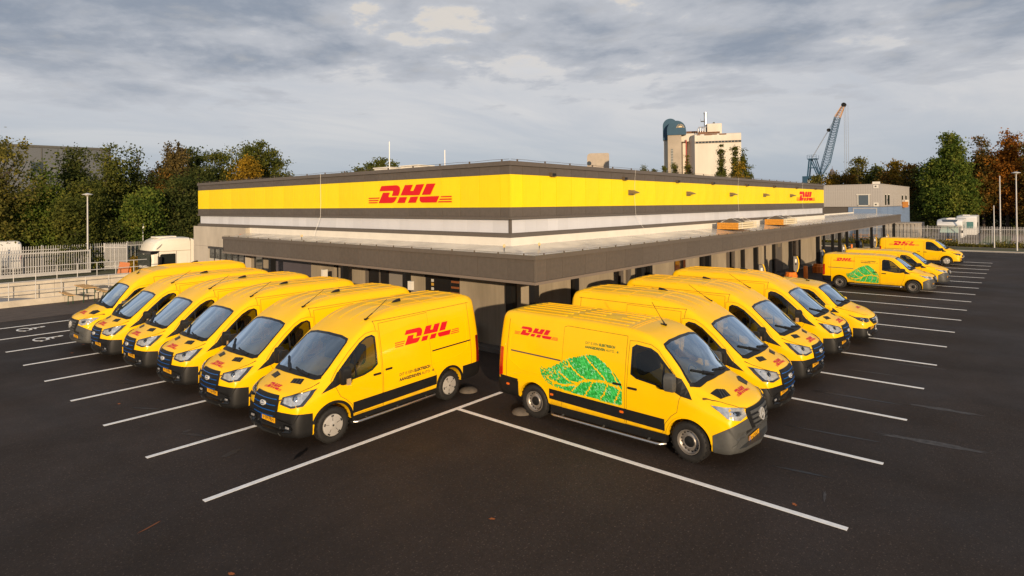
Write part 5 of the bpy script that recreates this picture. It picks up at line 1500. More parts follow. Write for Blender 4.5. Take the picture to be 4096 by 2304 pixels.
for x in (44.0, 50.2, 56.4): MB().box(x - .12, x + .12, 1.6, 1.84, 0, 2.6).build('canopy_post', POST, depot)
MB().box(-.16, .1, -.16, .1, 0, 3.2).build('wall_column', POST, depot)
struct(MB().box(.0, 39.5, -.42, .09, 0, .14).build('wall_kerb', mat('dark concrete kerb', (.13, .115, .10), .9, noise=.3, nscale=2)))
struct(MB().box(-.42, -.0, .0, 9.0, 0, .14).build('wall_kerb', MATS['dark concrete kerb']))
# canopy posts
PX = [-1.22, 5.08, 11.25, 17.45, 23.57, 29.78, 36.0, 42.2, 48.3, 54.5, 60.6]
pm = MB().box(-.11, .11, -.10, .10, 0, CZB + .049).mesh('canopy_post', POST)
for x in PX: link('canopy_post', pm, depot, (x, -1.93, 0))
for y in (3.82, 7.64, 13.4): link('canopy_post', pm, depot, (-1.2, y, 0))
for (x, y) in ((5.35, -1.75), (-1.05, 9.3)):
    MB().box(x - .10, x + .10, y - .08, y + .08, 1.75, 2.2).build('antenna_box', UPST, depot)
MB().box(-1.42, -1.31, 3.3, 3.5, 1.9, 2.2).build('antenna_box', UPST, depot)
# roof anchors
ay = mat('yellow anchor', (.8, .5, .02), .4)
for i, (x, y) in enumerate(((-.72, -.35), (.55, -.75), (-.8, 11.5))):
    t = thing('roof_anchor', ['yellow ringed anchor post on the canopy roof near its corner', 'small yellow anchor bent over on the canopy roof right of the corner', 'yellow anchor post on the canopy roof left of the logo'][i], 'anchor', (x, y, 3.36))
    MB().tube([(0, 0, 0), (0, 0, .12)], .014, 6).build('stem', POST, t)
    MB().tube([(.042 * math.cos(a), 0, .16 + .042 * math.sin(a)) for a in np.linspace(0, 2 * math.pi, 13)], .010, 6, caps=False).build('ring', ay, t)
# stacks of sandwich panels on the canopy roof
PANO = mat('orange foam edge', (.62, .27, .03), .8, noise=.25, nscale=14)
PANC = mat('cream panel sheet', (.72, .62, .42), .5)
for i, (x0, x1) in enumerate(((16.0, 18.8), (23.5, 26.4))):
    t = thing('panel_stack', ['strapped stack of orange edged panels on the canopy roof, nearer one', 'strapped stack of orange edged panels on the canopy roof, farther one'][i], 'panel stack', (x0, -1.0, 3.41))
    L_ = x1 - x0
    for k in range(3):
        z = .03 + .115 * k
        MB().box(.0 + .01 * k, .03 + .01 * k, -.55, .55, z, z + .105).build('foam_edge', PANO, t)
        MB().box(.03 + .01 * k, L_ + .02 * k, -.54 + .01 * k, .55, z + .01, z + .10).build('panel', PANC, t)
    MB().box(.3, L_ - .5, -.35, .5, 0.0, .03).build('batten', PANO, t)
    MB().add([(.5, -.25, .375), (.5, .45, .375), (.5, .1, .57), (1.9, -.25, .375), (1.9, .45, .375), (1.9, .1, .57)], [(0, 1, 2), (3, 5, 4), (0, 2, 5, 3), (1, 4, 5, 2)]).build('folded_flashing', FASC, t)
    for q in (.55, L_ - .5):
        MB().tube([(q, -.56, .03), (q, -.56, .37), (q + .2, .1, .60), (q, .56, .37)], .012, 5).build('strap', MATS['white cable'], t)
# chargers on the canopy posts, with barriers at their feet
CHG = mat('charger grey', (.16, .15, .14), .45); CHY = mat('charger yellow edge', (.85, .50, .01), .4)
OBAR = mat('orange plastic barrier', (.80, .20, .012), .5, noise=.08)
nth = {17.45: 'fourth', 23.57: 'fifth', 29.78: 'sixth', 36.0: 'seventh', 42.2: 'eighth', 48.3: 'ninth', 54.5: 'tenth'}
for x in PX[3:10]:
    t = thing('charging_station', 'grey and yellow charging unit on the %s canopy post from the corner' % nth[x], 'charger', (x + .13, -2.06, 0), R(-35), 'chargers on the canopy posts')
    side = [(-.10, .72), (-.10, 1.55), (.10, 1.55), (.20, 1.35), (.24, 1.10), (.20, .85), (.10, .62), (.04, .60)]
    MB().prism(side, 'y', -.10, .10).build('housing', CHG, t, 30)
    edge = [(.10, 1.56), (.20, 1.36), (.24, 1.10), (.20, .84), (.10, .61), (.16, .61), (.26, .84), (.30, 1.10), (.26, 1.36), (.17, 1.56)]
    MB().prism(edge, 'y', -.12, .12).build('edge_strip', CHY, t, 30)
    for s in (-1, 1):
        MB().lathe([(.001, s * .112), (.05, s * .112), (.055, s * .10)], 'y', 14, c=(.06, 0, 1.08)).build('socket', POST, t)
        MB().box(.0, .12, min(s * .101, s * .104), max(s * .101, s * .104), 1.18, 1.38).build('label_plate', UPST, t)
for x in (23.57, 29.78, 36.0):
    t = thing('post_guard', 'ribbed orange plastic guard round the foot of the %s canopy post' % nth[x], 'post guard', (x, -1.93, 0), 0, 'orange guards round the canopy posts')
    MB().lathe([(.36, 0), (.36, .42), (.33, .46), (.30, .46)], 'z', 10).build('body', OBAR, t)
    MB().lathe([(.31, .46), (.31, .56), (.29, .60), (.13, .60)], 'z', 10).build('collar', OBAR, t)
    for k in range(10):
        a = 2 * math.pi * (k + .5) / 10; M = Matrix.Rotation(a, 3, 'Z')
        for j in range(5): MB().obox(M @ Vector((.349, 0, .07 + .075 * j)), (.012, .13, .028), M @ Matrix.Rotation(R(25), 3, 'X')).build('rib', mat('dark orange slot', (.42, .07, .006), .6), t)
for i, (x, y) in enumerate(((24.75, -2.45), (25.1, -2.35))):
    tag(MB().lathe([(.001, .86), (.10, .86), (.115, .84), (.115, 0)], 'z', 18, c=(0, 0, 0)).build('bollard', OBAR, None, 40, loc=(x, y, 0)), ['left one of the two round orange bollards beside the charging post', 'right one of the two round orange bollards beside the charging post'][i], 'bollard')
for i, (x, y) in enumerate(((41.7, -1.6), (42.7, -2.2), (56.0, -2.6))):
    tag(MB().lathe([(.001, 1.25 if i < 2 else .75), (.08, 1.25 if i < 2 else .75), (.08, 0)], 'z', 12).build('bollard', OBAR, None, 40, loc=(x, y, 0)), ['tall orange bollard behind the eighth canopy post', 'tall orange bollard before the eighth canopy post', 'short orange bollard behind the rear of the farthest van'][i], 'bollard')
# concrete wheel stops, foil bundle
for i, (x, y) in enumerate(((-3.75, -1.75), (-4.1, -3.85))):
    tag(MB().lathe([(.001, .10), (.10, .095), (.18, .07), (.23, .03), (.24, 0)], 'z', 20).build('wheel_stop', mat('worn beige concrete', (.11, .09, .07), .9, noise=.3, nscale=6), None, 50, loc=(x, y, 0)), ['round concrete wheel stop behind the front left van', 'round concrete wheel stop behind the rear wheel of the leaf van'][i], 'wheel stop')
fo = MB(); rf = random.Random(5)
for (z, r_) in ((.25, .16), (.42, .13), (.60, .19)):
    b0 = len(fo.v); fo.sphere((0, 0, z), r_, 10, 7)
    for k in range(b0, len(fo.v)):
        v = fo.v[k]; q = 1 + (rf.random() - .5) * .25; fo.v[k] = (v[0] * q, v[1] * q, v[2] + (rf.random() - .5) * .04)
tag(fo.build('foil_bundle', mat('crumpled foil', (.55, .50, .45), .25, metal=.9), None, None, loc=(-.35, 1.45, .14)), 'crumpled silver foil bundle standing at the foot of the wall', 'bundle')

# ------------------------------------------------------------------ left side: ramp, railings, benches, truck
quad_sheet('ramp', [(-40, 25.16, .34), (-9.0, 25.16, .30), (-9.0, 27.02, .34), (-40, 27.02, .42)], mat('bluish ramp concrete', (.30, .30, .31), .8, noise=.15, nscale=2))
quad_sheet('ramp', [(-9.0, 25.16, .30), (-1.8, 25.16, -.6), (-1.8, 27.02, -.6), (-9.0, 27.02, .34)], MATS['bluish ramp concrete'])
kw = thing('kerb_wall', 'low pale concrete kerb wall along the ramp', 'wall', (-20, 25, 0))
for k in range(9): MB().box(-20 + 4.2 * k + .005, -20 + 4.2 * k + 4.195, -.04, .20, 0, .31).build('concrete_block', CONCL, kw)
rw_ = thing('retaining_wall', 'pale concrete retaining wall behind the ramp', 'wall', (-22, 27.02, 0))
for k in range(8): MB().box(2.6 * k * 1.0 + .005 - 0, 2.6 * k + 2.595, 0, .26, -.4, .975).build('concrete_panel', CONCL, rw_)
GALV = mat('galvanised steel', (.50, .49, .48), .5, metal=.15, noise=.12, nscale=6)
def railing(name, label, x0, x1, y, zb, zts, step, r=.021):
    t = thing(name, label, 'railing', (x0, y, zb))
    for z in zts: MB().tube([(0, 0, z - zb), (x1 - x0, 0, z - zb)], r, 8).build('rail', GALV, t)
    n = int((x1 - x0) / step)
    pm_ = MB().tube([(0, 0, 0), (0, 0, zts[0] - zb)], r * .9, 8).mesh('post', GALV)
    for k in range(n + 1): link('post', pm_, t, (k * step, 0, 0))
railing('railing', 'galvanised tube railing on the low kerb wall', -8.63 - 1.055 * 8, -2.2, 25.08, .31, (1.20, .72), 1.055)
railing('railing', 'galvanised tube railing on top of the retaining wall', -21.9, -1.9, 27.14, .975, (1.75, 1.36), .92)
WOOD = mat('pine board', (.62, .36, .12), .6, noise=.2, nscale=4, stretch=(1, 12, 1)); GREENM = mat('dark green steel', (.008, .05, .028), .5)
def trestle(name, label, cat, x, y, lx, ly, h):
    t = thing(name, label, cat, (x, y, 0), 0)
    nb = 2 if h > .6 else 1
    for k in range(nb): MB().box(-lx / 2 + lx * k / nb + .004, -lx / 2 + lx * (k + 1) / nb - .004, -ly / 2, ly / 2, h - .03, h).build('board', WOOD, t)
    for sy in (-1, 1):
        for sx in (-1, 1): MB().bar((sx * (lx / 2 - .03), sy * (ly / 2 - .35), 0), (sx * (lx / 2 - .04), sy * (ly / 2 - .35), h - .03), .03).build('leg', GREENM, t)
        MB().bar((-lx / 2 + .04, sy * (ly / 2 - .35), h - .10), (lx / 2 - .04, sy * (ly / 2 - .35), h - .10), .025).build('cross_bar', GREENM, t)
        MB().bar((0, sy * (ly / 2 - .35), h - .10), (0, sy * (ly / 2 - .85), h - .035), .02).build('brace', GREENM, t)
trestle('beer_table', 'pine trestle table with green legs between two benches', 'table', -5.63, 24.45, .55, 2.0, .78)
trestle('beer_bench', 'pine trestle bench left of the trestle table', 'bench', -6.42, 24.45, .27, 2.0, .48)
trestle('beer_bench', 'pine trestle bench between the table and the vans', 'bench', -4.88, 24.60, .27, 2.0, .48)

def lorry():
    t = thing('lorry', 'cream truck cab with a high sleeper roof parked beyond the depot corner', 'truck', (-.72, 30.0, -1.15))
    CREAM = mat('cream truck paint', (.80, .74, .62), .35, noise=.03, nscale=3, coat=.3)
    # side profile x (from nose) , z ; width 2.5
    prof = [(.10, .45), (.0, .9), (.02, 2.15), (.06, 2.55), (.0, 3.02), (.10, 3.22), (.22, 3.55), (.42, 3.78), (.75, 3.93), (1.4, 3.98), (2.35, 3.93), (2.42, 3.7), (2.42, .8), (2.2, .45)]
    secs = []
    for (y, ins) in ((0, .10), (.06, .03), (.16, .0), (1.25, -.05), (2.34, .0), (2.44, .03), (2.5, .10)):
        secs.append([(x + (ins if x < 1.0 else -ins * .3), y, z - (ins * .8 if z > 3.2 else 0)) for x, z in prof])
    n = len(prof); mb = MB(); vs = [p for s_ in secs for p in s_]; fs = []
    for i in range(len(secs) - 1):
        for k in range(n): fs.append((i * n + k, (i + 1) * n + k, (i + 1) * n + (k + 1) % n, i * n + (k + 1) % n))
    fs += [tuple(range(n)), tuple((len(secs) - 1) * n + k for k in range(n))]
    mb.add(vs, fs).build('cab', CREAM, t, 40)
    MB().box(-.035, .05, .12, 2.38, 2.16, 2.95).build('windscreen', mat('green tinted glass', (.010, .020, .014), .2, spec=.25), t)
    MB().prism([(-.06, 2.96), (-.03, 3.16), (.08, 3.18), (.50, 3.16), (.34, 2.98), (.05, 2.94)], 'y', -.015, 2.515).build('sun_visor', mat('black visor', (.012, .012, .014), .15), t, 40)
    w = MB().prism([(.55, 2.12), (.52, 2.86), (.60, 2.94), (1.42, 2.94), (1.46, 2.90), (1.46, 2.12)], 'y', -.012, .02).build('side_window', WINGL, t)
    MB().prism([(.28, 3.28), (.34, 3.34), (.62, 3.60), (.66, 3.60), (.52, 3.40), (.34, 3.26)], 'y', -.02, .03).build('roof_lamp', LAMPC, t)
    MB().obox((.42, -.24, 2.50), (.16, .22, .58)).build('mirror', BLACKP, t); MB().bar((.40, 0, 2.80), (.42, -.22, 2.76), .04).build('mirror_arm', BLACKP, t)
    MB().box(.42, .46, -.006, .0, 1.0, 3.1).build('door_gap', GREYP, t); MB().box(1.5, 1.52, -.006, .0, 1.0, 3.1).build('door_gap', GREYP, t)
    MB().box(.1, 2.40, -.008, 0, 3.10, 3.125).build('roof_gap', mat('tan gap', (.3, .25, .17), .8), t)
    MB().box(1.70, 2.20, -.012, 0, 2.05, 2.95).build('side_locker', CREAM, t)
    MB().prism([(2.42, .9), (2.42, 3.9), (2.75, 3.7), (2.80, .9)], 'y', .02, .08).build('side_fairing', CREAM, t)
    MB().box(-.04, .10, .2, 2.3, 1.0, 2.0).build('grille', GREYP, t)
    MB().box(-.10, .3, 0, 2.5, .35, .95).build('bumper', CREAM, t)
    MB().box(.55, 1.8, .8, 1.7, 3.95, 4.05).build('roof_hatch', UPST, t)
    for x in (.55, ):
        wl = bpy.data.objects.new('wheel', None); COL.objects.link(wl); wl.parent = t; wl.location = (1.2, .18, .5)
        MB().lathe([(.28, .14), (.44, .16), (.5, .1), (.5, -.14), (.28, -.14)], 'y', 24, close=True).build('tyre', RUBBER, wl, 40)
        MB().lathe([(.28, -.10), (.2, -.06), (.001, -.08)], 'y', 20).build('rim', SILVER, wl, 40)
    MB().box(3.0, 12.5, -.02, 2.52, 1.1, 3.75).build('trailer_box', mat('grey trailer', (.22, .23, .25), .5), t)
lorry_later = lorry
def rest_left():
    t = thing('loading_guard', 'orange loading guard post beside the nose of the cream truck', 'guard', (-2.0, 31.2, -.9))
    MB().obox((0, 0, 1.5), (.55, .14, 1.5), Matrix.Rotation(R(12), 3, 'Y')).build('panel', mat('salmon panel', (.62, .22, .09), .6), t)
    MB().obox((.42, .1, 1.2), (.18, .14, 1.4)).build('upright', OBAR, t)
    # sliding gate, fence, lamp
    g = thing('sliding_gate', 'galvanised sliding gate with upright bars on a steel beam', 'gate', (-22, 40, .08))
    L_ = 20.5
    MB().box(0, L_, -.07, .07, .0, .24).build('bottom_beam', GALV, g); MB().box(0, L_, -.05, .05, 1.58, 1.66).build('top_rail', GALV, g)
    for x in (0, 5.1, 10.2, 15.3, L_ - .08): MB().box(x, x + .08, -.05, .05, .24, 1.58).build('gate_post', GALV, g)
    bm_ = MB().box(-.013, .013, -.013, .013, .24, 1.72).mesh('gate_bar', GALV)
    for k in range(146): link('gate_bar', bm_, g, (.16 + .14 * k, 0, 0))
    def palisade(name, label, p0, p1, pitch, h=2.1, post=2.75, zb=.08, dz=0.0):
        p0, p1 = Vector(p0), Vector(p1); d = (p1 - p0); L2 = d.length; d.normalize()
        t = thing(name, label, 'fence', p0, math.atan2(d.y, d.x))
        for z in (.30, h - .28): MB().box(0, L2, -.02, .02, z - .025, z + .025).build('rail', GALV, t)
        pk = MB().box(-.018, .018, -.030, -.022, zb, h - .03); pk.add([(-.018, -.030, h - .03), (.018, -.030, h - .03), (.018, -.022, h - .03), (-.018, -.022, h - .03), (0, -.026, h + .02)], [(0, 1, 4), (1, 2, 4), (2, 3, 4), (3, 0, 4)])
        pkm = pk.mesh('picket', GALV)
        for k in range(int(L2 / pitch)): link('picket', pkm, t, (.05 + pitch * k, 0, 0))
        pom = MB().box(-.035, .035, .021, .09, 0, h + .05).mesh('post', GALV)
        for k in range(int(L2 / post) + 1): link('post', pom, t, (post * k, 0, 0))
        return t
    palisade('palisade_fence', 'galvanised palisade fence before the dark trees on the left', (-26, 42, 0), (14, 42, 0), .145)
    palisade('palisade_fence', 'short palisade panel set at an angle beside the sliding gate', (-.2, 41.6, 0), (1.0, 40.4, 0), .075, 2.05, 1.65)
    palisade('palisade_fence', 'galvanised palisade fence across the far end of the yard', (64.4, 12, 0), (64.4, -26, 0), .135)
    return palisade
# ------------------------------------------------------------------ foliage
def leaf_mat(name, cols, trans=.42):
    if name in MATS: return MATS[name]
    m = bpy.data.materials.new(name); m.use_nodes = True; MATS[name] = m
    nt = m.node_tree
    for n in list(nt.nodes): nt.nodes.remove(n)
    N = nt.nodes.new; L = nt.links.new
    o = N('ShaderNodeOutputMaterial'); geo = N('ShaderNodeNewGeometry'); cr = N('ShaderNodeValToRGB')
    cr.color_ramp.interpolation = 'LINEAR'
    els = cr.color_ramp.elements
    while len(els) < len(cols): els.new(.5)
    for i, c in enumerate(cols): els[i].position = i / (len(cols) - 1); els[i].color = tuple(c) + (1,)
    tc = N('ShaderNodeTexCoord'); nz = N('ShaderNodeTexNoise'); nz.inputs['Scale'].default_value = .55; nz.inputs['Detail'].default_value = 2
    L(tc.outputs['Object'], nz.inputs['Vector'])
    mx = N('ShaderNodeMath'); mx.operation = 'MULTIPLY_ADD'; mx.inputs[1].default_value = .55; L(geo.outputs['Random Per Island'], mx.inputs[0])
    mr = N('ShaderNodeMapRange'); mr.inputs[1].default_value = .35; mr.inputs[2].default_value = .65; mr.inputs[3].default_value = 0; mr.inputs[4].default_value = .45
    L(nz.outputs['Fac'], mr.inputs[0]); L(mr.outputs[0], mx.inputs[2]); L(mx.outputs[0], cr.inputs[0])
    d = N('ShaderNodeBsdfDiffuse'); t = N('ShaderNodeBsdfTranslucent'); ms = N('ShaderNodeMixShader'); ms.inputs[0].default_value = trans
    for e_ in els: e_.color = tuple(min(1, c * 1.7) for c in e_.color[:3]) + (1,)
    L(cr.outputs[0], d.inputs[0]); L(cr.outputs[0], t.inputs[0]); L(d.outputs[0], ms.inputs[1]); L(t.outputs[0], ms.inputs[2]); L(ms.outputs[0], o.inputs[0])
    return m
BARK = mat('bark', (.055, .042, .032), .9, noise=.3, nscale=6, bump=.4, bscale=15)
FG = {
 'green': leaf_mat('green leaves', [(.020, .028, .008), (.042, .052, .013), (.078, .084, .018), (.13, .118, .024)]),
 'bright': leaf_mat('bright green leaves', [(.022, .040, .009), (.048, .074, .014), (.090, .112, .020), (.16, .15, .03)]),
 'dark': leaf_mat('dark green leaves', [(.014, .021, .007), (.029, .040, .012), (.052, .060, .017), (.088, .085, .022)]),
 'olive': leaf_mat('olive yellow leaves', [(.032, .036, .011), (.066, .066, .017), (.11, .096, .022), (.17, .14, .03)]),
 'gold': leaf_mat('golden leaves', [(.05, .040, .010), (.12, .082, .012), (.21, .13, .015), (.32, .19, .02)]),
 'brown': leaf_mat('russet leaves', [(.030, .026, .013), (.058, .045, .019), (.095, .070, .025), (.14, .098, .03)]),
 'orange': leaf_mat('orange leaves', [(.045, .024, .008), (.12, .050, .010), (.22, .085, .013), (.32, .14, .02)]),
 'mixed': leaf_mat('green to russet leaves', [(.026, .030, .010), (.055, .050, .014), (.12, .070, .016), (.22, .095, .018)]),
}
def leaf_mesh(name, C, size, m, rng, flat=.0, asp=1.5):
    n = len(C)
    d1 = rng.normal(size=(n, 3)); d1[:, 2] *= (1 - flat); d1 /= np.linalg.norm(d1, axis=1)[:, None]
    d2 = rng.normal(size=(n, 3)); d2 -= (d2 * d1).sum(1)[:, None] * d1; d2 /= np.linalg.norm(d2, axis=1)[:, None]
    s = size * (.6 + .8 * rng.random(n))[:, None]
    V = np.empty((n, 4, 3)); V[:, 0] = C - d1 * s * asp * .5; V[:, 1] = C + d2 * s * .5; V[:, 2] = C + d1 * s * asp * .5; V[:, 3] = C - d2 * s * .5
    me = bpy.data.meshes.new(name)
    me.vertices.add(n * 4); me.vertices.foreach_set('co', V.astype(np.float32).ravel())
    me.loops.add(n * 4); me.loops.foreach_set('vertex_index', np.arange(n * 4, dtype=np.int32))
    me.polygons.add(n); me.polygons.foreach_set('loop_start', np.arange(0, n * 4, 4, dtype=np.int32))
    me.materials.append(m); me.update(calc_edges=True)
    return me
def lobes_leaves(lobes, nclump, per, rc, rng, fill=.5, droop=0.0):
    """leaf centres grouped in clumps near the surface of a set of ellipsoids"""
    w = np.array([l[3] * l[4] * l[5] for l in lobes]) ** .67; w /= w.sum(); out = []
    for l, ww in zip(lobes, w):
        k = max(3, int(nclump * ww))
        d = rng.normal(size=(k, 3)); d /= np.linalg.norm(d, axis=1)[:, None]
        r = fill + (1.04 - fill) * rng.random(k) ** .6
        r *= 1 + .16 * np.sin(d[:, 0] * 7 + l[0]) * np.cos(d[:, 2] * 6 + l[1])
        c = np.array(l[:3]) + d * r[:, None] * np.array(l[3:6])
        q = rng.normal(size=(k, per, 3)) * (rc * (.6 + .8 * rng.random(k)))[:, None, None]
        q[:, :, 2] *= .62
        if droop: q[:, :, 2] -= np.abs(rng.normal(size=(k, per))) * droop; q[:, :, :2] *= .6
        out.append((c[:, None, :] + q).reshape(-1, 3))
    return np.concatenate(out)
def tree(name, label, x, y, h, crown, kind, leaf=.20, nclump=220, per=48, rc=.42, seed=1, z0=0.0, trunk=.22, group=None, cat='tree', droop=0.0, fill=.5, bare=0.2):
    """crown: lobes (dx,dy,z,rx,ry,rz)"""
    rng = np.random.default_rng(seed); t = thing(name, label, cat, (x, y, z0), 0, group)
    tb = MB(); rr = random.Random(seed)
    zt = max(l[2] + l[5] * .5 for l in crown)
    pts = [(0, 0, -.1)]; k = 6
    for i in range(1, k + 1): pts.append((rr.uniform(-.12, .12) * i / 2, rr.uniform(-.12, .12) * i / 2, zt * i / k))
    tb.tube(pts, [trunk * (1 - .82 * i / k) * (1.25 if i == 0 else 1) for i in range(k + 1)], 8)
    for l in crown:
        for j in range(4):
            zb = zt * rr.uniform(.25, .7); zb = min(zb, l[2])
            a = rr.uniform(0, 6.28); e = (l[0] + l[3] * .75 * math.cos(a), l[1] + l[4] * .75 * math.sin(a), l[2] + l[5] * rr.uniform(-.3, .6))
            s_ = (0, 0, zb); mid_ = tuple((s_[q] + e[q]) / 2 + (.15 if q == 2 else 0) for q in range(3))
            tb.tube([s_, mid_, e], [trunk * .42, trunk * .25, trunk * .08], 5)
    tb.build('trunk', BARK, t, 50)
    C = lobes_leaves(crown, nclump, int(per * 1.75), rc, rng, fill, droop)
    C = C[C[:, 2] > .15]
    link('crown', leaf_mesh('crown', C, leaf * .72, FG[kind], rng), t)
    return t
def blob_crown(w, z0, z1, n, seed, taper=.6, d=None):
    """stack of lobes from z0 to z1, w wide; taper: width at the top"""
    r = random.Random(seed); out = []; d = d or w
    for i in range(n):
        t = i / max(1, n - 1); ww = w * (1 - (1 - taper) * t ** 1.3) * (.75 + .25 * math.sin(math.pi * min(1, t * 1.15 + .15)))
        z = z0 + (z1 - z0) * (.12 + .76 * t); rz = (z1 - z0) / n * .85
        for j in range(2 if ww > 2.0 else 1):
            a = r.uniform(0, 6.28); q = ww * .22
            out.append((q * math.cos(a), q * math.sin(a) * d / w, z + r.uniform(-.3, .3), ww * .36, ww * .36 * d / w, rz))
    return out
# trees and shrubs beyond the left fence
T_ = tree
T_('willow_tree', 'sparse yellowing willow at the left edge', -6.3, 47.2, 10, blob_crown(8.5, 2.0, 10.1, 5, 1, .8), 'olive', .20, 230, 44, .55, 1, fill=.35, droop=.25)
T_('young_tree', 'fresh green pointed tree left of the lamp post', -2.9, 46.8, 8, blob_crown(5.2, .3, 8.7, 6, 2, .28), 'bright', .19, 300, 46, .38, 2)
T_('dark_tree', 'dark green bushy tree behind the lamp post', .3, 51.4, 9, blob_crown(5.2, 1, 9.4, 5, 3, .6), 'dark', .2, 240, 46, .42, 3)
T_('tall_tree', 'tall wispy dark green tree with a pointed top', 2.3, 49.5, 10, blob_crown(5.0, 1, 10.4, 6, 4, .4), 'green', .2, 260, 46, .42, 4)
T_('tall_tree', 'wispy green tree beside the gap of sky', 4.7, 50.6, 9.7, blob_crown(4.6, 1, 10.0, 6, 5, .4), 'dark', .2, 250, 46, .42, 5)
T_('birch_tree', 'russet drooping birch behind the fence', 9.3, 55.1, 11, blob_crown(7.2, 2.4, 11.6, 6, 6, .55), 'brown', .2, 340, 44, .42, 6, droop=.5, fill=.4)
T_('dark_tree', 'dark tree behind the russet birch', 14.0, 61.0, 11, blob_crown(5.5, 1, 11.4, 5, 7, .55), 'dark', .24, 230, 44, .5, 7)
T_('autumn_tree', 'orange tinged tree left of the round green tree', 18.4, 64.5, 10.6, blob_crown(7.0, 1, 11.1, 5, 8, .7), 'green', .25, 240, 44, .5, 8)
T_('autumn_tree', 'small orange crown before the round green tree', 20.6, 62.0, 9.5, blob_crown(4.5, 4, 10.6, 4, 9, .8), 'gold', .24, 150, 40, .45, 9)
T_('round_tree', 'broad round green tree above the depot roof', 25.2, 67.6, 12.6, blob_crown(9.6, 2, 13.2, 5, 10, .8), 'green', .25, 420, 46, .5, 10)
T_('willow_shrub', 'round light green shrub right of the lamp post', 3.4, 44.9, 5.6, blob_crown(5.0, .4, 5.9, 4, 11, .7), 'bright', .18, 260, 44, .40, 11, cat='shrub', trunk=.12)
T_('shrub', 'olive shrub behind the lamp post', -.9, 44.6, 6, blob_crown(4.6, .5, 6.5, 4, 12, .7), 'green', .18, 230, 44, .40, 12, cat='shrub', trunk=.12)
T_('shrub', 'dense dark green shrub at the foot of the lamp post', -1.5, 43.4, 4.6, blob_crown(4.2, .2, 4.9, 3, 13, .8), 'green', .17, 230, 44, .36, 13, cat='shrub', trunk=.1)
T_('shrub', 'green shrub below the pointed tree', -4.4, 46.4, 5, blob_crown(4.6, .2, 5.2, 3, 14, .8), 'green', .17, 230, 44, .36, 14, cat='shrub', trunk=.1)
T_('shrub', 'yellow flecked shrub at the left edge behind the white van', -9.2, 48.8, 3.4, blob_crown(4.2, .2, 3.6, 3, 15, .8), 'gold', .17, 150, 40, .36, 15, cat='shrub', trunk=.1)
T_('shrub', 'low dark shrub behind the angled fence panel', .9, 44.0, 3, blob_crown(4.0, .1, 3.0, 3, 16, .9), 'dark', .17, 170, 44, .36, 16, cat='shrub', trunk=.1)
T_('shrub', 'dark shrub between the round shrub and the depot', 6.9, 47.0, 6.5, blob_crown(5.0, .4, 6.9, 4, 17, .8), 'dark', .19, 230, 44, .40, 17, cat='shrub', trunk=.12)
T_('shrub', 'tall dark shrub beside the depot wall', 10.2, 50.5, 7.5, blob_crown(5.4, .5, 8.0, 4, 18, .8), 'dark', .2, 220, 44, .42, 18, cat='shrub', trunk=.12)
T_('shrub', 'brown green shrub under the russet birch', 7.6, 51.5, 7, blob_crown(4.8, .5, 7.6, 4, 19, .7), 'mixed', .2, 200, 44, .42, 19, cat='shrub', trunk=.12)
T_('shrub', 'shaded shrub under the yellowing willow', -8.2, 50.5, 6, blob_crown(7, .3, 6.2, 3, 20, .9), 'dark', .2, 230, 44, .45, 20, cat='shrub', trunk=.12)
# a dim thicket fills the gaps between them
rngb = np.random.default_rng(77)
Cb = lobes_leaves([(x_, 53.5 + 1.5 * math.sin(x_), 2.7, 3.2, 1.8, 2.9) for x_ in np.arange(-14, 22, 3.0)], 700, 34, .5, rngb, .3)
stuff(link('thicket', leaf_mesh('thicket', Cb[Cb[:, 2] > 0], .28, FG['dark'], rngb)), 'dim thicket between the trees behind the left fence', 'undergrowth')
# behind the depot roof, poplars
T_('conifer', 'clump of dark pointed conifer tops above the depot roof', 26.9, 43.5, 10, [(-1.6, 1.2, 7.2, 1.0, 1.0, 1.8), (-.5, .4, 8.0, .9, .9, 2.0), (.4, -.3, 8.4, .8, .8, 2.0), (1.5, -1.1, 8.0, .8, .8, 1.7), (-2.6, 1.8, 7.0, .8, .8, 1.5)], 'green', .2, 190, 46, .32, 30)
T_('garden_tree', 'golden twiggy treetop above the long roof edge', 58.5, 13.5, 8.2, blob_crown(2.4, 5, 8.6, 2, 31, .9), 'gold', .22, 50, 26, .35, 31)
pops = [(124.9, 42.1, 19.3, 4.0, 'left one of the two tall poplars before the silo'), (126.0, 39.1, 19.8, 3.4, 'right one of the two tall poplars before the silo'), (126.6, 37.6, 18.0, 3.8, 'slightly shorter poplar touching the tall right one'),
        (138.7, 60.4, 17.0, 4.2, 'poplar before the silo stair window'), (140.1, 57.2, 17.8, 5.6, 'broad poplar before the red pipe'), (137.5, 62.9, 16.0, 3.2, 'small poplar left of the silo tower'), (135.0, 67.7, 15.2, 2.6, 'tiny treetop over the roof farthest left'), (136.3, 65.3, 14.8, 2.4, 'tiny treetop over the roof between poplars')]
for i, (x, y, h, w, lb) in enumerate(pops):
    T_('poplar_tree', lb, x, y, h, blob_crown(w * .78, 5, h, 9, 40 + i, .2), 'green' if i not in (4,) else 'olive', .28, 270, 40, .36, 40 + i)
T_('poplar_tree', 'low green shoulder beside the tall poplars', 127.3, 36.4, 12, blob_crown(2.6, 5, 13.0, 4, 49, .5), 'green', .30, 100, 36, .45, 49)
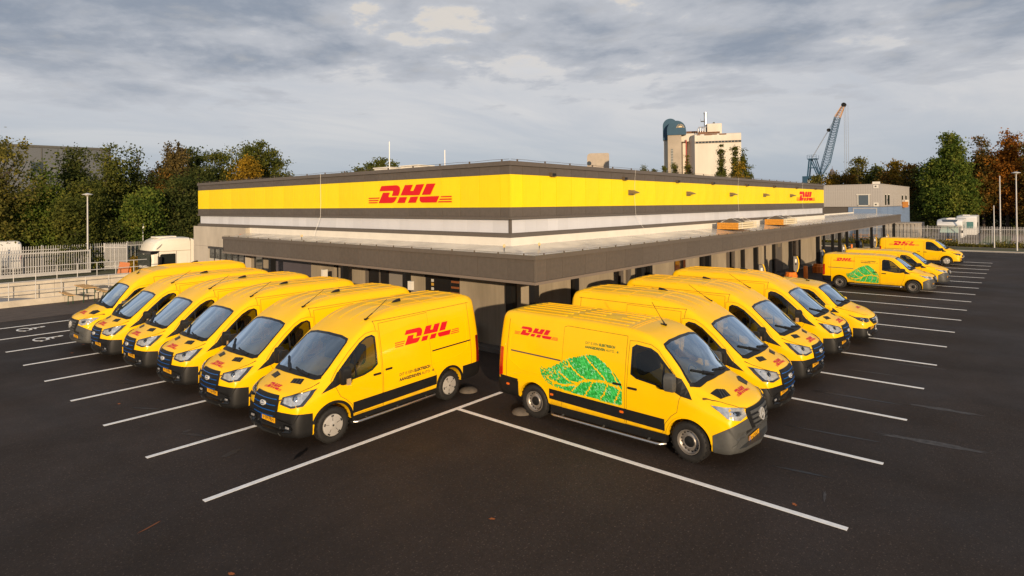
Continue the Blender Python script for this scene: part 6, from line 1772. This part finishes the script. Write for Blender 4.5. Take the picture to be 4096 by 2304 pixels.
# right group
T_('maple_tree', 'large cone shaped green maple behind the motorhome', 92.2, -4.3, 15.3, blob_crown(7.2, 2.6, 15.6, 8, 50, .22), 'bright', .29, 560, 46, .50, 50, trunk=.3)
T_('autumn_maple', 'russet maple beside the large green maple', 95.2, -8.0, 14.0, blob_crown(5.0, 2.4, 14.3, 7, 51, .3), 'mixed', .27, 280, 44, .48, 51)
T_('autumn_maple', 'tall orange maple at the right edge', 95.6, -10.6, 14.6, blob_crown(6.2, 3.0, 14.9, 7, 52, .35), 'orange', .27, 320, 44, .48, 52)
T_('autumn_maple', 'orange green maple cut by the right edge', 93.5, -14.0, 12, blob_crown(5.6, 1.6, 12.6, 5, 53, .5), 'mixed', .27, 260, 44, .48, 53)
T_('dark_tree', 'dark low tree between the two maples', 99.5, -6.4, 9, blob_crown(6, 1, 9.4, 4, 54, .8), 'green', .28, 220, 44, .5, 54)
T_('dark_tree', 'shaded tree behind the office corner', 103.0, -1.0, 9, blob_crown(7, .6, 9.8, 4, 55, .8), 'dark', .3, 230, 44, .55, 55)
T_('dark_tree', 'shaded tree behind the orange maple', 103, -13.0, 10, blob_crown(10, .6, 10.5, 4, 56, .9), 'dark', .3, 260, 44, .55, 56)
lineup = [(108.1, 10.3, 11.6, 'olive', 'twiggy tree with a high tip above the office roof'), (108.6, 7.4, 10.4, 'green', 'second tree from the left above the office roof'), (109.0, 4.6, 11.2, 'gold', 'yellow crowned tree above the office roof'), (104.4, 1.6, 10.2, 'mixed', 'russet tree above the right end of the office roof'),
          (107.5, 14.0, 9.3, 'gold', 'golden tree right of the crane'), (107.0, 17.2, 8.6, 'olive', 'low olive tree under the crane boom'), (112.0, 9.0, 9.2, 'green', 'dull green tree filling the row above the office'), (105.5, 6.0, 9.0, 'mixed', 'brownish tree in the middle of the row above the office'), (106.5, 12.0, 9.0, 'mixed', 'russet green tree right of the golden one')]
for i, (x, y, h, k, lb) in enumerate(lineup):
    T_('row_tree', lb, x, y, h, blob_crown(5.6, 2, h + .5, 5, 60 + i, .5), k, .32, 190, 36, .5, 60 + i, group='tree row beyond the office')
Cb = lobes_leaves([(x_, y_, 1.8, 3.0, 2.4, 2.2) for x_, y_ in ((99, -1), (99, -5), (99, -9), (99, -13), (99, -17), (99, -21))], 220, 34, .5, rngb, .3)
stuff(link('thicket', leaf_mesh('thicket', Cb[Cb[:, 2] > 0], .28, FG['dark'], rngb)), 'dim undergrowth below the maples on the right', 'undergrowth')
# weeds along the right fence and on the soil bank
rw2 = np.random.default_rng(5)
n_ = 9000
C = np.stack([63.6 + .9 * rw2.random(n_), -26 + 38 * rw2.random(n_), np.abs(rw2.normal(size=n_)) * .22], 1)
C[:, 2] *= .6 + .8 * (np.sin(C[:, 1] * .9) > -.2)
stuff(link('fence_weeds', leaf_mesh('fence_weeds', C, .09, FG['olive'], rw2, asp=3)), 'straggling weeds along the far fence', 'weeds')
C = np.stack([.9 + 1.4 * rw2.random(3500) ** 1.0, 38.8 + 1.0 * rw2.random(3500), np.abs(rw2.normal(size=3500)) * .42], 1)
stuff(link('bank_weeds', leaf_mesh('bank_weeds', C, .07, FG['gold'], rw2, asp=3.5)), 'golden weeds before the angled fence panel', 'weeds')

# ------------------------------------------------------------------ lamp posts and poles
def lamp_post(x, y, h, label, head=True, r=.07):
    t = thing('street_lamp' if head else 'steel_pole', label, 'lamp post' if head else 'pole', (x, y, 0))
    MB().tube([(0, 0, 0), (0, 0, h)], r, 10, r2=r * .65).build('pole', GALV, t, 50)
    if head:
        MB().lathe([(.06, h - .12), (.10, h - .05), (.36, h), (.36, h + .03), (.10, h + .12), (.001, h + .14)], 'z', 18).build('lamp_head', mat('pale lamp head', (.55, .53, .5), .4), t, 40)
        MB().lathe([(.06, h - .13), (.20, h - .03), (.001, h - .02)], 'z', 14).build('diffuser', mat('lamp diffuser', (.6, .55, .45), .3), t)
lamp_post(-1.35, 41.3, 5.85, 'slim lamp post with a flat round head behind the sliding gate')
lamp_post(59.76, -12.0, 7.4, 'lamp post with a flat round head at the right edge')
lamp_post(65.3, -10.65, 7.35, 'tall plain steel pole left of the right lamp post', False)
lamp_post(63.4, -10.2, 4.3, 'shorter white pole by the far fence', False, .06)
lamp_post(13.5, 44.0, 7.2, 'thin steel mast just left of the depot', False, .05)
lamp_post(8.6, 44.5, 4.0, 'small pole with a lamp behind the truck', True, .05)
rest_left(); lorry()
MB_ = MB

# ------------------------------------------------------------------ things beyond the fences
def box_body(t, name, prof, y0, y1, m, ins=.06, smooth=40):
    secs = []; n = len(prof)
    for y, k in ((y0, 1), (y0 + ins, 0), (y1 - ins, 0), (y1, 1)):
        cx = sum(p[0] for p in prof) / n; cz = sum(p[1] for p in prof) / n
        secs.append([(cx + (p[0] - cx) * (1 - .03 * k), y, cz + (p[1] - cz) * (1 - .035 * k)) for p in prof])
    mb = MB(); vs = [p for s in secs for p in s]; fs = []
    for i in range(3):
        for k in range(n): fs.append((i * n + k, (i + 1) * n + k, (i + 1) * n + (k + 1) % n, i * n + (k + 1) % n))
    fs += [tuple(range(n)), tuple(3 * n + k for k in range(n))]
    return mb.add(vs, fs).build(name, m, t, smooth)
WHT = mat('white vehicle paint', (.72, .71, .69), .35, coat=.3, noise=.04)
mh = thing('motorhome', 'white motorhome with a dark blue cab behind the far fence', 'motorhome', (68.2, -6.1, 0))
box_body(mh, 'body', [(1.2, .6), (1.1, 1.75), (.45, 1.85), (.25, 2.05), (.45, 2.42), (1.0, 2.66), (7.0, 2.72), (7.1, .6)], -1.16, 1.16, WHT)
box_body(mh, 'cab', [(.0, .35), (-.12, .6), (-.08, .98), (.10, 1.12), (.35, 1.20), (.9, 1.90), (1.3, 1.90), (1.3, .35)], -1.0, 1.0, mat('dark blue paint', (.015, .028, .06), .3, coat=.5))
MB().add([(.34, -.88, 1.22), (.34, .88, 1.22), (.84, .80, 1.84), (.84, -.80, 1.84)], [(0, 1, 2, 3)]).build('windscreen_cover', mat('pale green screen cover', (.33, .46, .42), .5), mh, fix=False)
MB().add([(.44, -.62, 2.425), (.44, .62, 2.425), (.98, .75, 2.675), (.98, -.75, 2.675)], [(0, 1, 2, 3)]).build('roof_window', WINGL, mh, fix=False)
for s in (-1, 1): MB().obox((.08, s * .72, .92), (.30, .42, .16)).build('headlight', LAMPC, mh); MB().obox((.55, s * 1.12, 1.35), (.12, .2, .3)).build('mirror', BLACKP, mh)
MB().box(-.14, -.06, -.55, .55, .62, .85).build('grille', BLACKP, mh); MB().box(-.16, -.125, -.26, .26, .42, .54).build('number_plate', PLATE, mh)
MB().box(1.6, 2.2, -.35, .35, 2.68, 2.82).build('roof_hatch', WHT, mh); MB().box(3.2, 3.8, -.3, .3, 2.71, 2.84).build('roof_hatch', WHT, mh)
MB().box(2.2, 3.2, -1.175, -1.162, 1.4, 2.1).build('side_window', WINGL, mh)
cv = thing('caravan', 'pale caravan parked right behind the motorhome', 'caravan', (78.0, -6.95, 0))
box_body(cv, 'body', [(0, .6), (-.1, 1.5), (.2, 2.7), (.6, 2.9), (5.5, 2.95), (5.6, .6)], -1.1, .9, WHT)
MB().box(-.13, -.05, -.8, .6, 1.4, 2.2).build('front_window', mat('teal glass', (.08, .2, .2), .1), cv); MB().box(1.5, 2.6, -1.13, -1.10, 1.4, 2.1).build('side_window', WINGL, cv)
MB().box(1.0, 1.8, -.4, .3, 2.93, 3.05).build('roof_hatch', WHT, cv)
cn = thing('container', 'weathered grey corrugated container behind the far fence', 'container', (66.6, -3.4, 0))
CNM = mat('weathered container grey', (.36, .32, .27), .7, noise=.25, nscale=2, stretch=(1, 1, .3))
MB().box(.05, 6, .05, 6.2, .1, 2.28).build('box', CNM, cn)
for k in range(17): MB().box(-.02, .05, .10 + .36 * k, .30 + .36 * k, .2, 2.18).build('corrugation', CNM, cn)
MB().box(-.03, .08, 0, 6.25, 2.18, 2.32).build('top_rail', CNM, cn); MB().box(-.03, .08, 0, 6.25, .05, .2).build('bottom_rail', CNM, cn)
pt = thing('timber_rack', 'orange timber rack of battens before the container', 'rack', (65.6, 1.6, 0))
TIM = mat('orange batten', (.45, .20, .06), .8)
for z in (.25, .55, .85): MB().box(-.03, .03, -1.25, 1.45, z, z + .09).build('batten', TIM, pt)
for y in (-1.1, -.3, .5, 1.3): MB().box(.031, .09, y, y + .10, 0, 1.05).build('upright', TIM, pt)
def white_van():
    t = thing('parked_van', 'white panel van seen through the left fence', 'van', (-9.3, 45.0, 0), math.pi)
    H = Hull(VAN['transit']['st'], BOW_T); me = H.solid().build('body', WHT, t, 40)
    t.rotation_euler = (0, 0, math.pi)
    for ax in (0, -3.35):
        for s in (1, -1): make_wheel(t, ax, s * .93, .35, 'steel')
    H.prepare()
    for v in 'LR':
        H.patch(VAN['transit']['win'], v, off=.01).build('side_window', WINGL, t, fix=False)
        H.patch([(-4.40, .8), (-4.32, .85), (-4.33, 1.4), (-4.42, 1.4)], v, off=.014).build('tail_lamp', RED, t, fix=False)
    H.patch(full(VAN['transit']['ws']), 'F', off=.01).build('windscreen', WINGL, t, fix=False)
    t.location = (-9.35, 44.4, 0)
white_van()
# ---- office block
of = thing('office_block', 'two storey office with grey ribbed upper floor and blue lower floor', 'building', (66, 0, 0))
GRIB = mat('grey ribbed cladding', (.42, .39, .36), .5, noise=.06); BLU = mat('blue lap cladding', (.19, .27, .42), .5, noise=.08)
ztop, zmid = 6.86, 4.22
MB().box(.05, 21.3, .05, 9, 0, ztop - .04).build('core_wall', FASC, of)
bmm = MB().box(-.03, .049, .0, .236, zmid, ztop - .08).mesh('cladding_board', GRIB)
for k in range(33): link('cladding_board', bmm, of, (0, -.05 + .246 * k, 0))
bmm2 = MB().box(0, .236, -.03, .049, zmid, ztop - .08).mesh('cladding_board', GRIB)
for k in range(86): link('cladding_board', bmm2, of, (.05 + .246 * k, 0, 0))
lm1 = MB().box(-.015, .049, -.05, 3.5, 0, .18).mesh('lap_board', BLU); lm2 = MB().box(.05, 21.3, -.015, .049, 0, .18).mesh('lap_board', BLU)
for k in range(22): link('lap_board', lm1, of, (0, 0, .05 + .19 * k)); link('lap_board', lm2, of, (0, 0, .05 + .19 * k))
MB().box(-.06, 21.4, -.06, 9, ztop - .08, ztop).build('coping', GRIB, of); MB().box(-.05, .049, -.06, 8.1, zmid - .05, zmid - .002).box(.05, 21.3, -.05, .049, zmid - .05, zmid - .002).build('drip_trim', TRIM, of)
w1 = MB().box(-.06, -.032, 1.38, 2.40, 4.40, 5.56).build('window', mat('blue grey glazing', (.10, .13, .16), .08, coat=.5), of)
MB().box(-.08, -.061, 1.28, 1.37, 4.3, 5.6).box(-.08, -.061, 2.41, 2.50, 4.3, 5.6).box(-.09, -.061, 1.15, 2.65, 5.6, 5.68).box(-.08, -.061, 1.28, 2.5, 4.28, 4.38).build('window_frame', UPST, w1)
for (y, z) in ((.6, 6.59), (.6, 4.46)):
    f_ = MB().box(-.06, -.032, y - .26, y + .26, z - .22, z + .22).build('vent_plate', UPST, of); MB().lathe([(.001, -.10), (.09, -.10), (.09, -.062)], 'x', 12, c=(0, y, z)).build('vent_hood', GREYP, f_)
MB().box(.9, 1.5, .4, 1.1, ztop, ztop + .3).build('roof_unit', UPST, of)
for (a, b) in ((1.7, 2.5), (3.6, 4.7), (14.2, 15.2), (17.3, 18.4)): 
    q = MB().box(a, b, -.06, -.031, 4.4, 5.6).build('window', WINGL, of); MB().box(a, b, -.07, -.061, 5.6, 5.7).build('window_frame', UPST, q)
MB().box(14.6, 16.4, -.5, -.07, 3.98, 4.75).build('air_unit', mat('orange timber screen', (.5, .2, .04), .7), of); MB().box(16.6, 17.6, -.42, -.07, 4.3, 5.0).build('air_unit', UPST, of)
dg_ = MB().box(-.03, -.016, .6, 2.9, 0, 3.95).build('garage_door', BLU, of)
MB().box(-.05, -.031, .5, .6, 0, 4.05).box(-.05, -.031, 2.9, 3.0, 0, 4.05).box(-.05, -.031, .6, 2.9, 3.96, 4.05).build('door_frame', GALV, dg_)
# ---- silo works
su, sv = Vector((.40, -.9165, 0)), Vector((.9165, .40, 0))
sil = thing('silo_works', 'pale concrete grain silo with teal arched roof hoods and a steel chimney', 'silo', (195.9, 79.6, 0), math.atan2(su.y, su.x))
SC1 = mat('pale silo concrete', (.66, .60, .51), .85, noise=.12, nscale=.25, stretch=(1, 1, .2)); SC2 = mat('tan silo concrete', (.40, .34, .27), .85, noise=.12, nscale=.3)
TEAL = mat('teal metal hood', (.014, .068, .125), .45, noise=.1, nscale=.5); RUST = mat('rust stained gutter', (.16, .075, .035), .8, noise=.4, nscale=.7, stretch=(1, 1, .2))
# local x = right, local y = away
def rbox(x0, x1, y0, y1, z0, z1, r, m, name, n=5):
    """box with its upper front edges rounded"""
    prof = [(y0, z0)] + [(y0 + r - r * math.cos(R(90 * k / n)), z1 - r + r * math.sin(R(90 * k / n))) for k in range(n + 1)] + [(y1, z1), (y1, z0)]
    return MB().prism(prof, 'x', x0, x1).build(name, m, sil, 40)
MB().add([(0, 0, 0), (16, 0, 0), (16, 14, 0), (-2.6, 6, 0), (0, 0, 28.8), (16, 0, 28.8), (16, 14, 28.8), (-2.6, 6, 28.8)], [(0, 1, 5, 4), (1, 2, 6, 5), (2, 3, 7, 6), (3, 0, 4, 7), (4, 5, 6, 7)]).build('main_block', SC1, sil)
rbox(.0, 16.0, -.12, 12, 27.45, 30.2, 1.1, SC1, 'main_cornice')
MB().add([(0, -.05, 27.4), (-2.62, 5.95, 27.4), (-2.62, 5.95, 29.4), (-2.3, 6, 30.0), (0, 0, 30.0)], [(0, 1, 2, 3, 4)]).build('side_cornice', SC1, sil, fix=False)
for k in range(14): MB().box(.35 + 1.13 * k, .35 + 1.13 * k + .92, -.14, -.02, 26.75, 27.35).build('window', WINGL, sil)
MB().box(.0, 16.0, -.06, -.01, 26.6, 27.44).build('window_band', SC2, sil)
for k, w in enumerate((1.2, 2.6, 1.8, 2.4)): MB().box(.8 + 2.6 * k, .8 + 2.6 * k + w, -.15, -.125, 29.72 - .12 * (k % 2), 30.0).build('rust_streak', RUST, sil)
MB().box(1.2, 8.8, 1.6, 9, 30.2, 31.0).build('roof_tier', RUST, sil); rbox(-4.8, 8.8, 4, 12, 28, 31.1, .9, SC1, 'upper_tier'); MB().box(-3, 6.4, 6, 12, 31.1, 32.0).build('roof_tier', RUST, sil)
rbox(4.5, 9.6, 4, 10, 29.5, 34.4, .6, SC1, 'stair_head'); MB().box(6.5, 7.2, 5, 5.7, 34.4, 34.9).build('roof_vent', GREYP, sil)
MB().lathe([(.55, 30), (.55, 38.2), (.7, 38.3), (.7, 38.8), (.001, 39.0)], 'z', 16, c=(3.9, 6, 0)).build('chimney', mat('polished chimney', (.62, .62, .62), .3, metal=.7), sil, 40)
MB().box(2.2, 3.9, 5.2, 6.6, 35.4, 35.6).box(2.2, 2.26, 5.2, 6.6, 35.6, 36.4).build('chimney_platform', GREYP, sil)
for k in range(4): MB().tube([(1.2 + .8 * k, 2, 31), (1.2 + .8 * k, 2, 32.3 + .3 * (k % 2)), (1.6 + .8 * k, 2.6, 33.0), (2.4 + .5 * k, 3, 33.0)], .22, 8).build('duct', MATS['polished chimney'], sil)
MB().box(-4.8, .5, 6.2, 12, 0, 29.5).build('link_block', SC1, sil)
MB().box(-9.7, -4.8, 2, 9, 0, 30.4).build('tower', SC2, sil); MB().box(-11.3, -9.7, 5, 11, 0, 29.0).build('rear_wing', SC1, sil)
MB().box(-8.6, -7.8, 1.94, 2.0, 8, 25.2).build('stair_window', mat('stair glazing', (.2, .2, .18), .15, coat=.4), sil)
for k in range(17): MB().box(-8.62, -7.78, 1.90, 1.939, 8.5 + k, 8.58 + k).build('glazing_bar', UPST, sil)
MB().tube([(-3.1, 3.2, 0), (-3.1, 3.2, 28.6)], .22, 8).build('red_pipe', mat('red pipe', (.35, .03, .02), .5), sil)
def hood(x0, x1, y0, y1, z0, z1):
    w = (x1 - x0) / 2; pts = [(x0, z0)] + [((x0 + x1) / 2 - w * math.cos(R(180 * k / 14)), z1 - w + w * math.sin(R(180 * k / 14))) for k in range(15)] + [(x1, z0)]
    return MB().prism(pts, 'y', y0, y1).build('arched_hood', TEAL, sil, 30)
hood(-9.9, -3.1, 1.6, 9.5, 30.4, 35.7); hood(-11.6, -6.2, 4.6, 11.5, 28.9, 37.0)
sn = MB(); cx, cz = -5.1, 33.1
sn.prism([(cx + .75 * math.cos(R(180 * k / 10)), cz + .6 * math.sin(R(180 * k / 10))) for k in range(11)], 'y', 1.50, 1.59)
for k in range(9):
    a = R(180 * k / 8); sn.bar((cx + .95 * math.cos(a), 1.55, cz + .8 * math.sin(a)), (cx + 1.5 * math.cos(a), 1.55, cz + 1.3 * math.sin(a)), .12, .12)
sn.build('sunrise_emblem', mat('cream emblem', (.75, .55, .30), .5), sil)
# ---- arched tower
at_ = thing('arched_tower', 'beige tower with a rounded roof left of the silo', 'tower', (237, 149, 0), math.atan2(-.85, .53))
pts = [(-4.2, 0)] + [(-4.2 + 1.9 - 1.9 * math.cos(R(90 * k / 6)), 28.2 + 1.8 * math.sin(R(90 * k / 6))) for k in range(7)] + [(6.6 - .8 + .8 * math.sin(R(90 * k / 4)), 29.2 + .8 * math.cos(R(90 * k / 4))) for k in range(5)] + [(6.6, 0)]
MB().prism(pts, 'y', 0, 9).build('tower_wall', mat('beige tower wall', (.40, .34, .28), .8, noise=.1, nscale=.4), at_, 40)
MB().box(.0, 5.3, -.1, -.01, 23.5, 26.8).build('louvre', SC2, at_); MB().lathe([(.001, -.12), (1.1, -.12), (1.1, -.02)], 'y', 14, c=(-3.2, 0, 25)).build('round_window', WINGL, at_)
# ---- crane
cr = thing('harbour_crane', 'blue lattice boom crane with an orange boom head', 'crane', (140.6, 25.6, 0))
CB = mat('blue crane steel', (.03, .085, .15), .5, noise=.15, nscale=1); CO = mat('tan crane steel', (.42, .22, .08), .5)
MB().tube([(0, 0, 0), (0, 0, 8.6)], 1.0, 12, r2=.8).build('pedestal', CB, cr, 40)
mh_ = MB().box(-1.6, 1.6, -1.0, 2.3, 8.6, 11.0).build('machine_house', CB, cr); MB().box(-1.66, -1.6, -.9, .1, 9.4, 10.7).build('cab_window', WINGL, mh_); MB().box(-1.66, -1.6, .5, 1.1, 9.5, 10.1).build('sign_board', WHITE, mh_)
gm = MB()
for sx in (-.9, .9):
    gm.bar((sx, 1.3, 11), (sx, .9, 15.0), .28); gm.bar((sx, -.9, 11), (sx, .7, 15.0), .22); gm.bar((sx, -1.4, 11), (sx, -.3, 15.0), .2); gm.bar((sx, 1.2, 13), (sx, -.5, 13), .16)
gm.box(-1.1, 1.1, -.7, 1.3, 15.0, 15.2)
for (x, y) in ((-1.1, 1.3), (1.1, 1.3), (-1.1, -.7), (1.1, -.7), (-1.1, .3)): gm.bar((x, y, 15.2), (x, y, 16.0), .06)
gm.bar((-1.1, 1.3, 16), (-1.1, -.7, 16), .06); gm.bar((-1.1, 1.3, 15.6), (-1.1, -.7, 15.6), .05)
gm.build('gantry', CB, cr)
def lattice(a, b, w0, w1, n, m, name):
    a, b = Vector(a), Vector(b); d = (b - a).normalized(); sx = Vector((1, 0, 0)); sy = d.cross(sx).normalized(); t = MB(); P = []
    for i in range(n + 1):
        c = a + (b - a) * i / n; w = (w0 + (w1 - w0) * i / n) / 2
        P.append([c + sx * w * q + sy * w * r_ for q, r_ in ((-1, -1), (1, -1), (1, 1), (-1, 1))])
    for i in range(n):
        for k in range(4):
            t.bar(P[i][k], P[i + 1][k], .13); t.bar(P[i][k], P[i + 1][(k + 1) % 4], .07); t.bar(P[i][k], P[i][(k + 1) % 4], .07)
    return t.build(name, m, cr)
B0, B1, B2, BT = (.2, -1.1, 10.6), (.7, -2.4, 14.2), (1.1, -4.85, 24.7), (1.4, -6.1, 27.4)
lattice(B0, B1, .5, 1.5, 5, CB, 'boom_foot'); lattice(B1, B2, 1.5, 1.1, 18, CB, 'boom'); lattice(B2, BT, 1.1, .5, 5, CO, 'boom_head')
MB().lathe([(.001, -.4), (.5, -.4), (.5, .4), (.001, .4)], 'x', 12, c=(1.4, -6.15, 27.5)).lathe([(.001, -.3), (.4, -.3), (.4, .3), (.001, .3)], 'x', 12, c=(.9, -3.0, 21.8)).build('sheave', WELL, cr)
rp = MB()
for q in (-.25, .25): rp.tube([(q, .6, 15.2), (.9 + q, -3.0, 21.9)], .035, 4); rp.tube([(.9 + q, -3.0, 21.9), (1.4 + q, -6.0, 27.4)], .03, 4)
for q in (.0, .35, .8): rp.tube([(1.4, -6.2 - q, 27.4), (1.4, -6.2 - q, 9.0)], .03, 4)
rp.build('ropes', mat('grey rope', (.22, .22, .22), .6), cr)
dm = thing('domed_spire', 'slate domed spire behind the golden tree', 'spire', (200.2, 35.0, 0))
MB().lathe([(1.0, 12), (1.1, 12.9), (1.05, 13.6), (.75, 14.6), (.28, 15.4), (.07, 15.7), (.04, 16.4), (.001, 16.5)], 'z', 16).build('dome', mat('slate', (.11, .10, .115), .5), dm, 40); MB().box(-.95, .95, -.95, .95, 0, 12).build('tower_wall', SC2, dm)
# ---- warehouse far left
wh = thing('warehouse', 'long grey warehouse behind the trees on the left', 'building', (-40, 109, 0), math.atan2(-3.3, 21))
MB().box(0, 57, 0, 30, 0, 14.2).build('wall', mat('warehouse sheet with painted shade', (.085, .095, .11), .6, noise=.12, nscale=.15, stretch=(1, 1, .1)), wh)  # shade on this wall is put into its dark bluish base colour
MB().box(-.2, 57.2, -.15, 30, 14.2, 14.55).build('coping', GREYP, wh)
for k in range(13): MB().box(2 + 4.2 * k, 2.15 + 4.2 * k, -.06, -.001, 0, 14.1).build('wall_seam', GREYP, wh)
for k in range(2): MB().box(38 + 9 * k, 39.4 + 9 * k, -.08, -.002, 10.4, 11.9).build('window', WINGL, wh)
# small clutter behind the truck
tr2 = thing('flag_staff', 'white furled flag on a short staff behind the truck roof', 'flag', (3.0, 43.2, 0)); MB().tube([(0, 0, 0), (0, 0, 3.5)], .025, 6).build('staff', WHITE, tr2); MB().tube([(0, 0, 2.9), (.05, 0, 3.3), (.02, 0, 3.5)], .07, 6, r2=.02).build('flag_cloth', WHITE, tr2)
# ------------------------------------------------------------------ the vans in their bays
HL, HR = math.pi, -math.pi / 2
gl, gr = 'yellow vans in the left row', 'yellow vans in the right row'
make_van('transit', 'yellow courier van nearest the camera in the left row, its whole side showing', (-7.92, -1.0, 0), HL + R(2.2), 'V·09·PRH', gl)
make_van('transit', 'second yellow van from the front in the left row', (-7.89, 1.69, 0), HL + R(.6), 'V·16·PRH', gl)
make_van('transit', 'third yellow van from the front in the left row', (-7.88, 4.47, 0), HL + R(.3), 'V·15·PRH', gl)
make_van('transit', 'fourth yellow van from the front in the left row', (-7.92, 7.10, 0), HL - R(.4), 'V·97·PPX', gl)
make_van('transit', 'fifth yellow van from the front in the left row, beside the grey bumper van', (-8.09, 9.64, 0), HL, 'V·10·PRH', gl)
make_van('sprinter_high', 'high roofed yellow van with grey bumper at the far end of the left row', (-8.10, 12.05, 0), HL, 'V·77·N', gl)
make_van('sprinter', 'low roofed yellow van with a big green leaf, nearest in the right row', (-3.2, -7.95, 0), HR, 'V·67·JNT', gr)
make_van('transit', 'yellow high roof van next to the big leaf van in the right row', (-.30, -7.68, 0), HR + R(.7), 'V·82·PRH', gr)
make_van('transit', 'second high roof van in the right row counted from the leaf van', (2.64, -7.62, 0), HR - R(.5), 'V·42·PRH', gr)
make_van('transit', 'third high roof van in the right row, before the low nosed van', (5.93, -7.61, 0), HR + R(1.0), 'V·18·PRH', gr)
make_van('trafic', 'low yellow van with chrome grille bars and yellow mirrors', (8.95, -7.85, 0), HR, 'V·31·KZ', gr)
make_van('vito', 'low yellow van with grey bumper and green leaf beyond the empty bays', (23.45, -8.22, 0), HR, 'V·52·LX', gr)
make_van('vito_plain', 'low yellow van with grey bumper half hidden behind the farther leaf van', (27.4, -8.5, 0), HR, 'V·53·LX', gr)
make_van('custom', 'plain low yellow van farthest away near the end fence', (41.0, -8.18, 0), HR, 'V·60·ST', gr)
